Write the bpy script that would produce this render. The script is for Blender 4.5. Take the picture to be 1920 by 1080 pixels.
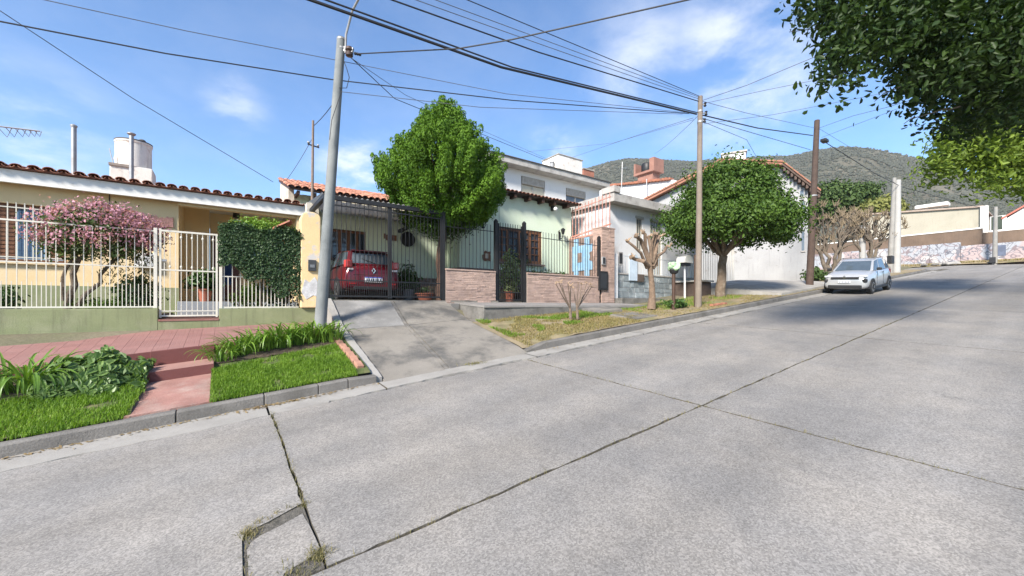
import bpy, math, random
import numpy as np
from mathutils import Vector, Matrix, noise as mnoise
R = math.radians
random.seed(7); rng = np.random.default_rng(11)
for o in list(bpy.data.objects): bpy.data.objects.remove(o)
scene = bpy.context.scene; COL = scene.collection

# ---------------------------------------------------------------- camera
# X runs uphill along the street, Y from the street towards the houses, the eye is at (0, 0, 1.75)
EYE = 1.75; FPX = 760.0; CU, CV = 960.0, 572.0
TH = math.atan2(1070, 760); CT, ST = math.cos(TH), math.sin(TH)
cam_d = bpy.data.cameras.new('camera'); cam = bpy.data.objects.new('camera', cam_d); COL.objects.link(cam)
cam_d.sensor_width = 36.0; cam_d.lens = 36.0*FPX/1920.0; cam_d.shift_y = (CV-540.0)/1920.0
cam_d.clip_start = 0.05; cam_d.clip_end = 6000.0
cam.location = (0, 0, EYE); cam.rotation_euler = (R(90), 0, TH - R(90))
scene.camera = cam

# ---------------------------------------------------------------- light
SUN = Vector((-0.72, -0.37, 0.59)).normalized()
world = bpy.data.worlds.new('World'); scene.world = world; world.use_nodes = True
def world_nodes():
    nt = world.node_tree; N = nt.nodes; L = nt.links
    for n in list(N): N.remove(n)
    out = N.new('ShaderNodeOutputWorld'); bg = N.new('ShaderNodeBackground'); bg.inputs[1].default_value = 0.11
    sky = N.new('ShaderNodeTexSky'); sky.sky_type = 'NISHITA'; sky.sun_disc = False
    sky.sun_elevation = math.asin(SUN.z); sky.sun_rotation = math.atan2(SUN.x, SUN.y)
    sky.air_density = 1.0; sky.dust_density = 0.6; sky.ozone_density = 2.0; sky.altitude = 700
    tc = N.new('ShaderNodeTexCoord')
    sep = N.new('ShaderNodeSeparateXYZ'); L.new(tc.outputs['Generated'], sep.inputs[0])
    # thin clouds on a layer overhead
    za = N.new('ShaderNodeMath'); za.operation = 'ADD'; za.inputs[1].default_value = 0.18; L.new(sep.outputs[2], za.inputs[0])
    zm = N.new('ShaderNodeMath'); zm.operation = 'MAXIMUM'; zm.inputs[1].default_value = 0.05; L.new(za.outputs[0], zm.inputs[0])
    dx = N.new('ShaderNodeMath'); dx.operation = 'DIVIDE'; L.new(sep.outputs[0], dx.inputs[0]); L.new(zm.outputs[0], dx.inputs[1])
    dy = N.new('ShaderNodeMath'); dy.operation = 'DIVIDE'; L.new(sep.outputs[1], dy.inputs[0]); L.new(zm.outputs[0], dy.inputs[1])
    cb = N.new('ShaderNodeCombineXYZ'); L.new(dx.outputs[0], cb.inputs[0]); L.new(dy.outputs[0], cb.inputs[1])
    n1 = N.new('ShaderNodeTexNoise'); n1.inputs['Scale'].default_value = 2.3; n1.inputs['Detail'].default_value = 9; n1.inputs['Roughness'].default_value = 0.62; n1.inputs['Distortion'].default_value = 0.2
    L.new(cb.outputs[0], n1.inputs['Vector'])
    # where the cloud banks stand: (direction, angular size, strength)
    banks = [((0.80, 0.38, 0.46), 0.15, 0.85), ((0.70, 0.52, 0.50), 0.11, 0.6), ((0.62, 0.70, 0.34), 0.07, 0.7),
             ((0.235, 0.93, 0.29), 0.085, 1.0), ((0.02, 0.92, 0.38), 0.05, 0.5), ((-0.25, 0.93, 0.26), 0.10, 0.5),
             ((-0.6, -0.5, 0.62), 0.28, 0.8), ((0.3, -0.8, 0.5), 0.3, 0.8), ((-0.9, 0.2, 0.4), 0.2, 0.7)]
    acc = None
    for d, r, k in banks:
        d = Vector(d).normalized()
        dist = N.new('ShaderNodeVectorMath'); dist.operation = 'DISTANCE'; dist.inputs[1].default_value = d
        L.new(tc.outputs['Generated'], dist.inputs[0])
        mr = N.new('ShaderNodeMapRange'); mr.interpolation_type = 'SMOOTHSTEP'
        mr.inputs[1].default_value = 0.0; mr.inputs[2].default_value = r*1.5; mr.inputs[3].default_value = k; mr.inputs[4].default_value = 0.0
        L.new(dist.outputs['Value'], mr.inputs[0])
        if acc is None: acc = mr.outputs[0]
        else:
            m = N.new('ShaderNodeMath'); m.operation = 'MAXIMUM'; L.new(acc, m.inputs[0]); L.new(mr.outputs[0], m.inputs[1]); acc = m.outputs[0]
    r1 = N.new('ShaderNodeMapRange'); r1.interpolation_type = 'SMOOTHSTEP'; r1.inputs[1].default_value = 0.36; r1.inputs[2].default_value = 0.72
    L.new(n1.outputs[0], r1.inputs[0])
    mm = N.new('ShaderNodeMath'); mm.operation = 'MULTIPLY'; L.new(acc, mm.inputs[0]); L.new(r1.outputs[0], mm.inputs[1])
    veil = N.new('ShaderNodeMapRange'); veil.inputs[1].default_value = 0.45; veil.inputs[2].default_value = 0.8; veil.inputs[4].default_value = 0.10
    L.new(n1.outputs[0], veil.inputs[0])
    ad = N.new('ShaderNodeMath'); ad.operation = 'ADD'; ad.use_clamp = True; L.new(mm.outputs[0], ad.inputs[0]); L.new(veil.outputs[0], ad.inputs[1])
    mix = N.new('ShaderNodeMix'); mix.data_type = 'RGBA'; mix.inputs[7].default_value = (4.7, 4.75, 4.9, 1)
    tn = N.new('ShaderNodeMix'); tn.data_type = 'RGBA'; tn.blend_type = 'MULTIPLY'; tn.inputs[0].default_value = 1.0; tn.inputs[7].default_value = (0.65, 0.80, 0.93, 1); L.new(sky.outputs[0], tn.inputs[6])
    L.new(ad.outputs[0], mix.inputs[0]); L.new(tn.outputs[2], mix.inputs[6])
    L.new(mix.outputs[2], bg.inputs[0]); L.new(bg.outputs[0], out.inputs[0])
world_nodes()
sun_d = bpy.data.lights.new('sun', 'SUN'); sun = bpy.data.objects.new('sun', sun_d); COL.objects.link(sun)
sun_d.energy = 3.8; sun_d.angle = R(11); sun_d.color = (1.0, 0.93, 0.84)
sun.rotation_euler = SUN.to_track_quat('Z', 'Y').to_euler(); sun.location = (0, 0, 40)
scene.view_settings.view_transform = 'Standard'; scene.view_settings.look = 'None'
scene.view_settings.exposure = 1.42; scene.view_settings.gamma = 1.0; scene.view_settings.use_curve_mapping = False

# ---------------------------------------------------------------- survey helpers: where a sight line meets a plane of the place
def ray(u, v):
    a = (u-CU)/FPX; b = (CV-v)/FPX
    return (CT+a*ST, ST-a*CT, b)
def atY(u, v, Y):
    r = ray(u, v); t = Y/r[1]; return Vector((r[0]*t, Y, EYE+r[2]*t))
def atX(u, v, X):
    r = ray(u, v); t = X/r[0]; return Vector((X, r[1]*t, EYE+r[2]*t))
def zr(X, Y): return 0.0922*X + 0.05*Y
def atR(u, v):
    r = ray(u, v); t = -EYE/(r[2]-0.0922*r[0]-0.05*r[1]); return Vector((r[0]*t, r[1]*t, EYE+r[2]*t))
def atD(u, v, t):
    r = ray(u, v); return Vector((r[0]*t, r[1]*t, EYE+r[2]*t))
def lerp(a, b, t): return a+(b-a)*t
def ss(a, b, x):
    t = min(1, max(0, (x-a)/(b-a))); return t*t*(3-2*t)
def interp(x, xs, ys):
    return float(np.interp(x, xs, ys))

# ---------------------------------------------------------------- scene objects
ORG = {}
def tag(o, label=None, cat=None, group=None, kind=None):
    if label: o['label'] = label
    if cat: o['category'] = cat
    if group: o['group'] = group
    if kind: o['kind'] = kind
    return o
def thing(name, label, cat, loc=(0, 0, 0), group=None, local=False, rot=None):
    o = bpy.data.objects.new(name, None); COL.objects.link(o); o.location = loc; o.empty_display_size = 0.2
    ORG[o.name] = Vector((0, 0, 0)) if local else Vector(loc)
    if rot: o.rotation_euler = rot
    return tag(o, label, cat, group)
def link_mesh(name, me, parent, centre):
    o = bpy.data.objects.new(name, me); COL.objects.link(o)
    ORG[o.name] = Vector(centre)
    if parent is not None:
        o.parent = parent; o.location = Vector(centre) - ORG[parent.name]
    else: o.location = centre
    return o
def inst(src, centre, parent=None, rot=None, scale=None, name=None):
    """another copy of one mesh object (shares the mesh data)"""
    o = src.copy(); o.name = name or src.name; COL.objects.link(o); ORG[o.name] = Vector(centre)
    o.parent = parent; o.location = Vector(centre) - (ORG[parent.name] if parent else Vector((0, 0, 0)))
    o.rotation_euler = rot or (0, 0, 0)
    if scale: o.scale = scale
    return o
def copy_tree(o, parent=None):
    c = o.copy(); COL.objects.link(c); c.parent = parent
    ORG[c.name] = ORG[o.name].copy()
    for ch in list(o.children): copy_tree(ch, c)
    return c

class MB:
    """collects faces of one part, then links them as one mesh object"""
    def __init__(s): s.v = []; s.f = []
    def add(s, vs, fs):
        n = len(s.v); s.v += [tuple(p) for p in vs]; s.f += [tuple(i+n for i in f) for f in fs]; return s
    def box(s, x0, x1, y0, y1, z0, z1):
        return s.add([(x0,y0,z0),(x1,y0,z0),(x1,y1,z0),(x0,y1,z0),(x0,y0,z1),(x1,y0,z1),(x1,y1,z1),(x0,y1,z1)],
                     [(0,3,2,1),(4,5,6,7),(0,1,5,4),(1,2,6,5),(2,3,7,6),(3,0,4,7)])
    def hexa(s, p):   # 8 corners: bottom ring then top ring
        return s.add(p, [(0,3,2,1),(4,5,6,7),(0,1,5,4),(1,2,6,5),(2,3,7,6),(3,0,4,7)])
    def bar(s, a, b, w, d=None, up=(0,0,1)):
        a = Vector(a); b = Vector(b); d = d or w
        t = (b-a).normalized(); u = Vector(up)
        if abs(t.dot(u)) > 0.95: u = Vector((0,1,0))
        n = t.cross(u).normalized(); m = n.cross(t)
        q = [n*(-w/2)+m*(-d/2), n*(w/2)+m*(-d/2), n*(w/2)+m*(d/2), n*(-w/2)+m*(d/2)]
        vs = [a+k for k in q]+[b+k for k in q]
        return s.add(vs, [(0,1,2,3),(7,6,5,4),(0,4,5,1),(1,5,6,2),(2,6,7,3),(3,7,4,0)])
    def tube(s, path, rad, n=8, cap=True):
        path = [Vector(p) for p in path]; k = len(path)
        if not hasattr(rad, '__len__'): rad = [rad]*k
        rings = []; pu = None
        for i, p in enumerate(path):
            t = (path[min(i+1, k-1)]-path[max(i-1, 0)])
            t = t.normalized() if t.length > 1e-9 else Vector((0,0,1))
            u = pu if pu is not None else (Vector((1,0,0)) if abs(t.x) < 0.9 else Vector((0,1,0)))
            u = (u - t*u.dot(t))
            u = u.normalized() if u.length > 1e-6 else t.orthogonal().normalized()
            pu = u; w = t.cross(u)
            rings.append([p+(u*math.cos(2*math.pi*j/n)+w*math.sin(2*math.pi*j/n))*rad[i] for j in range(n)])
        vs = [q for r in rings for q in r]; fs = []
        for i in range(k-1):
            for j in range(n):
                a = i*n+j; b = i*n+(j+1) % n; fs.append((a, b, b+n, a+n))
        if cap: fs.append(tuple(range(n-1, -1, -1))); fs.append(tuple((k-1)*n+j for j in range(n)))
        return s.add(vs, fs)
    def lathe(s, prof, c=(0,0,0), n=20, sx=1, sy=1):
        vs = []; fs = []; k = len(prof)
        for r, z in prof:
            for j in range(n):
                a = 2*math.pi*j/n; vs.append((c[0]+r*math.cos(a)*sx, c[1]+r*math.sin(a)*sy, c[2]+z))
        for i in range(k-1):
            for j in range(n):
                a = i*n+j; b = i*n+(j+1) % n; fs.append((a, b, b+n, a+n))
        fs.append(tuple(range(n-1, -1, -1))); fs.append(tuple((k-1)*n+j for j in range(n)))
        return s.add(vs, fs)
    def prism(s, poly, y0, y1, axis='y'):
        """polygon in the plane across `axis`, pulled from y0 to y1"""
        n = len(poly)
        def P(p, y): return (p[0], y, p[1]) if axis == 'y' else ((y, p[0], p[1]) if axis == 'x' else (p[0], p[1], y))
        vs = [P(p, y0) for p in poly]+[P(p, y1) for p in poly]
        fs = [tuple(range(n)), tuple(range(2*n-1, n-1, -1))]
        for i in range(n):
            j = (i+1) % n; fs.append((i, i+n, j+n, j))
        return s.add(vs, fs)
    def ball(s, c, r, n=8, m=6, jit=0.0):
        if not hasattr(r, '__len__'): r = (r, r, r)
        vs = [(c[0], c[1], c[2]-r[2])]; fs = []
        for i in range(1, m):
            ph = -math.pi/2+math.pi*i/m
            for j in range(n):
                a = 2*math.pi*j/n; q = 1+random.uniform(-jit, jit)
                vs.append((c[0]+r[0]*q*math.cos(ph)*math.cos(a), c[1]+r[1]*q*math.cos(ph)*math.sin(a), c[2]+r[2]*q*math.sin(ph)))
        vs.append((c[0], c[1], c[2]+r[2]))
        for j in range(n):
            fs.append((0, 1+(j+1) % n, 1+j)); e = len(vs)-1; b = 1+(m-2)*n
            fs.append((e, b+j, b+(j+1) % n))
        for i in range(m-2):
            for j in range(n):
                a = 1+i*n+j; b = 1+i*n+(j+1) % n; fs.append((a, b, b+n, a+n))
        return s.add(vs, fs)
    def build(s, name, mat, parent=None, smooth=False, bevel=0.0, label=None, kind=None):
        V = np.array(s.v, dtype=float); lo = V.min(0); hi = V.max(0)
        c = Vector(((lo[0]+hi[0])/2, (lo[1]+hi[1])/2, lo[2]))
        me = bpy.data.meshes.new(name); me.from_pydata([tuple(p) for p in (V-np.array(c))], [], s.f); me.update()
        me.materials.append(mat)
        o = link_mesh(name, me, parent, c)
        import bmesh
        bm = bmesh.new(); bm.from_mesh(me); bmesh.ops.recalc_face_normals(bm, faces=bm.faces)
        if bevel > 0:
            bmesh.ops.bevel(bm, geom=[e for e in bm.edges if len(e.link_faces) == 2 and e.calc_face_angle(0) > 0.6], offset=bevel, segments=2, profile=0.6, affect='EDGES', clamp_overlap=True)
        bm.to_mesh(me); bm.free()
        if smooth:
            me.polygons.foreach_set('use_smooth', [True]*len(me.polygons))
            try: me.set_sharp_from_angle(angle=R(40))
            except Exception: pass
        if label: o['label'] = label
        if kind: o['kind'] = kind
        return o
def raw_mesh(name, V, faces, mat, parent=None, kind=None, smooth=False, centre=None):
    """fast mesh from arrays; faces is an (n, k) array"""
    V = np.asarray(V, dtype=np.float32); faces = np.asarray(faces, dtype=np.int32)
    lo = V.min(0); hi = V.max(0)
    c = Vector(((float(lo[0])+float(hi[0]))/2, (float(lo[1])+float(hi[1]))/2, float(lo[2]))) if centre is None else Vector(centre)
    me = bpy.data.meshes.new(name)
    V = V - np.array(c, dtype=np.float32)
    k = faces.shape[1]; n = faces.shape[0]
    me.vertices.add(len(V)); me.vertices.foreach_set('co', V.ravel())
    me.loops.add(n*k); me.loops.foreach_set('vertex_index', faces.ravel())
    me.polygons.add(n); me.polygons.foreach_set('loop_start', np.arange(0, n*k, k, dtype=np.int32))
    try: me.polygons.foreach_set('loop_total', np.full(n, k, dtype=np.int32))
    except Exception: pass
    if smooth: me.polygons.foreach_set('use_smooth', np.ones(n, dtype=bool))
    me.update(calc_edges=True); me.validate()
    me.materials.append(mat)
    o = link_mesh(name, me, parent, c)
    if kind: o['kind'] = kind
    return o
def structure(o): o['kind'] = 'structure'; return o

# ---------------------------------------------------------------- materials
MATS = {}
def pm(name, col, rough=0.8, var=0.18, scale=3.0, fine=0.10, fscale=60.0, bump=0.0, bscale=80.0, tint=None, tscale=1.2, tlo=0.5, thi=0.7,
       metal=0.0, spec=0.4, streak=None, coat=0.0, island=0.0, streaklo=0.55, streakhi=0.8):
    """painted or mineral surface: base colour broken up by two noises, an optional second colour in patches, vertical streaks, relief"""
    if name in MATS: return MATS[name]
    m = bpy.data.materials.new(name); m.use_nodes = True; nt = m.node_tree; N = nt.nodes; L = nt.links
    b = N['Principled BSDF']; b.inputs['Roughness'].default_value = rough; b.inputs['Metallic'].default_value = metal
    b.inputs['Specular IOR Level'].default_value = spec
    if coat: b.inputs['Coat Weight'].default_value = coat; b.inputs['Coat Roughness'].default_value = 0.05
    geo = N.new('ShaderNodeNewGeometry')
    def noise(sc, det=4, ro=0.6, vec=None):
        n = N.new('ShaderNodeTexNoise'); n.inputs['Scale'].default_value = sc; n.inputs['Detail'].default_value = det; n.inputs['Roughness'].default_value = ro
        L.new(vec or geo.outputs['Position'], n.inputs['Vector']); return n.outputs[0]
    def rngm(src, lo, hi, a, c):
        r = N.new('ShaderNodeMapRange'); r.inputs[1].default_value = lo; r.inputs[2].default_value = hi; r.inputs[3].default_value = a; r.inputs[4].default_value = c
        L.new(src, r.inputs[0]); return r.outputs[0]
    def mixc(f, a, c, mode='MIX'):
        x = N.new('ShaderNodeMix'); x.data_type = 'RGBA'; x.blend_type = mode
        for i, q in ((0, f), (6, a), (7, c)):
            if hasattr(q, 'is_linked'): L.new(q, x.inputs[i])
            elif i == 0: x.inputs[0].default_value = q
            else: x.inputs[i].default_value = (q[0], q[1], q[2], 1)
        return x.outputs[2]
    cur = col
    if tint: cur = mixc(rngm(noise(tscale, 6, 0.65), tlo, thi, 0, 1), col, tint)
    if streak:
        mp = N.new('ShaderNodeMapping'); mp.inputs['Scale'].default_value = (6, 6, 0.45); L.new(geo.outputs['Position'], mp.inputs[0])
        cur = mixc(rngm(noise(1.6, 6, 0.7, mp.outputs[0]), streaklo, streakhi, 0, 0.8), cur, streak)
    f1 = rngm(noise(scale, 5), 0.25, 0.75, 1-var, 1+var)
    f2 = rngm(noise(fscale, 3, 0.7), 0.25, 0.75, 1-fine, 1+fine)
    mu = N.new('ShaderNodeMath'); mu.operation = 'MULTIPLY'; L.new(f1, mu.inputs[0]); L.new(f2, mu.inputs[1]); fac = mu.outputs[0]
    if island:
        mi = N.new('ShaderNodeMath'); mi.operation = 'MULTIPLY'; L.new(fac, mi.inputs[0])
        L.new(rngm(geo.outputs['Random Per Island'], 0, 1, 1-island, 1+island), mi.inputs[1]); fac = mi.outputs[0]
    vm = N.new('ShaderNodeVectorMath'); vm.operation = 'SCALE'; L.new(fac, vm.inputs['Scale'])
    if hasattr(cur, 'is_linked'): L.new(cur, vm.inputs[0])
    else: vm.inputs[0].default_value = cur[:3]
    L.new(vm.outputs[0], b.inputs['Base Color'])
    if bump:
        bp = N.new('ShaderNodeBump'); bp.inputs['Strength'].default_value = bump; bp.inputs['Distance'].default_value = 0.02
        L.new(noise(bscale, 5, 0.65), bp.inputs['Height']); L.new(bp.outputs[0], b.inputs['Normal'])
    MATS[name] = m; return m
def leafmat(name, c1, c2, rough=0.45, trans=0.3, spec=0.4, c3=None):
    m = bpy.data.materials.new(name); m.use_nodes = True; nt = m.node_tree; N = nt.nodes; L = nt.links
    b = N['Principled BSDF']; b.inputs['Roughness'].default_value = rough; b.inputs['Specular IOR Level'].default_value = spec
    geo = N.new('ShaderNodeNewGeometry'); oi = N.new('ShaderNodeObjectInfo')
    ad = N.new('ShaderNodeMath'); ad.operation = 'ADD'; L.new(geo.outputs['Random Per Island'], ad.inputs[0]); L.new(oi.outputs['Random'], ad.inputs[1])
    fr = N.new('ShaderNodeMath'); fr.operation = 'FRACT'; L.new(ad.outputs[0], fr.inputs[0])
    ramp = N.new('ShaderNodeValToRGB'); e = ramp.color_ramp.elements
    e[0].color = (*c1, 1); e[1].color = (*c2, 1)
    if c3: q = e.new(0.93); q.color = (*c2, 1); e[len(e)-1].color = (*c3, 1)
    nz = N.new('ShaderNodeTexNoise'); nz.inputs['Scale'].default_value = 2.6; nz.inputs['Detail'].default_value = 2; L.new(geo.outputs['Position'], nz.inputs['Vector'])
    nr = N.new('ShaderNodeMapRange'); nr.inputs[1].default_value = 0.3; nr.inputs[2].default_value = 0.7; L.new(nz.outputs[0], nr.inputs[0])
    av = N.new('ShaderNodeMix'); av.data_type = 'FLOAT'; av.inputs[0].default_value = 0.42; L.new(fr.outputs[0], av.inputs[2]); L.new(nr.outputs[0], av.inputs[3])
    L.new(av.outputs[0], ramp.inputs[0]); L.new(ramp.outputs[0], b.inputs['Base Color'])
    tr = N.new('ShaderNodeBsdfTranslucent')
    vs = N.new('ShaderNodeVectorMath'); vs.operation = 'MULTIPLY'; vs.inputs[1].default_value = (1.25, 1.35, 0.6); L.new(ramp.outputs[0], vs.inputs[0]); L.new(vs.outputs[0], tr.inputs[0])
    mx = N.new('ShaderNodeMixShader'); mx.inputs[0].default_value = trans
    L.new(b.outputs[0], mx.inputs[1]); L.new(tr.outputs[0], mx.inputs[2]); L.new(mx.outputs[0], N['Material Output'].inputs[0])
    MATS[name] = m; return m
def glassmat(name, col=(0.03, 0.035, 0.04), rough=0.05, spec=0.8):
    return pm(name, col, rough, 0.3, 1.5, 0.0, 10, spec=spec)
def mixmat(name, build):
    m = bpy.data.materials.new(name); m.use_nodes = True; build(m.node_tree, m.node_tree.nodes, m.node_tree.links); MATS[name] = m; return m

concrete_road = None
def _road(nt, N, L):
    b = N['Principled BSDF']; b.inputs['Roughness'].default_value = 0.85; b.inputs['Specular IOR Level'].default_value = 0.25
    geo = N.new('ShaderNodeNewGeometry'); P = geo.outputs['Position']
    def noise(sc, det=4, ro=0.6, v=P):
        n = N.new('ShaderNodeTexNoise'); n.inputs['Scale'].default_value = sc; n.inputs['Detail'].default_value = det; n.inputs['Roughness'].default_value = ro; L.new(v, n.inputs['Vector']); return n.outputs[0]
    def mr(s, lo, hi, a, c):
        r = N.new('ShaderNodeMapRange'); r.inputs[1].default_value = lo; r.inputs[2].default_value = hi; r.inputs[3].default_value = a; r.inputs[4].default_value = c; L.new(s, r.inputs[0]); return r.outputs[0]
    def mul(a, c):
        m = N.new('ShaderNodeMath'); m.operation = 'MULTIPLY'; L.new(a, m.inputs[0]); L.new(c, m.inputs[1]); return m.outputs[0]
    vo = N.new('ShaderNodeTexVoronoi'); vo.inputs['Scale'].default_value = 95; L.new(P, vo.inputs['Vector'])
    sx = N.new('ShaderNodeSeparateColor'); L.new(vo.outputs['Color'], sx.inputs[0])
    peb = mr(sx.outputs[0], 0, 1, 0.72, 1.28)                       # exposed aggregate
    big = mr(noise(0.45, 6, 0.65), 0.3, 0.7, 0.89, 1.10)
    mid = mr(noise(5, 5, 0.7), 0.25, 0.75, 0.9, 1.1)
    grit = mr(noise(230, 2, 0.6), 0.3, 0.7, 0.82, 1.18)
    # traffic wear runs along the street
    mp = N.new('ShaderNodeMapping'); mp.inputs['Scale'].default_value = (0.08, 1.3, 1); L.new(P, mp.inputs[0])
    lane = mr(noise(1.0, 4, 0.5, mp.outputs[0]), 0.3, 0.7, 0.86, 1.13)
    st = N.new('ShaderNodeMapRange'); st.inputs[1].default_value = 0.63; st.inputs[2].default_value = 0.75; st.inputs[3].default_value = 1.0; st.inputs[4].default_value = 0.72
    L.new(noise(1.7, 6, 0.75), st.inputs[0])
    oi = N.new('ShaderNodeObjectInfo'); slabv = mr(oi.outputs['Random'], 0, 1, 0.93, 1.06)
    f = mul(mul(mul(mul(peb, big), mul(mid, grit)), mul(lane, st.outputs[0])), slabv)
    rp = N.new('ShaderNodeMix'); rp.data_type = 'RGBA'; rp.inputs[6].default_value = (0.203, 0.193, 0.180, 1); rp.inputs[7].default_value = (0.232, 0.214, 0.190, 1)
    L.new(mr(noise(0.9, 4), 0.35, 0.65, 0, 1), rp.inputs[0])
    vm = N.new('ShaderNodeVectorMath'); vm.operation = 'SCALE'; L.new(rp.outputs[2], vm.inputs[0]); L.new(f, vm.inputs['Scale']); L.new(vm.outputs[0], b.inputs['Base Color'])
    bp = N.new('ShaderNodeBump'); bp.inputs['Strength'].default_value = 0.35; bp.inputs['Distance'].default_value = 0.004
    L.new(sx.outputs[0], bp.inputs['Height']); L.new(bp.outputs[0], b.inputs['Normal'])
M_ROAD = mixmat('exposed_aggregate_concrete', _road)
M_GUT = pm('gutter_concrete', (0.27, 0.255, 0.23), 0.9, 0.16, 2.2, 0.14, 90, 0.25, 90, tint=(0.20, 0.185, 0.165), tscale=1.4, tlo=0.5, thi=0.68)
M_JOINT = pm('joint_dirt', (0.105, 0.094, 0.074), 0.95, 0.35, 9, 0.3, 70, 0.6, 60, tint=(0.09, 0.075, 0.05), tscale=3)
M_KERB = pm('kerb_concrete', (0.15, 0.14, 0.127), 0.92, 0.25, 2.5, 0.2, 70, 0.5, 45, tint=(0.105, 0.098, 0.086), tscale=1.7)
M_CONC = pm('driveway_concrete', (0.20, 0.182, 0.155), 0.9, 0.2, 1.6, 0.16, 75, 0.35, 60, tint=(0.095, 0.09, 0.082), tscale=1.3, tlo=0.46, thi=0.62)
M_CONCL = pm('pale_concrete', (0.30, 0.285, 0.26), 0.9, 0.2, 1.8, 0.12, 60, 0.3, 50, tint=(0.19, 0.18, 0.165), tscale=1.1)
M_CONCD = pm('old_concrete', (0.17, 0.16, 0.145), 0.93, 0.3, 2.4, 0.2, 60, 0.5, 40, tint=(0.09, 0.088, 0.078), tscale=1.9)
M_RED = pm('red_tile', (0.40, 0.175, 0.145), 0.8, 0.12, 2.5, 0.08, 70, 0.15, 60, tint=(0.36, 0.20, 0.17), tscale=1.2, island=0.05)
M_REDC = pm('red_cement', (0.225, 0.105, 0.083), 0.85, 0.22, 2.2, 0.14, 60, 0.3, 50, tint=(0.25, 0.155, 0.125), tscale=1.9, tlo=.45, thi=.7)
M_REDR = pm('shaded_red_riser', (0.135, 0.045, 0.04), 0.8, 0.12, 3, 0.08, 60, 0.15, 50)  # riser red, darkened to hold the shade of the upright faces
M_SOIL = pm('soil', (0.075, 0.055, 0.038), 0.97, 0.4, 8, 0.3, 50, 0.9, 30, tint=(0.11, 0.085, 0.055), tscale=3)
M_DRY = pm('dry_ground', (0.24, 0.19, 0.115), 0.97, 0.3, 3, 0.25, 60, 0.8, 40, tint=(0.15, 0.14, 0.06), tscale=0.9, tlo=0.5, thi=0.66)
M_GROUND = pm('ground_earth', (0.15, 0.13, 0.085), 0.97, 0.3, 0.4, 0.25, 20, 0.6, 20, tint=(0.08, 0.10, 0.04), tscale=0.15)
M_TURF = pm('turf_base', (0.07, 0.09, 0.025), 0.95, 0.35, 6, 0.3, 50, 0.6, 40, tint=(0.12, 0.10, 0.05), tscale=3)
# ================================================================ the setting
def zk(X): return zr(X, 6.5)+0.15
def zpf(X): return 1.05+0.0922*(X+0.5)          # front edge of the red pavement
def zpb(X): return 1.19+0.034*(X+3.06)          # its back edge at the garden wall
def zpav(X, Y): return lerp(zpf(X), zpb(X), (Y-8.6)/1.9)
def zlawn(X, Y):
    f = min(1.0, max(0.0, (Y-6.65)/1.95)); return lerp(zk(X)+0.012, zpf(X)-0.16, f**0.85)
def zdrive(X, Y):
    f = (X-2.0)/3.0
    return lerp(interp(Y, [6.45, 6.9, 9.1, 10.4, 11.2], [zr(2, 6.45)+.006, 0.64, 1.23, 1.86, 1.93]), interp(Y, [6.45, 6.9, 9.1, 10.4, 11.2], [zr(5, 6.45)+.006, 0.92, 1.40, 1.85, 1.93]), f)
def zverge(X, Y):                                # dry verge from the driveway up the street
    f = min(1.0, max(0.0, (Y-6.65)/2.1))
    rise = interp(X, [5, 7.5, 9.5, 11, 14, 17, 42], [0.42, 0.30, 0.24, 0.12, 0.06, 0.10, 0.12])
    z = zk(X)+0.01+rise*(f**0.8)
    return lerp(zdrive(5.0, Y)+.012, z, ss(5.0, 6.5, X)) if X < 6.5 else z
def lot(X): return interp(X, [-60, 1.85, 1.95, 12.3, 12.6, 18, 30, 60, 120], [1.32, 1.36, 1.78, 1.80, 1.85, 2.4, 3.45, 6.1, 10.5])

def dark_sides(o, ntop):
    """slab sides take the joint dirt colour, standing in for shade in the gap"""
    o.data.materials.append(M_JOINT)
    for i, p in enumerate(o.data.polygons):
        if i >= ntop: p.material_index = 1
    return o
def patch(name, c, zf, mat, parent=None, nx=8, ny=8, thick=0.06, jit=0.0, smooth=False, kind=None, seed=0):
    """slab with a free outline: c = four (x, y) corners, zf gives the top"""
    rd = random.Random(seed); top = []
    for j in range(ny+1):
        for i in range(nx+1):
            s, t = i/nx, j/ny
            x = (c[0][0]*(1-s)+c[1][0]*s)*(1-t)+(c[3][0]*(1-s)+c[2][0]*s)*t
            y = (c[0][1]*(1-s)+c[1][1]*s)*(1-t)+(c[3][1]*(1-s)+c[2][1]*s)*t
            if jit and (i in (0, nx) or j in (0, ny)):
                x += rd.uniform(-jit, jit); y += rd.uniform(-jit, jit)
            top.append((x, y, zf(x, y)))
    m = MB(); n = len(top); W = nx+1
    fs = [(j*W+i, j*W+i+1, (j+1)*W+i+1, (j+1)*W+i) for j in range(ny) for i in range(nx)]
    rim = [i for i in range(W)]+[j*W+nx for j in range(1, ny+1)]+[ny*W+i for i in range(nx-1, -1, -1)]+[j*W for j in range(ny-1, 0, -1)]
    vs = top+[(top[i][0], top[i][1], top[i][2]-thick) for i in rim]
    for k in range(len(rim)):
        k2 = (k+1) % len(rim); fs.append((rim[k], n+k, n+k2, rim[k2]))
    m.add(vs, fs)
    o = m.build(name, mat, parent, smooth=smooth, kind=kind)
    return dark_sides(o, nx*ny) if mat is M_ROAD else o

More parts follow.
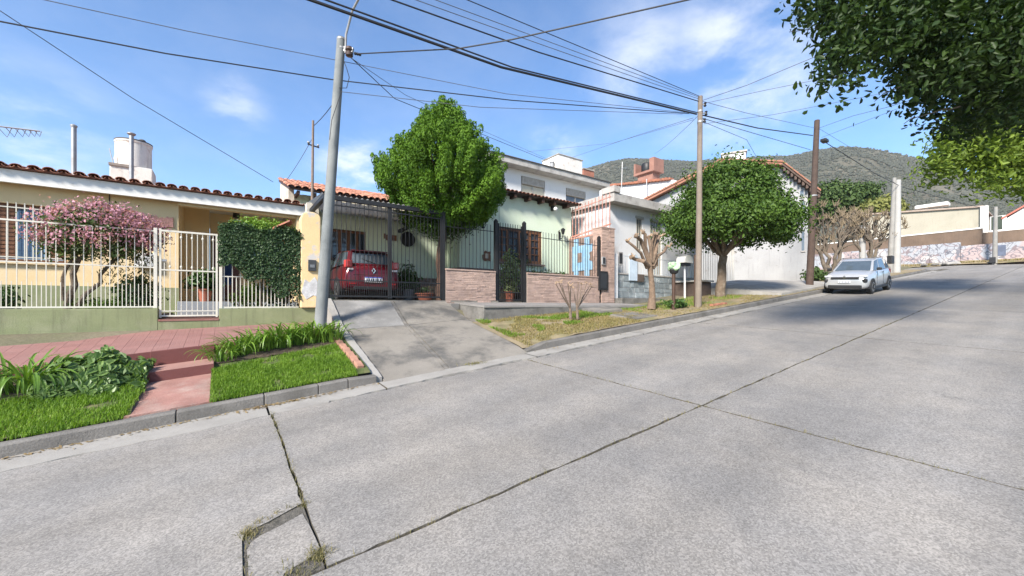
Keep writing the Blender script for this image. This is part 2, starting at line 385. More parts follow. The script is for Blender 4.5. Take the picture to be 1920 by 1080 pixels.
# ---- ground sheet out to the horizon
def gz(X, Y):
    base = 0.0922*max(-60, min(X, 62))+0.05*max(-8, min(Y, 6.5))-0.16
    if X > 62: base += 0.085*(min(X, 130)-62)
    l = lot(X)-0.06 if X < 60 else base
    k = ss(8.9, 10.3, Y)
    return lerp(base, max(l, base) if X > 13 else l, k)
def build_ground():
    xs = np.concatenate([np.linspace(-400, -30, 12), np.linspace(-20, 60, 97), np.linspace(66, 160, 14), np.linspace(220, 1500, 10)])
    ys = np.concatenate([np.linspace(-900, -30, 10), np.linspace(-12, 30, 64), np.linspace(36, 90, 10), np.linspace(140, 1500, 10)])
    V = [(x, y, gz(x, y)) for y in ys for x in xs]; W = len(xs)
    F_ = [(j*W+i, j*W+i+1, (j+1)*W+i+1, (j+1)*W+i) for j in range(len(ys)-1) for i in range(W-1)]
    structure(raw_mesh('ground', V, F_, M_GROUND, smooth=True))
build_ground()

# ---- road: concrete slabs over a joint bed
rb = MB()
def road_sheet():
    V = []; xs = np.linspace(-22, 60, 42); ys = [-2.3, 0, 3, 6.52]
    for y in ys:
        for x in xs: V.append((x, y, zr(x, y)-0.034))
    W = len(xs); rb.add(V, [(j*W+i, j*W+i+1, (j+1)*W+i+1, (j+1)*W+i) for j in range(3) for i in range(W-1)])
    # mouth of the side street
    V = []; xs = np.linspace(44.2, 56.5, 8); ys = np.linspace(6.525, 34, 8)
    for y in ys:
        for x in xs: V.append((x, y, zr(x, 6.5)-0.035))
    n = len(xs); rb.add(V, [(j*n+i, j*n+i+1, (j+1)*n+i+1, (j+1)*n+i) for j in range(7) for i in range(7)])
road_sheet()
road = structure(rb.build('road', M_JOINT))
YC = 2.62
jl = [-21, -14, -7, 0.5, 4.62, 10.5, 16.5, 22.5, 28.5, 34.5, 40.5, 46.5, 57]
jr = [-21, -13, -6, 4.62, 10.45, 16.5, 22.5, 28.5, 34.5, 40.5, 46.5, 57]
for k in range(len(jl)-1):
    a, b = jl[k]+0.012, jl[k+1]-0.012; far = a > 12
    y1 = 6.02 if a < 43 else 6.5
    if k == 2:   # broken corner: the slab stops short and a loose piece lies in the hole
        pts = [atR(u, v) for u, v in [(452, 1085), (452, 1015), (458, 1000), (503, 979), (558, 949)]]
        poly = [(a, YC+.013)]+[(a+(pts[0].x-a)*q/12, YC+.02+random.uniform(-.008, .008)) for q in range(1, 12)]
        poly += [(pts[0].x, YC+.013)]+[(p.x, p.y) for p in pts]+[(b, y) for y in np.linspace(pts[-1].y+.03, 6.02, 18)]
        poly += [(x, 6.03) for x in np.linspace(b-.1, a, 20)]
        rd = random.Random(3); out = []
        for i, p in enumerate(poly):
            out.append((p[0]+rd.uniform(-.011, .011), p[1]+rd.uniform(-.011, .011)))
        m = MB(); n = len(out)
        m.add([(x, y, zr(x, y)) for x, y in out]+[(x, y, zr(x, y)-.06) for x, y in out], [tuple(range(n))]+[(i, n+i, n+(i+1) % n, (i+1) % n) for i in range(n)])
        dark_sides(m.build('slab', M_ROAD, road), 1)
        pp = [atR(u, v) for u, v in [(467, 1090), (463, 1030), (470, 1016), (487, 1003), (530, 982), (567, 961), (573, 972), (580, 983), (591, 1006), (600, 1026), (588, 1040), (560, 1056), (533, 1073), (525, 1092)]]
        m = MB(); n = len(pp)
        m.add([(p.x, p.y, p.z-.006) for p in pp]+[(p.x, p.y, p.z-.06) for p in pp], [tuple(range(n))]+[(i, n+i, n+(i+1) % n, (i+1) % n) for i in range(n)])
        dark_sides(m.build('slab', M_ROAD, road), 1)
        patch('joint_fill', [(pts[0].x-.05, YC+.03), (.495, YC+.03), (.495, pts[-1].y+.02), (pts[1].x-.05, pts[2].y+.04)], lambda x, y: zr(x, y)-.011+.006*mnoise.noise((x*40, y*40, 0)), pm('gritty_fill', (0.115, 0.105, 0.088), .95, .35, 25, .4, 120, .8, 90, tint=(0.07, 0.065, 0.05), tscale=12), road, 20, 30, .02)
        continue
    patch('slab', [(a, YC+.013), (b, YC+.013), (b, y1), (a, y1)], zr, M_ROAD, road, nx=6 if far else 40, ny=4 if far else 26, jit=0.0 if far else 0.011, seed=k)
for k in range(len(jr)-1):
    a, b = jr[k]+0.012, jr[k+1]-0.012; far = a > 12
    patch('slab', [(a, -2.2), (b, -2.2), (b, YC-.013), (a, YC-.013)], zr, M_ROAD, road, nx=6 if far else 44, ny=4 if far else 30, jit=0.0 if far else 0.010, seed=50+k)
for k in range(4):
    patch('slab', [(44.4, 6.55+k*6.7), (56.4, 6.55+k*6.7), (56.4, 13.2+k*6.7), (44.4, 13.2+k*6.7)], lambda x, y: zr(x, 6.5), M_ROAD, road, 4, 4)
# gutter: a paler strip of cement with a wandering edge
gx = [-21, -12, -5, -1.9, 0.47, 2.0, 4.9, 8.2, 11.5, 16, 21, 27, 34, 43]
for k in range(len(gx)-1):
    rd = random.Random(k+9); a, b = gx[k]+.012, gx[k+1]-.012; n = 46; V = []; fs = []
    for i in range(n+1):
        x = lerp(a, b, i/n); w = 6.10 + 0.11*mnoise.noise((x*1.1, 3.3, 0)) + 0.03*mnoise.noise((x*7, 1.3, 0))
        if x < 1.2: w -= 0.10
        V += [(x, w, zr(x, w)+.005), (x, 6.5, zr(x, 6.5)+.009), (x, w, zr(x, w)-.03)]
    for i in range(n):
        q = 3*i; fs += [(q, q+3, q+4, q+1), (q+2, q+5, q+3, q)]
    MB().add(V, fs).build('gutter_strip', M_GUT, road)
# tufts and crumbs in the joints
def blades(name, pts, h, w, mat, parent=None, lean=0.5, kind='stuff', seed=1, hv=0.5):
    g = np.random.default_rng(seed); P = np.asarray(pts, dtype=float); n = len(P)
    a = g.uniform(0, 2*np.pi, n); hh = h*(1-hv+2*hv*g.random(n)); ww = w*(0.7+0.6*g.random(n))
    d = np.stack([np.cos(a), np.sin(a), np.zeros(n)], 1); b = np.stack([-np.sin(a), np.cos(a), np.zeros(n)], 1)
    ln = lean*g.random(n)
    mid = P + d*(hh*ln*0.35)[:, None] + np.array([0, 0, 1])*(hh*0.6)[:, None]
    tip = P + d*(hh*ln)[:, None] + np.array([0, 0, 1])*(hh*(1-0.25*ln))[:, None]
    V = np.stack([P-b*ww[:, None]/2, P+b*ww[:, None]/2, mid+b*ww[:, None]*0.4, tip, mid-b*ww[:, None]*0.4], 1).reshape(-1, 3)
    i = np.arange(n)[:, None]*5
    F_ = np.concatenate([np.concatenate([i, i+1, i+2], 1), np.concatenate([i, i+2, i+4], 1), np.concatenate([i+4, i+2, i+3], 1)])
    return raw_mesh(name, V, F_, mat, parent, kind=kind)
M_GRASS = leafmat('lawn_grass', (0.085, 0.175, 0.016), (0.22, 0.34, 0.04), 0.55, 0.35, 0.3, c3=(0.34, 0.31, 0.11))
M_DRYG = leafmat('dry_grass', (0.36, 0.27, 0.13), (0.21, 0.20, 0.07), 0.7, 0.3, 0.2)
M_WEED = leafmat('joint_weeds', (0.27, 0.22, 0.12), (0.15, 0.15, 0.06), 0.7, 0.3, 0.2)
def joint_pts():
    out = []; rd = random.Random(4)
    def line(p, q, n, s):
        for _ in range(n):
            t = rd.random(); out.append((lerp(p[0], q[0], t)+rd.gauss(0, s), lerp(p[1], q[1], t)+rd.gauss(0, s)))
    line((0.5, 6.2), (0.5, 3.45), 260, .012); line((-1, YC), (4.6, YC), 210, .010); line((4.6, YC), (14, YC), 300, .010)
    line((4.62, 5.9), (4.62, 0), 240, .009)
    for cx, cy, n, s in [(0.13, 3.33, 130, .03), (0.49, 2.78, 230, .04), (0.35, 2.70, 90, .05), (0.5, 3.46, 40, .02)]:
        for _ in range(n): out.append((cx+rd.gauss(0, s), cy+rd.gauss(0, s)))
    line((0.13, 3.4), (0.44, 3.5), 70, .012); line((0.1, 2.6), (0.12, 3.3), 40, .015)
    return [(x, y, zr(x, y)-.018) for x, y in out]
blades('joint_weeds', joint_pts()+[(3.75+random.gauss(0, .16), 6.42+random.gauss(0, .05), zr(3.75, 6.42)+.005) for _ in range(260)], 0.042, 0.005, M_WEED, None, 1.3, seed=5)
bpy.data.objects['joint_weeds']['label'] = 'dry weeds growing in the cracks between the road slabs'; bpy.data.objects['joint_weeds']['category'] = 'weeds'

# ---- kerb: single stones, a gap at the driveway, a turn into the side street
kerb = structure(thing('kerb', None, None, (0, 6.5, 0)))
def kstone(a, b, drop0=0.0, drop1=0.0):
    pr = []
    for x, dr in ((a, drop0), (b, drop1)):
        z0 = zr(x, 6.5)-0.06; z1 = zk(x)-dr
        pr += [(x, 6.50, z0), (x, 6.66, z0), (x, 6.66, z1), (x, 6.535, z1+.002), (x, 6.51, z1-.02)]
    m = MB(); m.add(pr, [(0, 1, 2, 3, 4), (9, 8, 7, 6, 5)]+[(i, i+5, (i+1) % 5+5, (i+1) % 5) for i in range(5)])
    m.build('kerb_stone', M_KERB, kerb, bevel=0.008)
def run_kerb(x0, x1, L0):
    x = x0; rd = random.Random(int(x0*10)+99)
    while x < x1-.05:
        n = min(x1, x+L0*rd.uniform(.75, 1.25));
        if x1-n < 0.3: n = x1
        kstone(x+.006, n-.006); x = n
run_kerb(-9, 0.45, 1.5); run_kerb(0.45, 1.55, 0.55); kstone(1.556, 1.98, 0, 0.03)
kstone(4.98, 5.5, 0.1, 0); run_kerb(5.5, 42, 1.9)
kp = [(42+2.2*math.sin(a), 8.7-2.2*math.cos(a)) for a in np.linspace(0, math.pi/2, 7)]+[(44.2, y) for y in (10.5, 13, 16, 20, 25, 30)]
for p, q in zip(kp[:-1], kp[1:]):
    m = MB(); d = Vector((q[0]-p[0], q[1]-p[1], 0)).normalized(); nn = Vector((-d.y, d.x, 0))*0.15
    a = Vector((p[0], p[1], 0)); b = Vector((q[0], q[1], 0)); pts = []
    for z in (-0.06, 0.15):
        for w in (a+d*.005, b-d*.005, b-d*.005+nn, a+d*.005+nn): pts.append((w.x, w.y, zr(min(w.x, 44), 6.5)+z))
    m.hexa(pts); m.build('kerb_stone', M_KERB, kerb, bevel=0.01)
# fallen leaves along the gutter
def litter():
    rd = random.Random(8); V = []; F_ = []
    spots = [(rd.uniform(-2.2, 2.0), 6.47-abs(rd.gauss(0, .05))) for _ in range(230)]+[(0.7+rd.gauss(0, .25), 6.46-abs(rd.gauss(0, .05))) for _ in range(150)]+[(rd.uniform(5, 20), 6.46-abs(rd.gauss(0, .06))) for _ in range(150)]
    spots += [(11+rd.gauss(0, 2.5), 7+abs(rd.gauss(0, .6))) for _ in range(220)]
    for x, y in spots:
        z = (zr(x, y) if y < 6.5 else zverge(x, y))+.014; s = rd.uniform(.012, .035); a = rd.uniform(0, 6.3); t = rd.uniform(-.4, .4)
        d = Vector((math.cos(a), math.sin(a), t))*s; e = Vector((-math.sin(a), math.cos(a), rd.uniform(-.3, .3)))*s*.45; c = Vector((x, y, z+.004)); n = len(V)
        V += [c-d, c+e, c+d, c-e]; F_.append((n, n+1, n+2, n+3))
    o = raw_mesh('fallen_leaves', [tuple(v) for v in V], F_, leafmat('litter', (0.30, 0.22, 0.10), (0.16, 0.11, 0.06), .8, .1), kind='stuff')
    o['label'] = 'dry fallen leaves lying along the gutter'; o['category'] = 'leaves'
litter()

# ---- lawns in front of the yellow house
def sheet(name, x0, x1, y0, y1, zf, mat, nx, ny, seed=0, rough=0.0):
    rd = random.Random(seed); xs = np.linspace(x0, x1, nx+1); ys = np.linspace(y0, y1, ny+1)
    V = [(x, y, zf(x, y)+rd.uniform(-rough, rough)) for y in ys for x in xs]; W = nx+1
    return structure(raw_mesh(name, V, [(j*W+i, j*W+i+1, (j+1)*W+i+1, (j+1)*W+i) for j in range(ny) for i in range(nx)], mat, smooth=True))
def pathL(Y): return interp(Y, [6.6, 7.2, 8.2], [-0.99, -0.93, -0.90])
lawn = sheet('lawn', -9, -0.93, 6.66, 8.6, zlawn, M_TURF, 60, 14, 1, .008)
lawn2 = sheet('lawn', -0.16, 1.93, 6.66, 8.6, zlawn, M_TURF, 20, 14, 2, .006)
def lawn_pts(n, x0, x1, y0, y1, keep, zf, seed):
    g = np.random.default_rng(seed); out = []
    while len(out) < n:
        x, y = g.uniform(x0, x1), g.uniform(y0, y1)
        if keep(x, y): out.append((x, y, zf(x, y)-.004))
    return out
gp = lawn_pts(26000, -4.2, -0.9, 6.62, 7.75, lambda x, y: x < pathL(y)+random.gauss(0, .02) and mnoise.noise((x*2.2, y*2.2, 0))+.6*mnoise.noise((x*6, y*6, 3)) > -0.32+random.gauss(0, .18), zlawn, 3)
g1 = blades('lawn_grass', gp, 0.055, 0.007, M_GRASS, None, 1.1, seed=2)
g1['label'] = 'bright green lawn grass left of the red path'; g1['category'] = 'grass'
gp = lawn_pts(26000, -0.15, 1.72, 6.62, 8.15, lambda x, y: y < 7.78+0.2*x+random.gauss(0, .04) and mnoise.noise((x*2.4, y*2.4, 5))+.6*mnoise.noise((x*7, y*7, 3)) > -.4+random.gauss(0, .18), zlawn, 4)
g2 = blades('lawn_grass', gp, 0.052, 0.007, M_GRASS, None, 1.1, seed=3)
g2['label'] = 'bright green lawn grass between red path and driveway'; g2['category'] = 'grass'
soil = sheet('soil_bed', -0.14, 1.80, 8.0, 8.72, lambda x, y: zlawn(x, y)+.012, M_SOIL, 24, 8, 3, .012)
soil2 = sheet('soil_bed', -4.2, -0.95, 7.7, 8.6, lambda x, y: zlawn(x, y)+.012, M_SOIL, 40, 8, 4, .012)

# ---- red pavement of small tiles, two steps, red cement path
pav = structure(thing('pavement', None, None, (-1, 9.5, 1.0)))
m = MB(); xs = np.linspace(-9, 1.86, 40); ys = np.linspace(8.6, 10.5, 6); V = [(x, y, zpav(x, y)-.014) for y in ys for x in xs]; W = 40
m.add(V, [(j*W+i, j*W+i+1, (j+1)*W+i+1, (j+1)*W+i) for j in range(5) for i in range(W-1)]); m.build('bedding', pm('tile_grout', (0.27, 0.15, 0.125), 0.9, .15, 4), pav)
def _tile(nt, N, L):
    b = N['Principled BSDF']; b.inputs['Roughness'].default_value = 0.75
    geo = N.new('ShaderNodeNewGeometry'); oi = N.new('ShaderNodeObjectInfo'); tc = N.new('ShaderNodeTexCoord')
    n = N.new('ShaderNodeTexNoise'); n.inputs['Scale'].default_value = 2.2; n.inputs['Detail'].default_value = 5; L.new(geo.outputs['Position'], n.inputs['Vector'])
    mx = N.new('ShaderNodeMix'); mx.data_type = 'RGBA'; mx.inputs[6].default_value = (0.235, 0.105, 0.09, 1); mx.inputs[7].default_value = (0.26, 0.145, 0.128, 1); L.new(n.outputs[0], mx.inputs[0])
    r = N.new('ShaderNodeMapRange'); r.inputs[3].default_value = 0.90; r.inputs[4].default_value = 1.08; L.new(oi.outputs['Random'], r.inputs[0])
    # pressed grooves, three to a tile
    s = N.new('ShaderNodeSeparateXYZ'); L.new(tc.outputs['Object'], s.inputs[0])
    def groove(src):
        q = N.new('ShaderNodeMath'); q.operation = 'MULTIPLY_ADD'; q.inputs[1].default_value = 15.3; q.inputs[2].default_value = 0.5; L.new(src, q.inputs[0])
        f = N.new('ShaderNodeMath'); f.operation = 'FRACT'; L.new(q.outputs[0], f.inputs[0])
        c = N.new('ShaderNodeMath'); c.operation = 'LESS_THAN'; c.inputs[1].default_value = 0.16; L.new(f.outputs[0], c.inputs[0]); return c.outputs[0]
    gmx = N.new('ShaderNodeMath'); gmx.operation = 'MAXIMUM'; L.new(groove(s.outputs[0]), gmx.inputs[0]); L.new(groove(s.outputs[1]), gmx.inputs[1])
    vm = N.new('ShaderNodeVectorMath'); vm.operation = 'SCALE'; L.new(mx.outputs[2], vm.inputs[0]); L.new(r.outputs[0], vm.inputs['Scale']); L.new(vm.outputs[0], b.inputs['Base Color'])
    bp = N.new('ShaderNodeBump'); bp.invert = True; bp.inputs['Strength'].default_value = 0.8; bp.inputs['Distance'].default_value = 0.006; L.new(gmx.outputs[0], bp.inputs['Height']); L.new(bp.outputs[0], b.inputs['Normal'])
M_TILE = mixmat('grooved_red_tile', _tile)
for a_, b_ in ((-9, -.955), (-.125, 1.86)):
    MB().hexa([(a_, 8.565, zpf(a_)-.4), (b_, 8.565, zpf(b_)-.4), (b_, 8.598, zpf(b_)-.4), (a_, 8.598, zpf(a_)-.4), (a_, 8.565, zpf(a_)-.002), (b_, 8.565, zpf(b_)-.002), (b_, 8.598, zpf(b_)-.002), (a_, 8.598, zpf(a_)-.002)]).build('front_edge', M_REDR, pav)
t0 = MB().box(-.099, .099, -.0942, .0942, -.012, 0).build('paving_tile', M_TILE, pav)
src = None
for i in range(25):
    for j in range(10):
        x = -3.15+.1+i*0.2; y = 8.6+.095+j*0.19
        if src is None: src = t0; t0.location = Vector((x, y, zpav(x, y)-.012))-ORG[pav.name]; o = t0
        else: o = inst(t0, (x, y, zpav(x, y)-.012), pav, name='paving_tile')
        o.rotation_euler = (math.atan((zpb(x)-zpf(x))/1.9), -math.atan(lerp(.0922, .034, (y-8.6)/1.9)), 0)
st = thing('garden_steps', 'two red cement steps climbing from the path to the tiled pavement', 'steps', (-.53, 8.2, .6))
def step(y0, y1, zlo, ztop):
    m = MB(); a, b = -.95, -.13
    m.hexa([(a, y0, zlo(a)), (b, y0, zlo(b)), (b, y1, zlo(b)), (a, y1, zlo(a)), (a, y0, ztop(a)), (b, y0, ztop(b)), (b, y1, ztop(b)), (a, y1, ztop(a))])
    return m
zt1 = lambda x: zpf(x)+.004; zt2 = lambda x: zpf(x)-.225; zt3 = lambda x: zpf(x)-.40
step(8.50, 8.598, zt3, zt1).build('riser', M_REDR, st, bevel=.008); step(7.77, 8.499, zt3, zt2).build('tread', pm('lit_red_tread', (0.30, 0.165, 0.135), .85, .15, 3, .1, 60, .2, 50), st, bevel=.012)  # light on the tread and shade on the riser are put into their reds
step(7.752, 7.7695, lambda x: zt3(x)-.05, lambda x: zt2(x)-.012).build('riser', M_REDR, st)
path = patch('path', [(-.99, 6.66), (-.13, 6.66), (-.14, 7.752), (-.92, 7.752)], lambda x, y: lerp(zk(x)+.02, zt3(x)+.02, (y-6.66)/1.09), pm('worn_red_path', (0.26, 0.135, 0.11), .88, .22, 2.2, .14, 60, .35, 50, tint=(0.31, 0.215, 0.18), tscale=2.4, tlo=.45, thi=.65), None, 14, 18, .08, .006); structure(path)
blades('path_edge_grass', [(pathL(y)+random.gauss(0, .02), y, zlawn(pathL(y), y)) for y in np.linspace(6.7, 8, 300)], .06, .007, M_GRASS, lawn, 1.2, seed=9)

# ---- driveway: slabs, raised edges, brick edging on the lawn side
drv = structure(thing('driveway', None, None, (3.4, 8.4, .5)))
def jx(Y): return lerp(3.2, 3.56, (Y-6.45)/3.95)
patch('slab', [(2.10, 6.46), (jx(6.46)-.05, 6.46), (jx(9.0)-.05, 9.0), (2.10, 9.08)], zdrive, M_CONC, drv, 14, 22, .08, .008, seed=1)
patch('slab', [(2.10, 9.11), (jx(9.03)-.05, 9.03), (jx(10.42)-.05, 10.42), (2.10, 10.42)], zdrive, pm('mottled_concrete', (0.175, 0.17, 0.16), 0.85, .25, 1.4, .16, 75, .35, 60, tint=(0.26, 0.25, 0.235), tscale=1.6, tlo=.5, thi=.7), drv, 14, 14, .08, .008, seed=2)  # greyer slab with paler patches
patch('slab', [(jx(6.46)+.05, 6.46), (4.98, 6.46), (5.05, 9.05), (jx(9.05)+.05, 8.98)], zdrive, M_CONC, drv, 14, 22, .08, .008, seed=3)
patch('slab', [(jx(9.0)+.05, 9.01), (5.05, 9.08), (5.10, 10.42), (jx(10.42)+.05, 10.42)], zdrive, M_CONC, drv, 14, 14, .08, .008, seed=4)
patch('joint_strip', [(jx(6.46)-.035, 6.46), (jx(6.46)+.035, 6.46), (jx(10.4)+.035, 10.42), (jx(10.4)-.035, 10.42)], lambda x, y: zdrive(x, y)-.004, M_CONC, drv, 2, 30, .06, .004, seed=5)
patch('raised_edge', [(1.96, 6.55), (2.085, 6.55), (2.085, 10.42), (1.93, 10.42)], lambda x, y: zdrive(2, y)+.05, M_CONCL, drv, 2, 30, .5, .006, seed=6)
patch('carport_floor', [(2.0, 10.44), (6.9, 10.44), (6.9, 14.0), (2.0, 14.0)], lambda x, y: 1.88+.012*(y-10.44), M_CONC, drv, 6, 6, .06)
sheet('driveway_bed', 1.98, 5.15, 6.45, 10.45, lambda x, y: zdrive(x, y)-.05, M_JOINT, 8, 20)
ed = thing('brick_edging', 'row of old bricks edging the lawn beside the driveway', 'edging', (1.8, 7.6, .7))
rd = random.Random(2)
for i in range(7):
    y = 6.95+i*.235; x = 1.815-.006*i
    MB().box(-.055, .055, -.108, .108, -.04, .03).build('brick', pm('edging_brick', (0.36, 0.19, 0.13), .9, .25, 6, .2, 60, .4, 50), ed, bevel=.008)
    o = ed.children[-1]; o.location = Vector((x, y, zlawn(x, y)-.02))-ORG[ed.name]; o.rotation_euler = (math.atan(.32), rd.uniform(-.05, .05), rd.uniform(-.06, .06))

# ---- dry verge up the street, grey terrace pavement in front of the green house
v1 = sheet('verge', 4.99, 42.0, 6.66, 8.75, zverge, M_DRY, 120, 12, 5, .006)
v2 = sheet('verge', 11.3, 42.0, 8.75, 10.9, lambda x, y: zverge(x, 8.75)+.05*(y-8.75)/2.15, M_DRY, 60, 5, 6, .006)
v3 = sheet('verge', 41.9, 44.1, 8.7, 30, lambda x, y: zr(44, 6.5)+.14, M_DRY, 3, 12, 7, .006)
def keepdry(x, y): return mnoise.noise((x*.8, y*1.3, 1)) + .5*mnoise.noise((x*3, y*3, 4)) > -.25
dp = lawn_pts(15000, 5.15, 9.4, 6.68, 8.8, keepdry, zverge, 6)+lawn_pts(16000, 9.4, 24, 6.68, 9.4, keepdry, lambda x, y: zverge(x, min(y, 8.75)), 7)
dg = blades('verge_grass', dp, .05, .009, M_DRYG, None, 1.5, seed=8); dg['label'] = 'patchy dry grass on the verge by the kerb'; dg['category'] = 'grass'
dp = lawn_pts(6000, 5.15, 9.8, 7.3, 8.85, lambda x, y: mnoise.noise((x*1.1, y*1.3, 7)) > .12 and x+y*1.2 > 14.0, zverge, 16)+lawn_pts(5000, 10.2, 17, 7.6, 9.8, lambda x, y: mnoise.noise((x*.7, y*1.3, 2)) > -.1, lambda x, y: zverge(x, min(y, 8.75)), 17)
dg = blades('verge_grass', dp, .065, .009, M_GRASS, None, 1.2, seed=18); dg['label'] = 'greener grass growing towards the back of the verge'; dg['category'] = 'grass'
ter = structure(thing('terrace_pavement', None, None, (8.5, 9.7, 1.5)))
def zter(x, y): return lerp(1.742, 1.835, (y-8.9)/1.6)
xs = [5.38, 6.7, 8.1, 9.5, 10.9, 12.4]
for k in range(5):
    patch('slab', [(xs[k]+.006, 8.8+.02*k), (xs[k+1]-.006, 8.82+.02*k), (xs[k+1]-.006, 10.49), (xs[k]+.006, 10.49)], zter, pm('terrace_cement', (0.235, 0.22, 0.205), .9, .2, 2, .14, 60, .3, 50), ter, 6, 6, .05, .003, seed=k)
m = MB(); ra, rb_ = zter(9, 8.84)-.052, zter(9, 10.45)-.052; m.hexa([(5.4, 8.84, 1.1), (12.3, 8.84, 1.5), (12.3, 10.45, 1.5), (5.4, 10.45, 1.1), (5.4, 8.84, ra), (12.3, 8.84, ra), (12.3, 10.45, rb_), (5.4, 10.45, rb_)]); m.build('retaining_edge', M_CONCD, ter, bevel=.01)
patch('channel', [(5.06, 8.7), (5.41, 8.7), (5.41, 10.44), (5.11, 10.44)], lambda x, y: lerp(1.30, 1.50, (y-8.7)/1.74), M_CONC, ter, 3, 8, .1, .004)
MB().box(5.10, 5.39, 10.1, 10.44, 1.3, 1.80).build('channel_end', M_CONCD, ter, bevel=.02)
for (x0, x1, y0, y1, dz, lab) in [(8.75, 9.75, 8.0, 8.72, .10, 'upper concrete stepping slab on the grass below the terrace'), (8.9, 9.9, 6.9, 7.75, .03, 'lower flat concrete stepping slab next to the kerb')]:
    m = MB(); m.hexa([(x0, y0, zverge(x0, y0)-.1), (x1, y0, zverge(x1, y0)-.1), (x1, y1, zverge(x1, y1)-.1), (x0, y1, zverge(x0, y1)-.1),
                      (x0, y0, zverge(x0, y0)+dz), (x1, y0, zverge(x1, y0)+dz), (x1, y1, zverge(x1, y1)+dz), (x0, y1, zverge(x0, y1)+dz)])
    tag(m.build('stepping_slab', M_CONC, None, bevel=.01), lab, 'slab')
ramp = structure(patch('ramp', [(17.6, 6.75), (24.5, 6.75), (23, 10.9), (17.2, 10.9)], lambda x, y: zverge(x, min(y, 8.7))+.09+.08*(y-6.7), M_CONCL, None, 8, 6, .3))
# ---- hill behind the town
SKY_U = [500, 800, 1000, 1095, 1140, 1180, 1250, 1300, 1340, 1400, 1480, 1540, 1580, 1640, 1690, 1730, 1800, 1900, 2100, 2600, 3600]
SKY_V = [560, 480, 345, 318, 305, 297, 301, 304, 299, 296, 293, 281, 276, 280, 290, 300, 322, 345, 380, 430, 500]
HR = 620.0
def hill_h(az, r):
    """height of the hill at bearing az (measured from the view axis) and distance r"""
    u = CU+FPX*math.tan(az) if abs(az) < 1.30 else CU+FPX*math.tan(math.copysign(1.30, az))
    v = interp(u, SKY_U, SKY_V)
    top = (CV-v)/FPX*HR*math.cos(min(1.3, abs(az))) + EYE
    f = max(0, (r-170)/(HR-170))**1.08 if r < HR else 1-0.35*ss(HR, HR+320, r)
    n = mnoise.fractal((az*HR/90, r/90, 3.1), 1.0, 2.0, 5)
    return 8 + (top-8)*f*(1 + 0.10*n*(1-ss(HR-120, HR, r))*f) + 6*n*f*(1-f)
def build_hill():
    azs = np.linspace(-0.75, 1.28, 170); rs = np.concatenate([np.linspace(150, HR, 60), np.linspace(HR+25, HR+330, 8)])
    V = []
    for r in rs:
        for a in azs:
            x = r*math.sin(a); y = r*math.cos(a); V.append((CT*y+ST*x, ST*y-CT*x, hill_h(a, r)))
    W = len(azs); F_ = [(j*W+i, j*W+i+1, (j+1)*W+i+1, (j+1)*W+i) for j in range(len(rs)-1) for i in range(W-1)]
    mh = pm('hill_scrub', (0.082, 0.083, 0.064), 1.0, .3, .012, .3, .25, tint=(0.12, 0.108, 0.082), tscale=.02, tlo=.45, thi=.6, spec=.05)
    structure(raw_mesh('hill', V, F_, mh, smooth=True))
    # wood on the slope: small crowns, one mass
    g = np.random.default_rng(5); base = MB().ball((0, 0, 0), 1, 5, 3); bv = np.array(base.v); bf = [f if len(f) == 4 else (*f, f[2]) for f in base.f]
    tri = [f for f in base.f if len(f) == 3]+[t for f in base.f if len(f) == 4 for t in ((f[0], f[1], f[2]), (f[0], f[2], f[3]))]
    tri = np.array(tri); VV = []; FF = []; cnt = 0
    while cnt < 26000:
        a = g.uniform(0.10, 0.92); r = 200+(HR+8-200)*g.random()**.62; x = r*math.sin(a); y = r*math.cos(a)
        if mnoise.noise((a*HR/45, r/45, 9)) < -0.28 and g.random() < .75: continue
        if r > HR-12 and g.random() < .35: pass
        s = g.uniform(.6, 1.6)*(r/HR)**.5*(1.0 if r < HR-15 else 1.15); z = hill_h(a, r)
        q = bv*np.array([s, s, s*g.uniform(.6, 1.1)])*(1+g.uniform(-.28, .28, (len(bv), 1))); ang = g.uniform(0, 6.28)
        q = np.stack([q[:, 0]*math.cos(ang)-q[:, 1]*math.sin(ang), q[:, 0]*math.sin(ang)+q[:, 1]*math.cos(ang), q[:, 2]], 1)
        VV.append(q+np.array([CT*y+ST*x, ST*y-CT*x, z+s*.35])); FF.append(tri+cnt*len(bv)); cnt += 1
    o = raw_mesh('hill_wood', np.concatenate(VV), np.concatenate(FF), leafmat('hill_leaves', (0.066, 0.071, 0.057), (0.092, 0.095, 0.077), .95, .0, .05), kind='stuff')
    o['label'] = 'grey green scrub wood covering the hill behind the street'; o['category'] = 'wood'
build_hill()
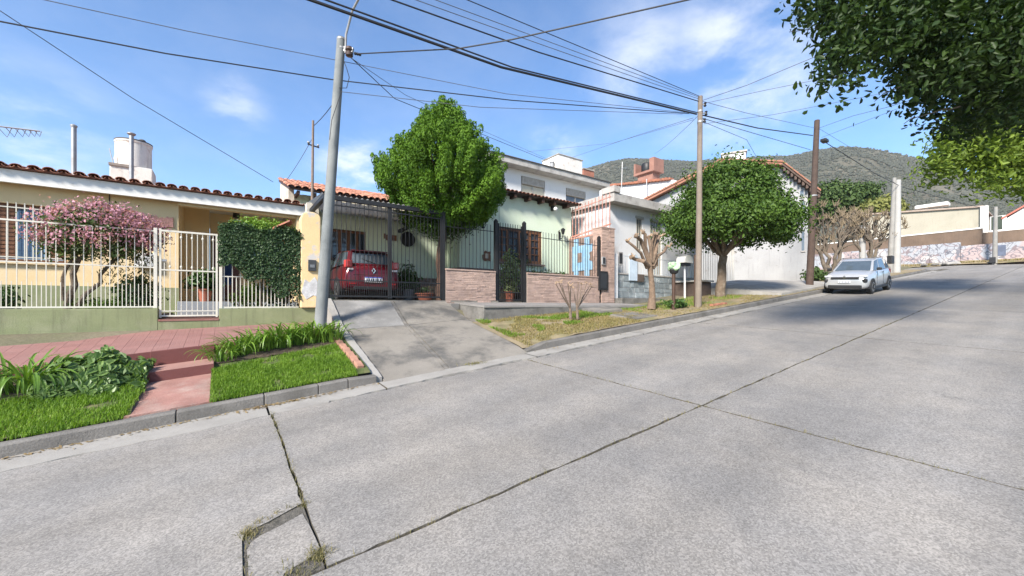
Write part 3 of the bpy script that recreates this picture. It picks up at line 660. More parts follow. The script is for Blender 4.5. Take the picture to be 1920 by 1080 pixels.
# ================================================================ foliage helpers (used by hedges, plants and trees)
def leaf_cloud(name, P, Nrm, size, mat, parent=None, seed=1, aspect=0.5, kind=None, droop=0.15, spread=0.6, fold=0.18, six=False):
    """one mesh of leaf faces at points P, roughly facing Nrm; each leaf is a folded blade of two faces"""
    g = np.random.default_rng(seed); P = np.asarray(P, float); n = len(P)
    nn = np.asarray(Nrm, float)+g.normal(0, spread, (n, 3)); nn /= np.linalg.norm(nn, axis=1, keepdims=True)+1e-9
    a = g.normal(0, 1, (n, 3)); a -= nn*(a*nn).sum(1, keepdims=True); a /= np.linalg.norm(a, axis=1, keepdims=True)+1e-9
    a[:, 2] -= droop; a /= np.linalg.norm(a, axis=1, keepdims=True)
    b = np.cross(nn, a); b /= np.linalg.norm(b, axis=1, keepdims=True)+1e-9
    L_ = size*(0.65+0.7*g.random(n))[:, None]; w = L_*aspect*0.5; f = nn*L_*fold
    if six:
        V = np.stack([P-a*L_*.5, P-a*L_*.12+b*w+f*.6, P+a*L_*.25+b*w*.8+f*.5, P+a*L_*.5-nn*L_*.12, P+a*L_*.25-b*w*.8+f*.5, P-a*L_*.12-b*w+f*.6], 1).reshape(-1, 3)
        i = np.arange(n)[:, None]*6
        F_ = np.concatenate([np.concatenate([i, i+1, i+2, i+3], 1), np.concatenate([i, i+3, i+4, i+5], 1)])
    else:
        V = np.stack([P-a*L_*.5, P+b*w+f, P+a*L_*.5, P-b*w+f], 1).reshape(-1, 3)
        i = np.arange(n)[:, None]*4
        F_ = np.concatenate([np.concatenate([i, i+1, i+2], 1), np.concatenate([i, i+2, i+3], 1)])
    return raw_mesh(name, V, F_, mat, parent, kind=kind)
def clump_points(c, r, nc, per, sig, seed, shell=0.5, zmin=-1.0, jit=0.08, cut=None):
    """leaf positions in clusters spread through an ellipsoid; normals point out of the crown"""
    g = np.random.default_rng(seed); c = np.array(c, float); r = np.array(r, float); P = []; Q = []
    k = 0
    while k < nc:
        d = g.normal(0, 1, 3); d /= np.linalg.norm(d)
        if d[2] < zmin: continue
        q = d*(shell+(1-shell)*g.random()**0.6)*(1+g.normal(0, jit))
        if cut is not None and not cut(c+q*r): continue
        k += 1; ctr = c+q*r; m = max(3, int(per*g.uniform(.6, 1.4)))
        pts = ctr+g.normal(0, 1, (m, 3))*np.array(sig)*g.uniform(.7, 1.3)
        P.append(pts); nv = (pts-ctr)*1.2+d*np.array(sig)*1.2+np.array([0, 0, .4*sig[2]])
        Q.append(nv/np.linalg.norm(nv, axis=1, keepdims=True))
    return np.concatenate(P), np.concatenate(Q)
def branch(m, a, b, r0, r1, wob=0.06, n=5, seed=0, k=7):
    rd = random.Random(seed); a = Vector(a); b = Vector(b); L_ = (b-a).length; pts = []
    for i in range(n+1):
        t = i/n; p = a.lerp(b, t)
        if 0 < i < n: p += Vector((rd.uniform(-1, 1), rd.uniform(-1, 1), rd.uniform(-.5, .8)))*wob*L_
        pts.append(p)
    m.tube(pts, [lerp(r0, r1, i/n) for i in range(n+1)], k); return pts
M_BARK = pm('bark', (0.135, 0.10, 0.07), .95, .3, 8, .3, 40, .9, 30, tint=(0.21, 0.175, 0.135), tscale=5)
M_BARKL = pm('pale_bark', (0.135, 0.11, 0.083), .95, .3, 7, .3, 40, .9, 25, tint=(0.07, 0.058, 0.046), tscale=3)
M_WHITE = pm('white_paint', (0.74, 0.72, 0.67), .6, .06, 2, .04, 40, tint=(0.58, 0.53, 0.45), tscale=5, tlo=.58, thi=.72)
M_IRONW = pm('white_iron', (0.58, 0.55, 0.47), .55, .06, 3, .05, 40, tint=(0.42, 0.30, 0.2), tscale=9, tlo=.66, thi=.74)
M_BLACK = pm('black_iron', (0.018, 0.018, 0.019), .5, .2, 5, .1, 40, spec=.4)
M_TERRA = pm('roof_tile', (0.34, 0.135, 0.08), .85, .22, 4, .14, 50, .3, 50, tint=(0.17, 0.09, 0.07), tscale=5, tlo=.5, thi=.7, island=.2)
M_WOOD = pm('brown_wood', (0.17, 0.075, 0.035), .55, .2, 4, .12, 60, .2, 40)
M_DWOOD = pm('dark_wood', (0.06, 0.032, 0.02), .6, .2, 4, .12, 60)
M_GLASS = glassmat('window_glass', (0.035, 0.045, 0.06))
M_GALV = pm('galvanised', (0.33, 0.33, 0.33), .5, .2, 4, .1, 40, metal=.5, tint=(0.22, 0.2, 0.18), tscale=4)
M_YEL = pm('yellow_plaster', (0.69, 0.52, 0.285), .85, .07, 1.2, .05, 40, .15, 60, tint=(0.66, 0.54, 0.36), tscale=.9, streak=(0.52, 0.42, 0.28), streaklo=.60, streakhi=.85)
M_GRN = pm('green_plinth', (0.205, 0.225, 0.115), .85, .16, 2, .08, 40, .25, 50, tint=(0.26, 0.265, 0.16), tscale=1.6, streak=(0.10, 0.105, 0.062), streaklo=.52, streakhi=.78)

# ================================================================ yellow house
yh = thing('yellow_house', 'single storey yellow plastered house with tiled eave and white fascia', 'house', (-3, 14, 1.4))
m = MB(); 
# front wall with the window opening, corner return, porch back wall
WX0, WX1, WZ0, WZ1 = -4.05, -2.92, 2.70, 3.95
m.box(-9, WX0, 13.4, 13.65, 1.3, 4.62); m.box(WX1, -.95, 13.4, 13.65, 1.3, 4.62); m.box(WX0, WX1, 13.4, 13.65, 1.3, WZ0); m.box(WX0, WX1, 13.4, 13.65, WZ1, 4.62)
m.build('wall', M_YEL, yh)
MB().box(-1.2, -.952, 13.652, 16.0, 1.3, 4.62).build('wall', M_YEL, yh)
MB().box(-.95, -.36, 15.2, 15.4, 1.3, 4.62).build('wall', M_YEL, yh)
m = MB(); m.box(-.36, 1.93, 15.75, 15.95, 1.3, 4.62); m.build('wall', M_YEL, yh)
MB().box(1.72, 1.93, 13.2, 15.74, 1.3, 4.60).build('wall', M_YEL, yh)
MB().box(-9, 1.95, 13.175, 19, 4.625, 4.70).build('ceiling_slab', M_WHITE, yh)
m = MB(); m.box(-9, -.94, 13.385, 13.3985, 1.3, 2.19); m.build('plinth', M_GRN, yh)
MB().box(-9, 1.94, 13.10, 13.17, 4.34, 4.615).build('fascia', M_WHITE, yh, bevel=.006)
MB().box(-.95, 1.9, 13.25, 13.45, 4.28, 4.624).build('lintel', M_YEL, yh)
# tiled edge
rf = MB(); rf.prism([(13.03, 4.66), (19, 5.12), (19, 4.72), (13.03, 4.63)], -9, 1.9, 'x'); roof = rf.build('roof', pm('roof_underlay', (0.24, 0.11, 0.075), .9), yh)
def barrel(L_=.42, r0=.088, r1=.072, th=.014, up=True):
    n = 7; V = []; F_ = []
    for e, (y, r) in enumerate(((0, r0), (L_, r1))):
        for q in (r, r-th):
            for i in range(n+1):
                a = math.pi*i/n; V.append((q*math.cos(a)*1.12, y, (q*math.sin(a)*.72) if up else -q*math.sin(a)*.6))
    W = n+1
    for i in range(n):
        F_ += [(i, i+1, 2*W+i+1, 2*W+i), (W+i+1, W+i, 3*W+i, 3*W+i+1), (i, W+i, W+i+1, i+1), (2*W+i, 2*W+i+1, 3*W+i+1, 3*W+i)]
    F_ += [(0, 2*W, 3*W, W), (n, W+n, 3*W+n, 2*W+n)]
    return V, F_
tv, tf = barrel(); tile = MB().add(tv, tf).build('tile', M_TERRA, roof, smooth=True)
pv, pf = barrel(.42, .085, .095, .014, False); pan = MB().add(pv, pf).build('tile', M_TERRA, roof, smooth=True)
tc0 = ORG[tile.name].copy(); pc0 = ORG[pan.name].copy(); rd = random.Random(5); first = True
x = -4.7
while x < 1.88:
    for row in range(2):
        yy = 12.96+row*.36; zz = 4.685+row*.03
        c = Vector((x+rd.uniform(-.012, .012), yy+rd.uniform(-.015, .015), zz+rd.uniform(-.006, .006)))
        if first: tile.location = c+tc0-ORG[roof.name]; pan.location = Vector((x+.115, yy, zz+.015))+pc0-ORG[roof.name]; first = False; continue
        inst(tile, c+tc0, roof, (R(4), rd.uniform(-.05, .05), rd.uniform(-.04, .04)))
        inst(pan, Vector((x+.115, yy+.01, zz+.012))+pc0, roof, (R(4), 0, rd.uniform(-.02, .02)))
    x += .228
# window with wooden shutters and white grille
w = MB(); w.box(WX0, WX0+.07, 13.46, 13.54, WZ0, WZ1); w.box(WX1-.07, WX1, 13.46, 13.54, WZ0, WZ1); w.box(WX0+.07, WX1-.07, 13.46, 13.54, WZ1-.08, WZ1); w.box(WX0+.07, WX1-.07, 13.46, 13.54, WZ0, WZ0+.06)
win = w.build('window', M_WOOD, yh)
for a, b in ((WX0+.08, WX0+.36), (WX1-.36, WX1-.08)):
    m = MB(); m.box(a, b, 13.49, 13.52, WZ0+.07, WZ1-.09)
    for k in range(12): z = WZ0+.1+k*.09; m.box(a+.03, b-.03, 13.475, 13.489, z, z+.06)
    m.build('shutter', M_WOOD, win)
MB().box(WX0+.37, WX1-.37, 13.50, 13.51, WZ0+.07, WZ1-.09).build('pane', glassmat('reflection_pane', (0.05, 0.09, 0.16)), win)  # sky reflection put into the pane as a blue base colour
MB().box(WX0-.06, WX1+.06, 13.33, 13.45, WZ0-.06, WZ0-.005).build('sill', M_YEL, yh, bevel=.008)
g_o = MB().box(WX0-.04, WX1+.04, 13.345, 13.365, WZ0+.08, WZ0+.10).build('window_grille', M_IRONW, yh); MB().box(WX0-.04, WX1+.04, 13.345, 13.365, WZ1-.1, WZ1-.08).build('rail', M_IRONW, g_o)
b0 = None
for k in range(10):
    x = WX0+.02+k*.122
    if b0 is None: b0 = MB().bar((x, 13.355, WZ0+.02), (x, 13.355, WZ1+.02), .018).build('bar', M_IRONW, g_o)
    else: inst(b0, ORG[b0.name]+Vector((k*.122, 0, 0)), g_o)
# porch: door, blue window, dark boarding, floor
MB().box(-.30, .42, 15.70, 15.748, 1.9, 3.95).build('door', pm('dark_red_wood', (0.10, 0.035, 0.025), .5), yh)
d2 = MB().box(.0, .22, 15.68, 15.699, 2.4, 3.8).build('door_pane', glassmat('porch_glass', (0.03, 0.06, 0.16)), yh)
wf = MB().box(.62, 1.68, 15.66, 15.749, 2.75, 3.75).build('window', M_DWOOD, yh)
MB().box(.67, 1.13, 15.65, 15.659, 2.8, 3.7).build('pane', glassmat('porch_blue', (0.035, 0.075, 0.22)), wf); MB().box(1.17, 1.63, 15.65, 15.659, 2.8, 3.7).build('pane', MATS['porch_blue'], wf)
MB().box(-.95, 1.72, 13.0, 15.2, 1.42, 1.84).build('porch_floor', pm('porch_cement', (0.26, 0.28, 0.30), .7, .15, 3), yh, bevel=.01)
MB().box(-.36, 1.72, 15.2, 15.75, 1.42, 1.838).build('porch_floor', MATS['porch_cement'], yh)
m = MB(); m.tube([atY(203, 356, 13.38), atY(205, 363, 13.385), atY(205.5, 400, 13.385), atY(206, 470, 13.385)], .008, 6); m.build('wall_cable', M_BLACK, yh)
# garden floor
patch('garden_path', [(-1.06, 10.72), (-.06, 10.72), (-.06, 12.99), (-1.06, 12.99)], lambda x, y: 1.475, M_REDC, None, 4, 6, .05)['kind'] = 'structure'
patch('garden_soil', [(-9, 10.72), (-1.07, 10.72), (-1.07, 13.38), (-9, 13.38)], lambda x, y: 1.56, M_SOIL, None, 4, 4, .05)['kind'] = 'structure'
patch('garden_soil', [(-.05, 10.72), (1.72, 10.72), (1.72, 12.99), (-.05, 12.99)], lambda x, y: 1.56, M_SOIL, None, 4, 4, .05)['kind'] = 'structure'
# things on the house
p = atY(443, 400, 14.1); ln = thing('porch_lantern', 'black iron lantern hanging from the yellow porch ceiling', 'lantern', (p.x, p.y, p.z-.14))
m = MB(); m.lathe([(.03, -.15), (.085, -.13), (.09, -.12), (.075, .06), (.03, .10), (.02, .13)], (p.x, p.y, p.z), 8); m.build('shade', M_BLACK, ln)
m = MB(); m.lathe([(.07, -.119), (.06, .05)], (p.x, p.y, p.z), 8); m.tube([(p.x, p.y, p.z+.13), (p.x, p.y, 4.62)], .006, 5); m.build('chain', M_BLACK, ln)
p0 = atY(268, 502, 13.38); p1 = atY(293, 476, 13.38)
mbx = thing('meter_box', 'white meter box fixed to the yellow wall behind the fence', 'meter box', ((p0.x+p1.x)/2, 13.35, p0.z))
MB().box(p0.x-.13, p1.x-.02, 13.27, 13.384, p0.z, p1.z).build('case', M_WHITE, mbx, bevel=.01); MB().box(p0.x+.03, p1.x-.05, 13.258, 13.269, p0.z+.03, p1.z-.03).build('cover', pm('grey_cover', (0.45, 0.45, 0.44), .4), mbx)
p0 = atY(276, 423, 13.38); p1 = atY(325, 411, 13.38)
m = MB(); n = 14; top = [(lerp(p0.x, p1.x, i/n), p1.z+.05*math.sin(i/n*9)*.35+.02*(i % 3)) for i in range(n+1)]; bot = [(lerp(p1.x, p0.x, i/n), p0.z+.012*math.sin(i)) for i in range(n+1)]
m.prism(top+bot, 13.355, 13.384); sg = m.build('name_board', pm('carved_board', (0.25, 0.13, 0.11), .8, .3, 9, .2, 40, .6, 30)); tag(sg, 'carved reddish wooden board on the yellow wall above the fence', 'board')
def flue(u, vt, vb, Y, r, hat, lab):
    a = atY(u, vb, Y); b = atY(u, vt, Y); t = thing('flue_pipe', lab, 'flue', (a.x, Y, 4.7))
    m = MB(); m.tube([(a.x, Y, 4.6), (a.x, Y, b.z-.05)], r, 10); m.build('pipe', M_GALV, t, smooth=True)
    m = MB(); m.lathe([(r*1.05, -.05), (r*1.9 if hat else r*1.3, -.01), (r*1.9 if hat else r*1.3, .01), (r*.6, .035)], (a.x, Y, b.z), 12); m.build('cap', M_GALV, t, smooth=True)
flue(138.5, 236, 330, 14.6, .052, False, 'plain grey metal flue pipe left of the water tank')
flue(246.5, 251, 343, 14.3, .048, True, 'metal flue pipe with flared cap in front of water tank')
a = atY(251, 345, 16.0)
wt = thing('water_tank', 'round whitewashed water tank on a stained block above the tiles', 'water tank', (a.x, 16.0, 4.8))
M_WW = pm('whitewash', (0.66, 0.62, 0.56), .9, .12, 2.5, .08, 40, .3, 40, tint=(0.46, 0.33, 0.25), tscale=3.2, tlo=.56, thi=.72, streak=(0.30, 0.24, 0.2))
rT = 0.40; zt = atY(251, 272, 16).z; zm = atY(251, 318, 16).z
MB().lathe([(rT*1.0, 0), (rT*1.0, zt-zm-.03), (rT*1.04, zt-zm-.02), (rT*1.04, zt-zm+.03), (rT*.3, zt-zm+.07)], (a.x, 16, zm), 28).build('drum', M_WW, wt, smooth=True)
MB().lathe([(rT*1.05, 0), (rT*1.05, .03), (rT*.5, .06)], (a.x, 16, zt+.032), 28).build('lid', pm('dark_felt', (0.09, 0.085, 0.08), .9), wt, smooth=True)
MB().lathe([(.08, 0), (.08, .07), (.05, .09)], (a.x+.2, 15.85, zt+.06), 10).build('hatch', MATS['dark_felt'], wt)
MB().box(a.x-rT*1.12, a.x+rT*1.12, 15.62, 16.4, 4.7, zm).build('base', M_WW, wt, bevel=.02)
MB().box(a.x-rT*1.16, a.x-.02, 15.58, 16.42, zm-.06, zm+.012).build('base_ledge', pm('stained_cement', (0.25, 0.21, 0.18), .95, .3, 5), wt)
m = MB(); q = atY(213, 310, 15.7); m.tube([q, atY(205, 278, 15.7)], .012, 5); m.tube([atY(212, 300, 15.7), atY(217, 285, 15.7)], .008, 5); m.tube([atY(213, 312, 15.7), (q.x, 15.72, 4.72)], .012, 5); tag(m.build('bent_rod', M_GALV), 'thin bent metal rod leaning beside the water tank', 'rod')
an = thing('television_antenna', 'thin aerial with zigzag elements above the roof at the left edge', 'antenna', (-6.2, 16.0, 4.7))
a = atY(-60, 230, 16); b = atY(75, 246, 16); m = MB(); m.tube([a, b], .018, 6); m.build('boom', M_GALV, an)
for u in (8, 22, 38, 50, 62, 72):
    p = a.lerp(b, (u+60)/135); s = .32*(1-(u/135)); m = MB(); m.tube([p+Vector((-s*.5, 0, 0)), p+Vector((0, .1, -s*.75)), p+Vector((s*.35, 0, 0))], .009, 5); m.build('element', M_GALV, an)
m = MB(); q = atY(-20, 234, 16); m.tube([(q.x, 16, 4.7), (q.x, 16, q.z)], .02, 6); m.build('mast', M_GALV, an)

# ================================================================ garden wall, fence, gate, pillar
gw = thing('garden_wall', 'low dull green plastered garden wall along the red pavement', 'wall', (-3, 10.6, 1.1))
m = MB(); m.hexa([(-9, 10.5, .8), (-1.06, 10.5, 1.0), (-1.06, 10.7, 1.0), (-9, 10.7, .8), (-9, 10.5, 1.665), (-1.06, 10.5, 1.685), (-1.06, 10.7, 1.685), (-9, 10.7, 1.665)]); m.build('wall_run', M_GRN, gw, bevel=.012)
m = MB(); m.hexa([(-.09, 10.5, 1.0), (1.86, 10.5, 1.1), (1.86, 10.7, 1.1), (-.09, 10.7, 1.0), (-.09, 10.5, 1.675), (1.86, 10.5, 1.685), (1.86, 10.7, 1.685), (-.09, 10.7, 1.675)]); m.build('wall_run', M_GRN, gw, bevel=.012)
MB().box(-1.058, -.092, 10.502, 10.7, 1.0, 1.43).build('threshold', M_GRN, gw); MB().box(-1.058, -.092, 10.49, 10.72, 1.431, 1.468).build('threshold_tile', M_REDC, gw)
def fence(name, label, x0, x1, rails, bars, z0, z1, Y, mat, w, parent_loc=None, bar_w=.016, group=None, tops=None):
    t = thing(name, label, 'fence', ((x0+x1)/2, Y, z0), group)
    for (za, zb, rw) in rails: MB().bar((x0, Y, za), (x1, Y, zb), rw, rw).build('rail', mat, t)
    b = None
    for k, x in enumerate(bars):
        zz = z1 if not callable(z1) else z1(x)
        if b is None: b = MB().bar((x, Y, z0), (x, Y, zz), bar_w).build('bar', mat, t); c0 = ORG[b.name].copy(); x00 = x; h0 = zz-z0
        else: inst(b, c0+Vector((x-x00, 0, 0)), t, (0, random.uniform(-.004, .004), 0), (1, 1, (zz-z0)/h0))
    return t
f1 = fence('white_fence', 'white iron bar fence on the green wall in front of the flowering tree', -5.6, -1.13, [(1.705, 1.715, .028), (2.50, 2.49, .022), (3.20, 3.21, .028)], [-5.55+.115*k for k in range(39)], 1.71, lambda x: 3.20, 10.6, M_IRONW, .016, bar_w=.0125)
lowbar = None
for k in range(39):
    x = -5.4925+.115*k
    if x > -1.16: break
    if lowbar is None: lowbar = MB().bar((x, 10.6, 1.71), (x, 10.6, 2.16), .0105).build('short_bar', M_IRONW, f1); lc = ORG[lowbar.name].copy()
    else: inst(lowbar, lc+Vector((.115*k, 0, 0)), f1)
MB().box(-1.13, -1.075, 10.57, 10.63, 1.69, 3.27).build('post', M_IRONW, f1, bevel=.005)
gt = thing('garden_gate', 'white wrought iron garden gate above the red threshold', 'gate', (-.6, 10.6, 1.47))
m = MB(); m.box(-1.05, -1.015, 10.585, 10.615, 1.50, 3.27); m.box(-.145, -.11, 10.585, 10.615, 1.50, 3.25); m.box(-1.015, -.145, 10.585, 10.615, 1.52, 1.55); m.box(-1.015, -.145, 10.585, 10.615, 1.62, 1.64); m.box(-1.015, -.145, 10.585, 10.615, 2.44, 2.465); m.box(-1.015, -.145, 10.585, 10.615, 3.215, 3.25); m.build('gate_frame', M_IRONW, gt)
b = None
for k in range(10):
    x = -1.015+.087*(k+.5)
    if b is None: b = MB().bar((x, 10.6, 1.55), (x, 10.6, 3.22), .0125).build('bar', M_IRONW, gt)
    else: inst(b, ORG[b.name]+Vector((.087*k, 0, 0)), gt)
    if k % 2 == 1:
        for zc in (3.12, 2.52):
            m = MB(); m.lathe([(.004, -.04), (.022, 0), (.004, .04)], (x, 10.6, zc), 6); m.build('finial', M_IRONW, gt)
m = MB(); m.box(-1.0, -.93, 10.55, 10.585, 2.62, 2.66); m.build('latch', M_GALV, gt)
f2 = fence('white_fence', 'white iron bar fence under the clipped hedge beside the gate', -.04, 1.42, [(1.70, 1.705, .03), (2.36, 2.37, .02), (3.0, 3.0, .02)], [-.0+.072*k for k in range(20)], 1.70, lambda x: 3.02 if int(round(x/.072)) % 2 == 0 else 2.37, 10.6, M_IRONW, .014)
MB().box(-.085, -.03, 10.57, 10.63, 1.68, 3.25).build('post', M_IRONW, f2, bevel=.005)
pl = thing('gate_pillar', 'yellow plastered pillar with rounded top beside the concrete pole', 'pillar', (1.65, 10.6, 1.6))
m = MB(); prof = [(1.44, 1.69), (1.86, 1.69), (1.86, 3.80)]+[(1.66+.20*math.cos(a), 3.80+.13*math.sin(a)) for a in np.linspace(0.2, math.pi-.2, 8)]+[(1.44, 3.74)]
m.prism(prof, 10.42, 10.76); m.build('shaft', pm('pillar_plaster', (0.70, 0.51, 0.27), .85, .08, 2, .06, 40, .25, 40, tint=(0.50, 0.47, 0.44), tscale=2.6, tlo=.56, thi=.63, streak=(0.5, 0.4, 0.28)), pl, bevel=.02)
m = MB(); m.add([(x, y, z) for x, y, z in [(1.45, 10.412, 2.05), (1.52, 10.412, 2.35), (1.62, 10.412, 2.28), (1.73, 10.412, 2.41), (1.84, 10.412, 2.2), (1.84, 10.412, 1.92), (1.7, 10.412, 1.98), (1.55, 10.412, 1.88)]]+[(x, 10.424, z) for x, z in [(1.45, 2.05), (1.52, 2.35), (1.62, 2.28), (1.73, 2.41), (1.84, 2.2), (1.84, 1.92), (1.7, 1.98), (1.55, 1.88)]], [tuple(range(8))]+[(i, i+8, (i+1) % 8+8, (i+1) % 8) for i in range(8)]); m.build('plaster_patch', pm('grey_patch', (0.5, 0.49, 0.48), .9, .3, 9, .15, 40, .4, 30), pl)
for k in range(3):
    tv, tf = barrel(.40, .08, .075); mm = Matrix.Translation((1.40-.18*k*0-.02, 10.48+.12*k, 3.80-.02)) @ Matrix.Rotation(R(62), 4, 'Z') @ Matrix.Rotation(R(-26), 4, 'X')
    MB().add([mm @ Vector(v)-Vector((.25, .05, .14)) + Vector((.25 if False else .12, 0, 0)) for v in tv], tf).build('tile', M_TERRA, pl, smooth=True)
p = atY(585, 498, 10.42); eb = thing('electric_meter', 'dark grey electricity meter box set in the yellow pillar', 'meter box', (p.x, 10.4, p.z-.1))
MB().box(p.x-.085, p.x+.085, 10.37, 10.4185, p.z-.13, p.z+.13).build('case', pm('dark_plastic', (0.05, 0.052, 0.055), .4), eb, bevel=.008); MB().box(p.x-.05, p.x+.05, 10.362, 10.3695, p.z-.05, p.z+.02).build('display', pm('grey_plastic', (0.16, 0.17, 0.18), .3), eb)

# ---- plants of the front garden
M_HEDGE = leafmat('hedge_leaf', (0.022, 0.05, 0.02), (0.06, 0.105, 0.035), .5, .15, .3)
M_HTOP = leafmat('hedge_top_leaf', (0.10, 0.20, 0.02), (0.22, 0.34, 0.035), .45, .35, .4)  # brighter yellow-green leaves along the hedge top
hd = thing('hedge', 'dense dark green clipped hedge hanging over the white fence', 'hedge', (.7, 10.6, 1.6))
g = np.random.default_rng(21); P = []; Q = []
for _ in range(13000):
    f = g.random(); x = g.uniform(-.08, 1.44); zl = interp(x, [-.1, .3, .8, 1.1, 1.45], [2.62, 2.45, 2.15, 1.95, 1.82])+.1*math.sin(x*11); zh = 3.42+.05*math.sin(x*7)
    z = lerp(zl, zh, g.random()**.8)
    bul = .10*math.sin(x*9+z*4)+.08*math.sin(x*23+z*17)
    if f < .68: y = 10.42-.10*bul+abs(g.normal(0, .05)); nv = (0, -1, .35)
    elif f < .86: z = zh+g.normal(0, .045); y = g.uniform(10.4, 10.95); nv = (0, -.2, 1)
    else: y = g.uniform(10.45, 10.9); nv = (g.normal(), -.5, .3)
    P.append((x+g.normal(0, .02), y, z)); Q.append(nv)
leaf_cloud('foliage', P, Q, .055, M_HEDGE, hd, 3, .62, spread=.55)
P, Q = clump_points((.72, 10.95, 3.42), (.66, .3, .26), 120, 30, (.07, .07, .06), 22, .5, -.2); leaf_cloud('top_foliage', P, Q, .05, M_HTOP, hd, 4, .6)
m = MB()
for k, x in enumerate((.25, .7, 1.15)): branch(m, (x, 10.8, 1.56), (x+.05, 10.72, 3.2), .022, .012, .03, 5, k)
m.build('stem', M_BARK, hd)
pt = thing('flowering_tree', 'small spreading tree with pink blossom behind the white fence', 'tree', (-2.42, 11.15, 1.56))
m = MB(); base = Vector((-2.42, 11.15, 1.54))
b1 = branch(m, base, (-2.28, 11.1, 2.55), .062, .045, .04, 5, 1); branch(m, b1[-1], (-2.45, 11.0, 3.1), .04, .018, .07, 5, 2); branch(m, b1[-1], (-2.0, 11.15, 3.05), .038, .015, .08, 5, 3)
b2 = branch(m, base+Vector((.1, .02, .02)), (-1.85, 11.15, 2.55), .045, .03, .06, 5, 4); branch(m, b2[-1], (-1.35, 11.1, 3.05), .028, .012, .08, 5, 5); branch(m, b2[-1], (-1.75, 11.3, 3.1), .026, .012, .08, 5, 6)
b3 = branch(m, base+Vector((-.05, .03, .3)), (-2.3, 11.25, 2.9), .04, .02, .1, 5, 7); m.build('trunk', M_BARK, pt, smooth=True)
P, Q = clump_points((-1.95, 11.1, 3.06), (.86, .6, .50), 190, 30, (.10, .10, .08), 31, .5, -.85); leaf_cloud('crown', P, Q, .07, leafmat('tree_leaf_mix', (0.028, 0.05, 0.012), (0.10, 0.15, 0.03), .45, .25, c3=(0.22, 0.085, 0.075)), pt, 5, .5)
P, Q = clump_points((-1.95, 11.05, 3.14), (.90, .64, .54), 300, 20, (.085, .085, .06), 32, .85, -.5); leaf_cloud('blossom', P, Q, .048, leafmat('pink_blossom', (0.34, 0.13, 0.17), (0.58, 0.33, 0.40), .6, .3, .2, c3=(0.78, 0.60, 0.66)), pt, 6, .8)
P, Q = clump_points((-1.5, 11.1, 2.5), (.55, .3, .45), 70, 8, (.05, .05, .14), 33, .2, -1); leaf_cloud('hanging_twigs', P, Q, .07, leafmat('twig_leaf', (0.08, 0.09, 0.03), (0.17, 0.14, 0.06), .6, .2), pt, 7, .25, droop=1.5, kind='stuff')
def small_plant(name, label, c, r, n, size, mat, seed, asp=.45, cat='plant', stem=True, droop=.15):
    t = thing(name, label, cat, c)
    P, Q = clump_points((c[0], c[1], c[2]+r[2]*1.0), r, max(6, n//14), 14, (r[0]*.22, r[1]*.22, r[2]*.2), seed, .35, -.9); P[:, 2] = np.maximum(P[:, 2], c[2]+.02)
    leaf_cloud('foliage', P, Q, size, mat, t, seed, asp, droop=droop, six=True)
    if stem:
        m = MB()
        for k in range(3): branch(m, (c[0]+.02*k-.02, c[1], c[2]-.02), (c[0]+r[0]*.5*(k-1), c[1], c[2]+r[2]*1.2), .012, .006, .08, 4, seed+k, 5)
        m.build('stem', M_BARK, t)
    return t
M_PL1 = leafmat('garden_leaf', (0.022, 0.06, 0.018), (0.08, 0.15, 0.03), .4, .25)
small_plant('garden_shrub', 'leafy dark shrub behind the fence just left of the gate post', (-1.45, 11.3, 1.58), (.33, .3, .36), 900, .10, M_PL1, 41)
small_plant('garden_shrub', 'low green groundcover at the foot of the flowering tree', (-2.0, 11.2, 1.56), (.42, .25, .16), 600, .07, leafmat('groundcover', (0.06, 0.12, 0.02), (0.15, 0.24, 0.04), .5, .3), 42, stem=False)
small_plant('garden_shrub', 'small leafy plant behind the fence at the left edge', (-3.35, 11.3, 1.58), (.35, .25, .24), 500, .09, M_PL1, 43)
small_plant('garden_shrub', 'broad leafed plant under the hedge behind white bars', (.55, 11.1, 1.56), (.4, .25, .32), 700, .09, MATS['groundcover'], 44)
small_plant('garden_shrub', 'dark leafy plant under the right end of the hedge', (1.15, 11.0, 1.56), (.3, .22, .4), 700, .08, M_PL1, 45)
def potted(label, c, pr, ph, r, n, size, mat, seed, potmat, asp=.35, spiky=False):
    t = thing('potted_plant', label, 'potted plant', c)
    MB().lathe([(pr*.7, 0), (pr, ph*.9), (pr*1.1, ph*.9), (pr*1.1, ph), (pr*.9, ph), (pr*.85, ph*.9)], c, 16).build('pot', potmat, t, smooth=True)
    P, Q = clump_points((c[0], c[1], c[2]+ph+r[2]*.8), r, max(6, n//12), 12, (r[0]*.25, r[1]*.25, r[2]*.22), seed, .3, -.9); P[:, 2] = np.maximum(P[:, 2], c[2]+ph*.9)
    leaf_cloud('foliage', P, Q, size, mat, t, seed, asp, six=True, droop=.4)
    m = MB()
    for k in range(4): branch(m, (c[0], c[1], c[2]+ph*.85), (c[0]+r[0]*.5*math.cos(k*1.7), c[1]+r[1]*.5*math.sin(k*1.7), c[2]+ph+r[2]), .009, .004, .05, 3, seed+k, 5)
    m.build('stem', M_BARK, t); return t
M_POT = pm('terracotta_pot', (0.30, 0.10, 0.06), .8, .15, 5)
potted('dark leafed plant in a red pot on the porch behind the gate', (-.42, 13.6, 1.842), .16, .34, (.34, .3, .26), 600, .14, M_PL1, 51, M_POT)
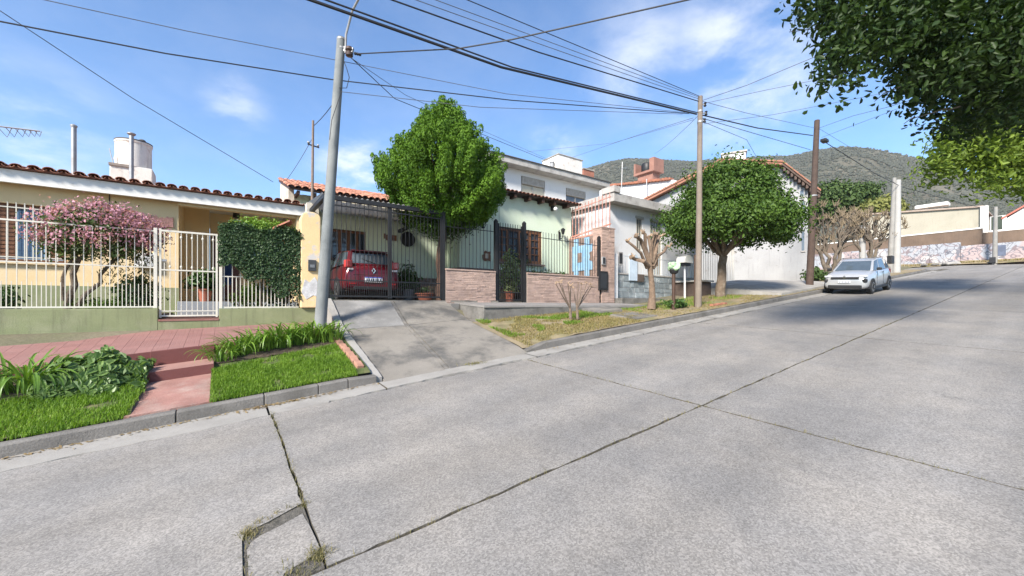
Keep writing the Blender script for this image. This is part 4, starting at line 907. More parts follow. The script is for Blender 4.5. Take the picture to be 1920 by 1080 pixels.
# ---- planting along the lawn
def blade_mesh(name, mat, L_, w, bend, n=8, fold=.25):
    V = []; F_ = []
    for i in range(n+1):
        t = i/n; a = 1.36-bend*t**1.4
        if i: x += L_/n*math.cos(a); z += L_/n*math.sin(a)
        else: x = z = 0.0
        ww = w*(0.6+.8*t)*(1-t**3)+.0015
        V += [(x, -ww/2, z+ww*fold), (x, 0, z), (x, ww/2, z+ww*fold)]
    for i in range(n):
        q = 3*i; F_ += [(q, q+1, q+4, q+3), (q+1, q+2, q+5, q+4)]
    m = MB().add(V, F_); me_o = m.build(name, mat, None, smooth=True); return me_o
M_LILY = leafmat('strap_leaf', (0.07, 0.15, 0.02), (0.20, 0.32, 0.045), .38, .3, .45, c3=(0.28, 0.34, 0.08))
lily_src = []
for L_, bend in ((.46, .8), (.56, 1.5), (.58, 2.1), (.52, 1.2), (.6, 2.7)):
    o = blade_mesh('leaf', M_LILY, L_, .028, bend); lily_src.append((o, o.location.copy()))
def lily(label, c, n, rad, sc, seed, group=None):
    t = thing('strap_leaf_plant', label, 'plant', c, group); rd = random.Random(seed)
    for k in range(n):
        o, off = rd.choice(lily_src); a = rd.uniform(0, 2*math.pi); s = sc*rd.uniform(.6, 1.25); q = rad*math.sqrt(rd.random())
        b = Vector((c[0]+q*math.cos(a+rd.gauss(0, .6)), c[1]+.7*q*math.sin(a), c[2]-.01)); ca, sa = math.cos(a), math.sin(a)
        w = Vector((off.x*s*ca-off.y*s*sa, off.x*s*sa+off.y*s*ca, off.z*s))
        inst(o, b+w, t, (0, 0, a), (s, s, s), name='leaf')
    return t
LY = lambda x, y: zlawn(x, y)+.01
lily('large strap leaved clump at the left edge beside the red pavement', (-2.10, 7.98, LY(-2.10, 7.98)), 110, .28, 1.2, 1)
lily('strap leaved clump cut by the left edge of the picture', (-2.62, 7.95, LY(-2.62, 7.95)), 60, .22, 1.15, 2)
for k, (x, y, n, s, lab) in enumerate([(-.02, 8.12, 55, .72, 'small pale strap leaved plant right beside the red steps'), (.24, 8.3, 60, .95, 'strap leaved clump second from the red steps'), (.52, 8.38, 60, 1.0, 'strap leaved clump third from the red steps'),
                                       (.82, 8.42, 62, 1.08, 'strap leaved clump in the middle of the lawn bed'), (1.12, 8.45, 60, 1.05, 'strap leaved clump third from the driveway'), (1.42, 8.45, 60, 1.05, 'strap leaved clump in front of the concrete pole'), (1.68, 8.35, 50, .95, 'strap leaved clump next to the driveway edge')]):
    lily(lab, (x, y, LY(x, y)), int(n*1.35), .19, s, 10+k, 'strap leaved clumps along the lawn bed')
for o, _ in lily_src: bpy.data.objects.remove(o)
# broad leaved shrub: the nearest leaves singly, the rest as one mass
sh = thing('broadleaf_shrub', 'low mound of pale broad leaves left of the red steps', 'shrub', (-1.35, 7.95, LY(-1.35, 7.9)))
M_BROAD = leafmat('broad_leaf', (0.07, 0.135, 0.035), (0.19, 0.28, 0.08), .42, .3, .45, c3=(0.34, 0.38, 0.14))
lf = MB().add([(-.055, 0, 0), (-.02, .03, .012), (.03, .026, .01), (.062, 0, -.012), (.03, -.026, .01), (-.02, -.03, .012)], [(0, 1, 2, 3), (0, 3, 4, 5)]).build('leaf', M_BROAD, sh); lo = ORG[lf.name].copy()
g = np.random.default_rng(61); k = 0
zb = LY(-1.35, 7.9)
def mound(x, y): return .36*max(0, 1-((x+1.42)/.62)**2*.8-((y-7.92)/.42)**2*.9)+.06*math.sin(x*13)+.05*math.sin(y*17+x*5)
while k < 300:
    x, y = g.uniform(-2.05, -.92), g.uniform(7.42, 8.1); h = mound(x, y)
    if h < .04: continue
    nrm = Vector(((x+1.42)*1.1, (y-8.05)*2.2, .55)).normalized(); q = (nrm+Vector(g.normal(0, .28, 3))).normalized()
    rot = q.to_track_quat('Z', 'Y').to_euler(); o = inst(lf, Vector((x, y, zlawn(x, y)+h+g.uniform(-.02, .04)))+lo*0, sh, None, None, 'leaf')
    o.rotation_euler = (Matrix.Rotation(0, 4, 'Z') @ q.to_track_quat('Z', 'Y').to_matrix().to_4x4() @ Matrix.Rotation(g.uniform(0, 6.28), 4, 'Z')).to_euler(); s = g.uniform(.75, 1.35); o.scale = (s, s, s); k += 1
bpy.data.objects.remove(lf)
P = []; Q = []
for _ in range(9000):
    x, y = g.uniform(-2.1, -.9), g.uniform(7.42, 8.45); h = mound(x, y)
    if h < .03: continue
    P.append((x, y, zlawn(x, y)+h*g.uniform(.05, 1.0))); Q.append(((x+1.42), (y-8.05)*2, .6))
leaf_cloud('foliage', P, Q, .085, M_BROAD, sh, 8, .55, kind='stuff', six=True)
m = MB()
for k in range(6): branch(m, (-1.7+.12*k, 7.9, LY(-1.4, 7.9)-.02), (-1.8+.18*k, 7.85, zb+.28), .012, .006, .08, 4, k, 5)
m.build('stem', M_BARK, sh)
# ================================================================ concrete pole with street lamp arm
M_POLE = pm('pole_concrete', (0.19, 0.20, 0.195), .85, .15, 2.5, .1, 60, .3, 50, tint=(0.14, 0.152, 0.152), tscale=2, streak=(0.105, 0.105, 0.10))
cp = thing('concrete_pole', 'thick leaning concrete utility pole with street lamp arm beside the driveway', 'utility pole', (1.65, 9.3, 1.1))
P1B = Vector((1.63, 9.3, 1.0)); P1T = atY(640, 72, 9.3)
m = MB(); m.tube([P1B.lerp(P1T, t) for t in np.linspace(0, 1, 9)], [lerp(.122, .088, t) for t in np.linspace(0, 1, 9)], 20); m.build('shaft', M_POLE, cp, smooth=True)
for v in (75, 92):
    c = atY(640, v, 9.3); m = MB(); m.lathe([(.092, -.02), (.096, -.012), (.096, .012), (.092, .02)], c, 18); m.build('band', M_GALV, cp, smooth=True)
ae = Vector((2.30, 8.55, P1T.z+.62)); m = MB(); m.tube([P1T+Vector((.06, -.1, -.35)), P1T+Vector((.07, -.11, .05)), P1T.lerp(ae, .5)+Vector((.02, 0, .12)), ae], .024, 8); m.build('lamp_arm', M_GALV, cp, smooth=True)
m = MB(); m.tube([ae+Vector((-.05, .08, -.03)), ae+Vector((.02, -.06, .03)), ae+Vector((.09, -.26, .05)), ae+Vector((.14, -.42, .03))], [.03, .07, .09, .03], 10); m.build('lamp_head', pm('lamp_rust', (0.2, 0.13, 0.09), .6, .3, 12), cp, smooth=True)
c = atY(655, 97, 9.15); m = MB(); m.lathe([(.03, -.10), (.075, -.09), (.085, -.03), (.05, 0), (.085, .03), (.07, .09), (.03, .10)], c, 12); m.build('insulator', pm('brown_porcelain', (0.07, 0.045, 0.035), .35), cp, smooth=True)
m = MB(); m.bar(atY(641, 92, 9.28), atY(662, 95, 9.1), .06, .10); m.build('bracket', M_GALV, cp)
SP1 = atY(668, 101, 9.05); m = MB()
for k in range(3): m.ball(SP1+Vector((.045*k-.02, -.01*k, 0)), .032, 8, 6)
m.build('clamp', M_BLACK, cp)
m = MB(); m.tube([atY(645, 115, 9.17), atY(650, 128, 9.1), atY(655, 145, 9.08), atY(650, 165, 9.1), atY(636, 165, 9.17)], .008, 5); m.build('loose_cable', M_BLACK, cp)
m = MB(); m.tube([atY(u, v, 9.14) for u, v in [(640, 172), (632, 195), (622, 225), (618, 262)]], .007, 5); m.build('loose_cable', M_BLACK, cp)

# ================================================================ green house with garage wing
M_MINT = pm('mint_plaster', (0.585, 0.665, 0.51), .85, .05, 1.0, .04, 40, .12, 60, tint=(0.62, 0.67, 0.55), tscale=.8, streak=(0.44, 0.5, 0.39), streaklo=.6, streakhi=.9)
M_STONED = pm('brown_stone_base', (0.19, 0.135, 0.11), .9, .25, 5, .18, 40, .5, 35, tint=(0.27, 0.2, 0.17), tscale=4)
gh = thing('green_house', 'mint green single storey house with dark rafters and barred window', 'house', (8, 15, 1.8))
GX0, GX1, GY = 6.92, 12.42, 13.0
wa, wb = atY(929, 425, GY), atY(1016, 497, GY); HX0, HX1, HZ1, HZ0 = wa.x, wb.x, 4.79, 3.42
m = MB(); m.box(GX0, HX0, GY, GY+.25, 1.7, 6.02); m.box(HX1, GX1, GY, GY+.25, 1.7, 6.02); m.box(HX0, HX1, GY, GY+.25, 1.7, HZ0); m.box(HX0, HX1, GY, GY+.25, HZ1, 6.02); m.build('wall', M_MINT, gh)
MB().box(GX0, GX0+.22, GY+.252, 17, 1.7, 6.02).build('wall', M_MINT, gh); MB().box(GX1-.22, GX1, GY+.252, 17, 1.7, 6.02).build('wall', M_MINT, gh)
MB().box(GX0-.012, GX1, GY-.014, GY-.002, 1.7, 3.12).build('stone_base', M_STONED, gh); MB().box(GX0-.014, GX0-.002, GY-.0, 14.2, 1.7, 3.12).build('stone_base', M_STONED, gh)
# roof over the front block: boarding, tiles, rafters
m = MB(); m.prism([(12.62, 6.12), (16.5, 6.55), (16.5, 6.49), (12.62, 6.06)], GX0-.3, GX1+.22, 'x'); rf2 = m.build('roof', M_DWOOD, gh)
tv, tf = barrel(.40, .075, .065); t2 = MB().add(tv, tf).build('tile', M_TERRA, rf2, smooth=True); o0 = ORG[t2.name].copy(); k = 0; x = GX0-.25; rd = random.Random(3)
while x < GX1+.2:
    c = Vector((x, 12.56+rd.uniform(-.012, .012), 6.12+rd.uniform(-.005, .005)))+o0
    if k == 0: t2.location = c-ORG[rf2.name]
    else: inst(t2, c, rf2, (R(6), rd.uniform(-.04, .04), rd.uniform(-.03, .03)))
    x += .19; k += 1
for u in (940, 969, 996, 1021, 1043, 1068):
    x = atY(u, 375, 12.6).x; MB().hexa([(x-.06, 12.66, 5.90), (x+.06, 12.66, 5.90), (x+.06, 13.1, 5.90), (x-.06, 13.1, 5.90), (x-.06, 12.66, 6.055), (x+.06, 12.66, 6.055), (x+.06, 13.1, 6.11), (x-.06, 13.1, 6.11)]).build('rafter', M_DWOOD, gh)
# big window: two casement pairs with glazing bars
wn = thing('x', None, None); bpy.data.objects.remove(wn)
m = MB(); m.box(HX0, HX0+.07, GY+.03, GY+.12, HZ0, HZ1); m.box(HX1-.07, HX1, GY+.03, GY+.12, HZ0, HZ1); m.box(HX0+.07, HX1-.07, GY+.03, GY+.12, HZ1-.07, HZ1); m.box(HX0+.07, HX1-.07, GY+.03, GY+.12, HZ0, HZ0+.07); wn = m.build('window', M_WOOD, gh)
MB().box(HX0+.07, HX1-.07, GY+.09, GY+.10, HZ0+.07, HZ1-.07).build('pane', M_GLASS, wn)
cw = (HX1-HX0-.14)/4
for k in range(4):
    a = HX0+.07+k*cw; m = MB(); m.box(a+.005, a+.06, GY+.04, GY+.085, HZ0+.075, HZ1-.075); m.box(a+cw-.06, a+cw-.005, GY+.04, GY+.085, HZ0+.075, HZ1-.075); m.box(a+.06, a+cw-.06, GY+.04, GY+.085, HZ1-.13, HZ1-.075); m.box(a+.06, a+cw-.06, GY+.04, GY+.085, HZ0+.075, HZ0+.13)
    m.box(a+cw/2-.014, a+cw/2+.014, GY+.045, GY+.082, HZ0+.13, HZ1-.13)
    for q in range(1, 4): z = lerp(HZ0+.1, HZ1-.1, q/4); m.box(a+.06, a+cw/2-.015, GY+.048, GY+.08, z-.014, z+.014); m.box(a+cw/2+.015, a+cw-.06, GY+.048, GY+.08, z-.014, z+.014)
    m.build('casement', M_WOOD if k != 1 else M_DWOOD, wn)
for k in range(2):
    a = HX0+.35+k*1.0; m = MB(); m.box(a, a+.45, GY+.10, GY+.115, HZ0+.1, HZ1-.1); m.build('curtain', pm('curtain', (0.42, 0.45, 0.38), .9, .2, 9), wn)
MB().box(HX0-.08, HX1+.08, GY-.12, GY+.02, HZ0-.07, HZ0-.004).build('sill', M_STONED, gh)
# wing
WY = 14.1
MB().box(1.755, 1.975, WY+.004, WY+.216, 3.9, 5.19).build('wall', M_MINT, gh)
m = MB(); ga, gb = atY(620, 428, WY), atY(686, 455, WY); m.box(1.98, ga.x, WY, WY+.22, 1.7, 5.2); m.box(gb.x, GX0-.01, WY, WY+.22, 1.7, 5.2); m.box(ga.x, gb.x, WY, WY+.22, ga.z, 5.2); m.box(ga.x, gb.x, WY, WY+.22, 1.7, 3.2); m.build('wall', M_MINT, gh)
m = MB(); m.box(ga.x, gb.x, WY+.06, WY+.1, 3.2, ga.z); gwn = m.build('garage_window', M_WOOD, gh)
for k in range(4):
    a = lerp(ga.x, gb.x, k/4)+.05; b = lerp(ga.x, gb.x, (k+1)/4)-.05; MB().box(a, b, WY+.048, WY+.059, 3.3, ga.z-.09).build('pane', M_GLASS, gwn)
MB().box(3.0, GX0-.02, WY-.014, WY-.002, 1.7, 2.75).build('stone_base', M_STONED, gh)
# wing roof in tiles
m = MB(); m.prism([(13.42, 5.20), (16.2, 6.12), (16.2, 6.04), (13.42, 5.14)], 1.55, 9.2, 'x'); rf3 = m.build('wing_roof', M_DWOOD, gh)
tv, tf = barrel(.44, .085, .07, .012); V = []; F_ = []; rd = random.Random(9); A = math.atan2(.92, 2.78); mm = Matrix.Rotation(A, 4, 'X')
for i in range(40):
    for j in range(8):
        off = Vector((1.6+i*.192+rd.uniform(-.012, .012), 13.36+j*.355, 5.215+j*.355*math.tan(A)+rd.uniform(-.006, .006))); n = len(V)
        V += [tuple(mm @ Vector(v)+off) for v in tv]; F_ += [tuple(q+n for q in f) for f in tf]
MB().add(V, F_).build('roof_tiles', pm('orange_tile', (0.42, 0.19, 0.12), .85, .2, 4, .12, 40, island=.22), rf3, smooth=True, kind='stuff')
m = MB(); m.prism([(14.0, 4.6), (16.2, 4.6), (16.2, 6.0), (14.0, 5.30)], 1.60, 1.75, 'x'); m.build('gable_wall', pm('weathered_plaster', (0.48, 0.44, 0.37), .9, .3, 3, .15, 40, .4, 30, streak=(0.2, 0.18, 0.15)), gh)
for k in range(14):
    x = 1.8+k*.45; MB().box(x-.04, x+.04, 13.46, 14.1, 5.06, 5.145).build('rafter', M_DWOOD, gh)
# things hung on the green house
def sconce(u, v, lab):
    p = atY(u, v, GY-.02); t = thing('wall_sconce', lab, 'wall lamp', (p.x, p.y, p.z-.2))
    m = MB(); m.box(p.x-.05, p.x+.05, GY-.03, GY-.005, p.z-.2, p.z+.12); m.build('back_plate', M_BLACK, t)
    m = MB(); m.tube([(p.x, GY-.03, p.z-.12), (p.x, GY-.15, p.z-.2), (p.x, GY-.25, p.z-.1), (p.x, GY-.22, p.z+.02)], .016, 6); m.tube([(p.x, GY-.05, p.z+.05), (p.x-.09, GY-.12, p.z+.16), (p.x-.16, GY-.12, p.z+.1), (p.x-.1, GY-.12, p.z+.03)], .014, 6); m.build('bracket', M_BLACK, t)
    m = MB(); m.lathe([(.03, -.02), (.05, 0), (.095, .17), (.1, .2), (.02, .26)], (p.x+.02, GY-.22, p.z), 8); m.build('lantern', M_BLACK, t)
sconce(905, 418, 'black iron wall lamp left of the big window on the mint wall'); sconce(1049, 440, 'black iron wall lamp right of the big window on the mint wall')
p = atY(912, 480, GY); m = MB(); pr = [(p.x+a*.2, p.z+b*.2) for a, b in [(-.85, -.8), (-.35, -1.0), (.3, -.85), (.85, -1), (.9, -.2), (.7, .3), (.9, .9), (.2, .8), (-.3, 1.0), (-.6, .7), (-.5, .3), (-1, .1)]]; m.prism(pr, GY-.03, GY-.016)
pq = thing('wall_plaque', 'ornate brown plaque on the mint wall below the left lamp', 'plaque', (p.x, GY-.02, p.z-.2)); m.build('board', M_WOOD, pq); MB().box(p.x-.06, p.x+.06, GY-.036, GY-.031, p.z-.09, p.z+.09).build('inset', pm('cream_inset', (0.6, 0.52, 0.4), .7), pq)
p = atY(1043, 391, 12.7); t = thing('floodlight', 'small round floodlight under the eave of the mint house', 'floodlight', (p.x, 12.75, p.z)); MB().ball((p.x-.02, 12.72, p.z-.02), .09, 12, 8).build('lamp', pm('lamp_glass', (0.6, 0.6, 0.58), .2), t, smooth=True); MB().box(p.x-.05, p.x+.05, 12.8, 12.99, p.z-.05, p.z+.12).build('bracket', M_BLACK, t)
m = MB(); m.tube([atY(936, 385, GY-.01), atY(936, 422, GY-.01)], .006, 5); m.build('wall_cable', M_GALV, gh)
p = atY(764, 449, WY); m = MB(); m.lathe([(.02, 0), (.27, .0), (.27, .03), (.05, .05)], (0, 0, 0), 20); V = [(p.x+a, WY-.02-c, p.z+b) for a, b, c in m.v]; dsc = MB().add(V, m.f).build('wall_disc', M_BLACK); tag(dsc, 'round black disc hung on the garage wall behind the gate', 'wall ornament')
p = atY(764, 418, WY); m = MB(); m.lathe([(.0, -.17), (.24, -.05), (.26, .05), (.05, .22)], (0, 0, 0), 14); tag(MB().add([(p.x+a, WY-.05+b*.2, p.z+c) for a, b, c in m.v], m.f).build('wall_basket', M_BLACK), 'dark ornament above the black disc on the garage wall', 'wall ornament')
p = atY(733, 446, WY); m = MB(); m.box(p.x-.2, p.x+.2, WY-.03, WY-.004, p.z-.1, p.z+.1); m.box(p.x-.26, p.x-.201, WY-.028, WY-.006, p.z-.05, p.z+.13); tag(m.build('wood_sign', M_WOOD, bevel=.01), 'small wooden sign on the garage wall above the red car', 'sign')

def _sheet(nt, N, L):
    b = N['Principled BSDF']; b.inputs['Base Color'].default_value = (0.5, 0.49, 0.46, 1); b.inputs['Roughness'].default_value = .6
    t = N.new('ShaderNodeBsdfTranslucent'); t.inputs[0].default_value = (0.72, 0.70, 0.68, 1); x = N.new('ShaderNodeMixShader'); x.inputs[0].default_value = .7
    L.new(b.outputs[0], x.inputs[1]); L.new(t.outputs[0], x.inputs[2]); L.new(x.outputs[0], N['Material Output'].inputs[0])
# ---- carport frame and black gate
ca = thing('carport', 'dark steel carport frame with scalloped edge over the driveway gate', 'carport', (3.5, 11.5, 1.88))
MB().box(1.93, 5.12, 10.46, 10.56, 4.30, 4.40).build('front_beam', M_BLACK, ca); MB().box(1.93, 2.03, 10.57, 14.05, 4.32, 4.42).build('side_beam', M_BLACK, ca); MB().box(5.02, 5.12, 10.57, 14.05, 4.32, 4.42).build('side_beam', M_BLACK, ca)
m = MB(); n = 46; V = []
for i in range(n+1):
    x = lerp(1.95, 5.1, i/n); z = 4.47+.035*math.cos(i*math.pi)
    V += [(x, 10.75, z), (x, 14.05, z+.28), (x, 10.75, z-.012), (x, 14.05, z+.268)]
F_ = []
for i in range(n):
    q = 4*i; F_ += [(q, q+4, q+5, q+1), (q+2, q+3, q+7, q+6), (q, q+2, q+6, q+4), (q+1, q+5, q+7, q+3)]
m.add(V, F_); m.build('roof_sheet', mixmat('translucent_sheet', _sheet), ca)
for k in range(12):
    x = 2.2+k*.25; m = MB(); m.add([(x-.1, 10.72, 4.43), (x+.1, 10.72, 4.43), (x+.1, 10.72, 4.36), (x+.05, 10.72, 4.32), (x-.05, 10.72, 4.32), (x-.1, 10.72, 4.36), (x-.1, 10.73, 4.43), (x+.1, 10.73, 4.43), (x+.1, 10.73, 4.36), (x+.05, 10.73, 4.32), (x-.05, 10.73, 4.32), (x-.1, 10.73, 4.36)], [(0, 1, 2, 3, 4, 5), (11, 10, 9, 8, 7, 6)]+[(i, i+6, (i+1) % 6+6, (i+1) % 6) for i in range(6)]); m.build('scallop', pm('cream_scallop', (0.62, 0.56, 0.42), .8, .1, 3), ca)
for x in (1.98, 5.07): MB().box(x-.045, x+.045, 10.465, 10.555, 1.7, 4.299).build('post', M_BLACK, ca)
def iron_gate(name, lab, x0, x1, z0, z1f, nb, Y, dense_to=None, mid=None, fr=.045, cat='gate'):
    t = thing(name, lab, cat, ((x0+x1)/2, Y, z0))
    zt = (z1f(x0)+z1f(x1))/2
    m = MB(); m.box(x0, x0+fr, Y-fr/2, Y+fr/2, z0, z1f(x0)); m.box(x1-fr, x1, Y-fr/2, Y+fr/2, z0, z1f(x1)); m.box(x0+fr, x1-fr, Y-fr/2, Y+fr/2, z0+.03, z0+.07)
    if mid: m.box(x0+fr, x1-fr, Y-.012, Y+.012, mid-.015, mid+.015)
    m.bar((x0+fr, Y, z1f(x0)-.12), (x1-fr, Y, z1f(x1)-.12), .03); m.build('gate_frame', M_BLACK, t)
    b = None; dx = (x1-x0-2*fr)/nb
    for k in range(nb):
        x = x0+fr+dx*(k+.5); h = z1f(x)+.03-z0-.05
        if b is None: b = MB().bar((x, Y, z0+.05), (x, Y, z0+.05+h), .013).build('bar', M_BLACK, t); c0 = ORG[b.name].copy(); h0 = h; xx = x
        else: inst(b, c0+Vector((x-xx, 0, 0)), t, None, (1, 1, h/h0))
    if dense_to:
        s = None
        for k in range(nb-1):
            x = x0+fr+dx*(k+1)
            if s is None: s = MB().bar((x, Y, z0+.05), (x, Y, dense_to), .011).build('short_bar', M_BLACK, t); c1 = ORG[s.name].copy(); x1_ = x
            else: inst(s, c1+Vector((x-x1_, 0, 0)), t)
    return t
iron_gate('driveway_gate', 'left leaf of the black iron driveway gate in front of the red car', 2.03, 3.53, 1.92, lambda x: 4.30, 13, 10.51, 2.35, 2.36)
iron_gate('driveway_gate', 'right leaf of the black iron driveway gate next to the stone wall', 3.545, 5.02, 1.92, lambda x: 4.30, 13, 10.51, 2.35, 2.36)
# ---- stone clad front wall, fence and little gate
M_STRIP = pm('split_stone', (0.41, 0.29, 0.235), .9, .16, 3, .16, 45, .5, 40, tint=(0.33, 0.235, 0.20), tscale=5, island=.16)
fw = thing('stone_front_wall', 'low front wall clad in pinkish split stone strips', 'wall', (8, 10.5, 1.8))
def strips(name, x0, x1, z0, z1, Y, parent, seed, axis='y', rowh=.052, mat=M_STRIP, sgn=-1):
    rd = random.Random(seed); V = []; F_ = []; z = z0
    while z < z1-.01:
        h = min(rowh*rd.uniform(.7, 1.3), z1-z); x = x0
        if z1-z-h < .02: h = z1-z
        while x < x1-.005:
            l = rd.uniform(.12, .42); e = min(x1, x+l)
            if x1-e < .06: e = x1
            d = rd.uniform(.004, .02); n = len(V); g_ = .0025
            if axis == 'y':
                for yy in (Y, Y+sgn*d): V += [(x+g_, yy, z+g_), (e-g_, yy, z+g_), (e-g_, yy, z+h-g_), (x+g_, yy, z+h-g_)]
            else:
                for yy in (Y, Y+sgn*d): V += [(yy, x+g_, z+g_), (yy, e-g_, z+g_), (yy, e-g_, z+h-g_), (yy, x+g_, z+h-g_)]
            F_ += [(n+4, n+5, n+6, n+7), (n, n+1, n+5, n+4), (n+1, n+2, n+6, n+5), (n+2, n+3, n+7, n+6), (n+3, n, n+4, n+7)]
            x = e
        z += h
    return MB().add(V, F_).build(name, mat, parent, kind='stuff')
for k, (a, b) in enumerate(((5.12, 6.80), (8.03, 11.42))):
    MB().box(a, b, 10.45, 10.63, 1.7, 2.745+.02*k).build('core', pm('mortar', (0.22, 0.18, 0.155), .95, .2, 5), fw); strips('stone_strips', a, b, 1.72, 2.74+.02*k, 10.45, fw, 40+k)
    MB().box(a-.01, b, 10.415, 10.645, 2.746+.02*k, 2.79+.02*k).build('coping', M_STRIP, fw, bevel=.008)
fence('black_fence', 'black bar fence on the left piece of the stone wall by the driveway', 5.12, 6.78, [(4.0, 4.02, .02)], [5.18+.125*k for k in range(13)], 2.80, lambda x: 4.22, 10.54, M_BLACK, .014, bar_w=.013)
fence('black_fence', 'black bar fence on the long stone wall before the big window', 8.05, 11.4, [(4.02, 3.98, .02)], [8.15+.125*k for k in range(26)], 2.82, lambda x: 4.22-.012*(x-8), 10.54, M_BLACK, .014, bar_w=.013)
iron_gate('front_gate', 'narrow black entrance gate between the two stone walls', 6.95, 7.90, 1.86, lambda x: 4.30, 9, 10.54, None, 2.15)
for x, z1, lab in ((6.87, 4.36, 'thick black gate post left of the narrow entrance gate'), (7.97, 4.42, 'thick black gate post right of the narrow entrance gate'), (11.50, 4.3, 'dark gate post against the stone pillar')):
    t = thing('gate_post', lab, 'post', (x, 10.54, 1.7)); MB().box(x-.05, x+.05, 10.49, 10.59, 1.7, z1).build('shaft', M_BLACK, t); MB().lathe([(.06, 0), (.06, .015), (.015, .06)], (x, 10.54, z1), 8).build('cap', M_BLACK, t)
sp = thing('stone_pillar', 'tall pillar clad in split stone at the corner of the front wall', 'pillar', (11.95, 10.6, 1.7))
MB().box(11.56, 12.26, 10.45, 10.9, 1.7, 4.66).build('core', MATS['mortar'], sp); strips('stone_strips', 11.56, 12.26, 1.72, 4.66, 10.45, sp, 60); strips('stone_strips', 10.45, 10.9, 1.72, 4.66, 11.56, sp, 61, 'x')
MB().box(11.53, 12.29, 10.42, 10.93, 4.661, 4.70).build('coping', M_STRIP, sp, bevel=.008)
def dark_box(u0, v0, u1, v1, Y, lab, cat, name, mat):
    a = atY(u0, v1, Y); b = atY(u1, v0, Y); t = thing(name, lab, cat, ((a.x+b.x)/2, Y, a.z)); MB().box(a.x, b.x, Y-.03, Y+.03, a.z, b.z).build('case', mat, t, bevel=.006); MB().box(lerp(a.x, b.x, .15), lerp(a.x, b.x, .85), Y-.036, Y-.031, lerp(a.z, b.z, .12), lerp(a.z, b.z, .9)).build('door', pm('black_plastic', (0.03, 0.03, 0.032), .35), t); return t
dark_box(1122.5, 509, 1139, 544, 10.41, 'tall black meter cabinet in the stone pillar', 'meter box', 'meter_cabinet', M_BLACK)
dark_box(1128.5, 482, 1134.5, 496, 10.41, 'small intercom panel on the stone pillar', 'intercom', 'intercom', pm('grey_panel', (0.3, 0.3, 0.3), .4))
# boundary wall with painted board and rusty railing
bw = thing('boundary_wall', 'brown stone boundary wall between the mint and the white house', 'wall', (12.4, 12, 1.7))
MB().box(12.27, 12.45, 10.92, 12.99, 1.7, 4.6).build('core', M_STONED, bw)
mb = thing('painted_board', 'light blue cut-out board with brown shapes on the boundary wall', 'board', (12.2, 12, 2.9)); YA, YB, ZA, ZB = 11.02, 12.75, 2.95, 4.55
MB().box(12.235, 12.265, YA, YB, ZA+.25, ZB-.3).build('panel', pm('sky_blue_paint', (0.20, 0.36, 0.52), .7, .1, 2, .06, 30, tint=(0.3, 0.43, 0.53), tscale=3), mb)
for k in range(3):
    y = YA+.12+k*.62; MB().box(12.235, 12.265, y, y+.26, ZB-.299, ZB).build('merlon', MATS['sky_blue_paint'], mb); MB().box(12.235, 12.265, y, y+.26, ZA, ZA+.249).build('foot', MATS['sky_blue_paint'], mb)
def shape(pts, name='brown_shape'): MB().prism(pts, 12.222, 12.2345, 'x').build(name, M_STONED, mb)
shape([(YA+1.15, 3.55), (YA+1.4, 3.55), (YA+1.4, 3.95), (YA+1.15, 3.95)]); shape([(YA+.5+.2*math.cos(a)*(1.25 if k % 2 else .85), 3.75+.26*math.sin(a)*(1.2 if k % 2 else .85)) for k, a in enumerate(np.linspace(0, 2*math.pi, 13)[:-1])])
M_RUST = pm('rusty_paint', (0.42, 0.20, 0.155), .7, .25, 5, .15, 40, tint=(0.55, 0.42, 0.36), tscale=6)
rr = thing('rusty_railing', 'rusty red railing above the boundary wall beside the white house', 'railing', (12.4, 11.8, 4.6))
MB().bar((12.4, 10.75, 4.95), (12.4, 12.95, 4.72), .05).build('rail', M_RUST, rr); MB().bar((12.4, 10.75, 6.02), (12.4, 12.95, 5.86), .035).build('rail', M_RUST, rr); b = None
for k in range(12):
    y = 10.8+k*.19
    if b is None: b = MB().bar((12.4, y, 4.62), (12.4, y, 6.2), .026).build('bar', M_RUST, rr); c0 = ORG[b.name].copy()
    else: inst(b, c0+Vector((0, .19*k, 0)), rr, None, (1, 1, 1-.012*k))
MB().box(12.29, 12.46, 10.93, 12.99, 4.601, 4.66).build('coping', M_RUST, bw)
potted('tall pale succulent in a red pot behind the narrow gate', (8.15, 11.6, 1.88), .19, .36, (.3, .28, .75), 700, .16, leafmat('pale_succulent', (0.16, 0.22, 0.08), (0.34, 0.38, 0.17), .5, .25), 71, M_POT)
potted('leafy plant in a pot inside the driveway gate by the wall', (5.0, 13.0, 1.91), .2, .36, (.34, .3, .42), 600, .15, M_PL1, 72, pm('grey_pot', (0.25, 0.23, 0.22), .8))
potted('low red planter with small plants behind the right gate leaf', (5.15, 11.9, 1.9), .3, .22, (.3, .2, .1), 200, .08, M_PL1, 73, M_POT)
potted('geranium on the sill of the big barred window', (9.55, 12.75, 3.12), .13, .22, (.26, .16, .15), 260, .08, M_PL1, 74, M_POT)
for k, (u, v, lab) in enumerate(((1003, 500, 'bright green plant below the right half of the window'), (1052, 508, 'dark bush behind the stone wall near the painted board'), (1022, 508, 'small bush behind the stone wall under the right lamp'))):
    p = atY(u, v, 12.2); small_plant('garden_shrub', lab, (p.x, 12.2, 2.35), (.28, .25, .38), 420, .09, [MATS['groundcover'], M_PL1, M_PL1][k], 80+k)
patch('garden_soil', [(5.2, 11.7), (12.2, 11.7), (12.2, 12.95), (5.2, 12.95)], lambda x, y: 2.34, M_SOIL, None, 4, 3, .6)['kind'] = 'structure' if False else 'structure'
patch('garden_floor', [(5.14, 10.66), (12.2, 10.66), (12.2, 11.69), (5.14, 11.69)], lambda x, y: 1.87, M_CONC, None, 4, 3, .08)['kind'] = 'structure'
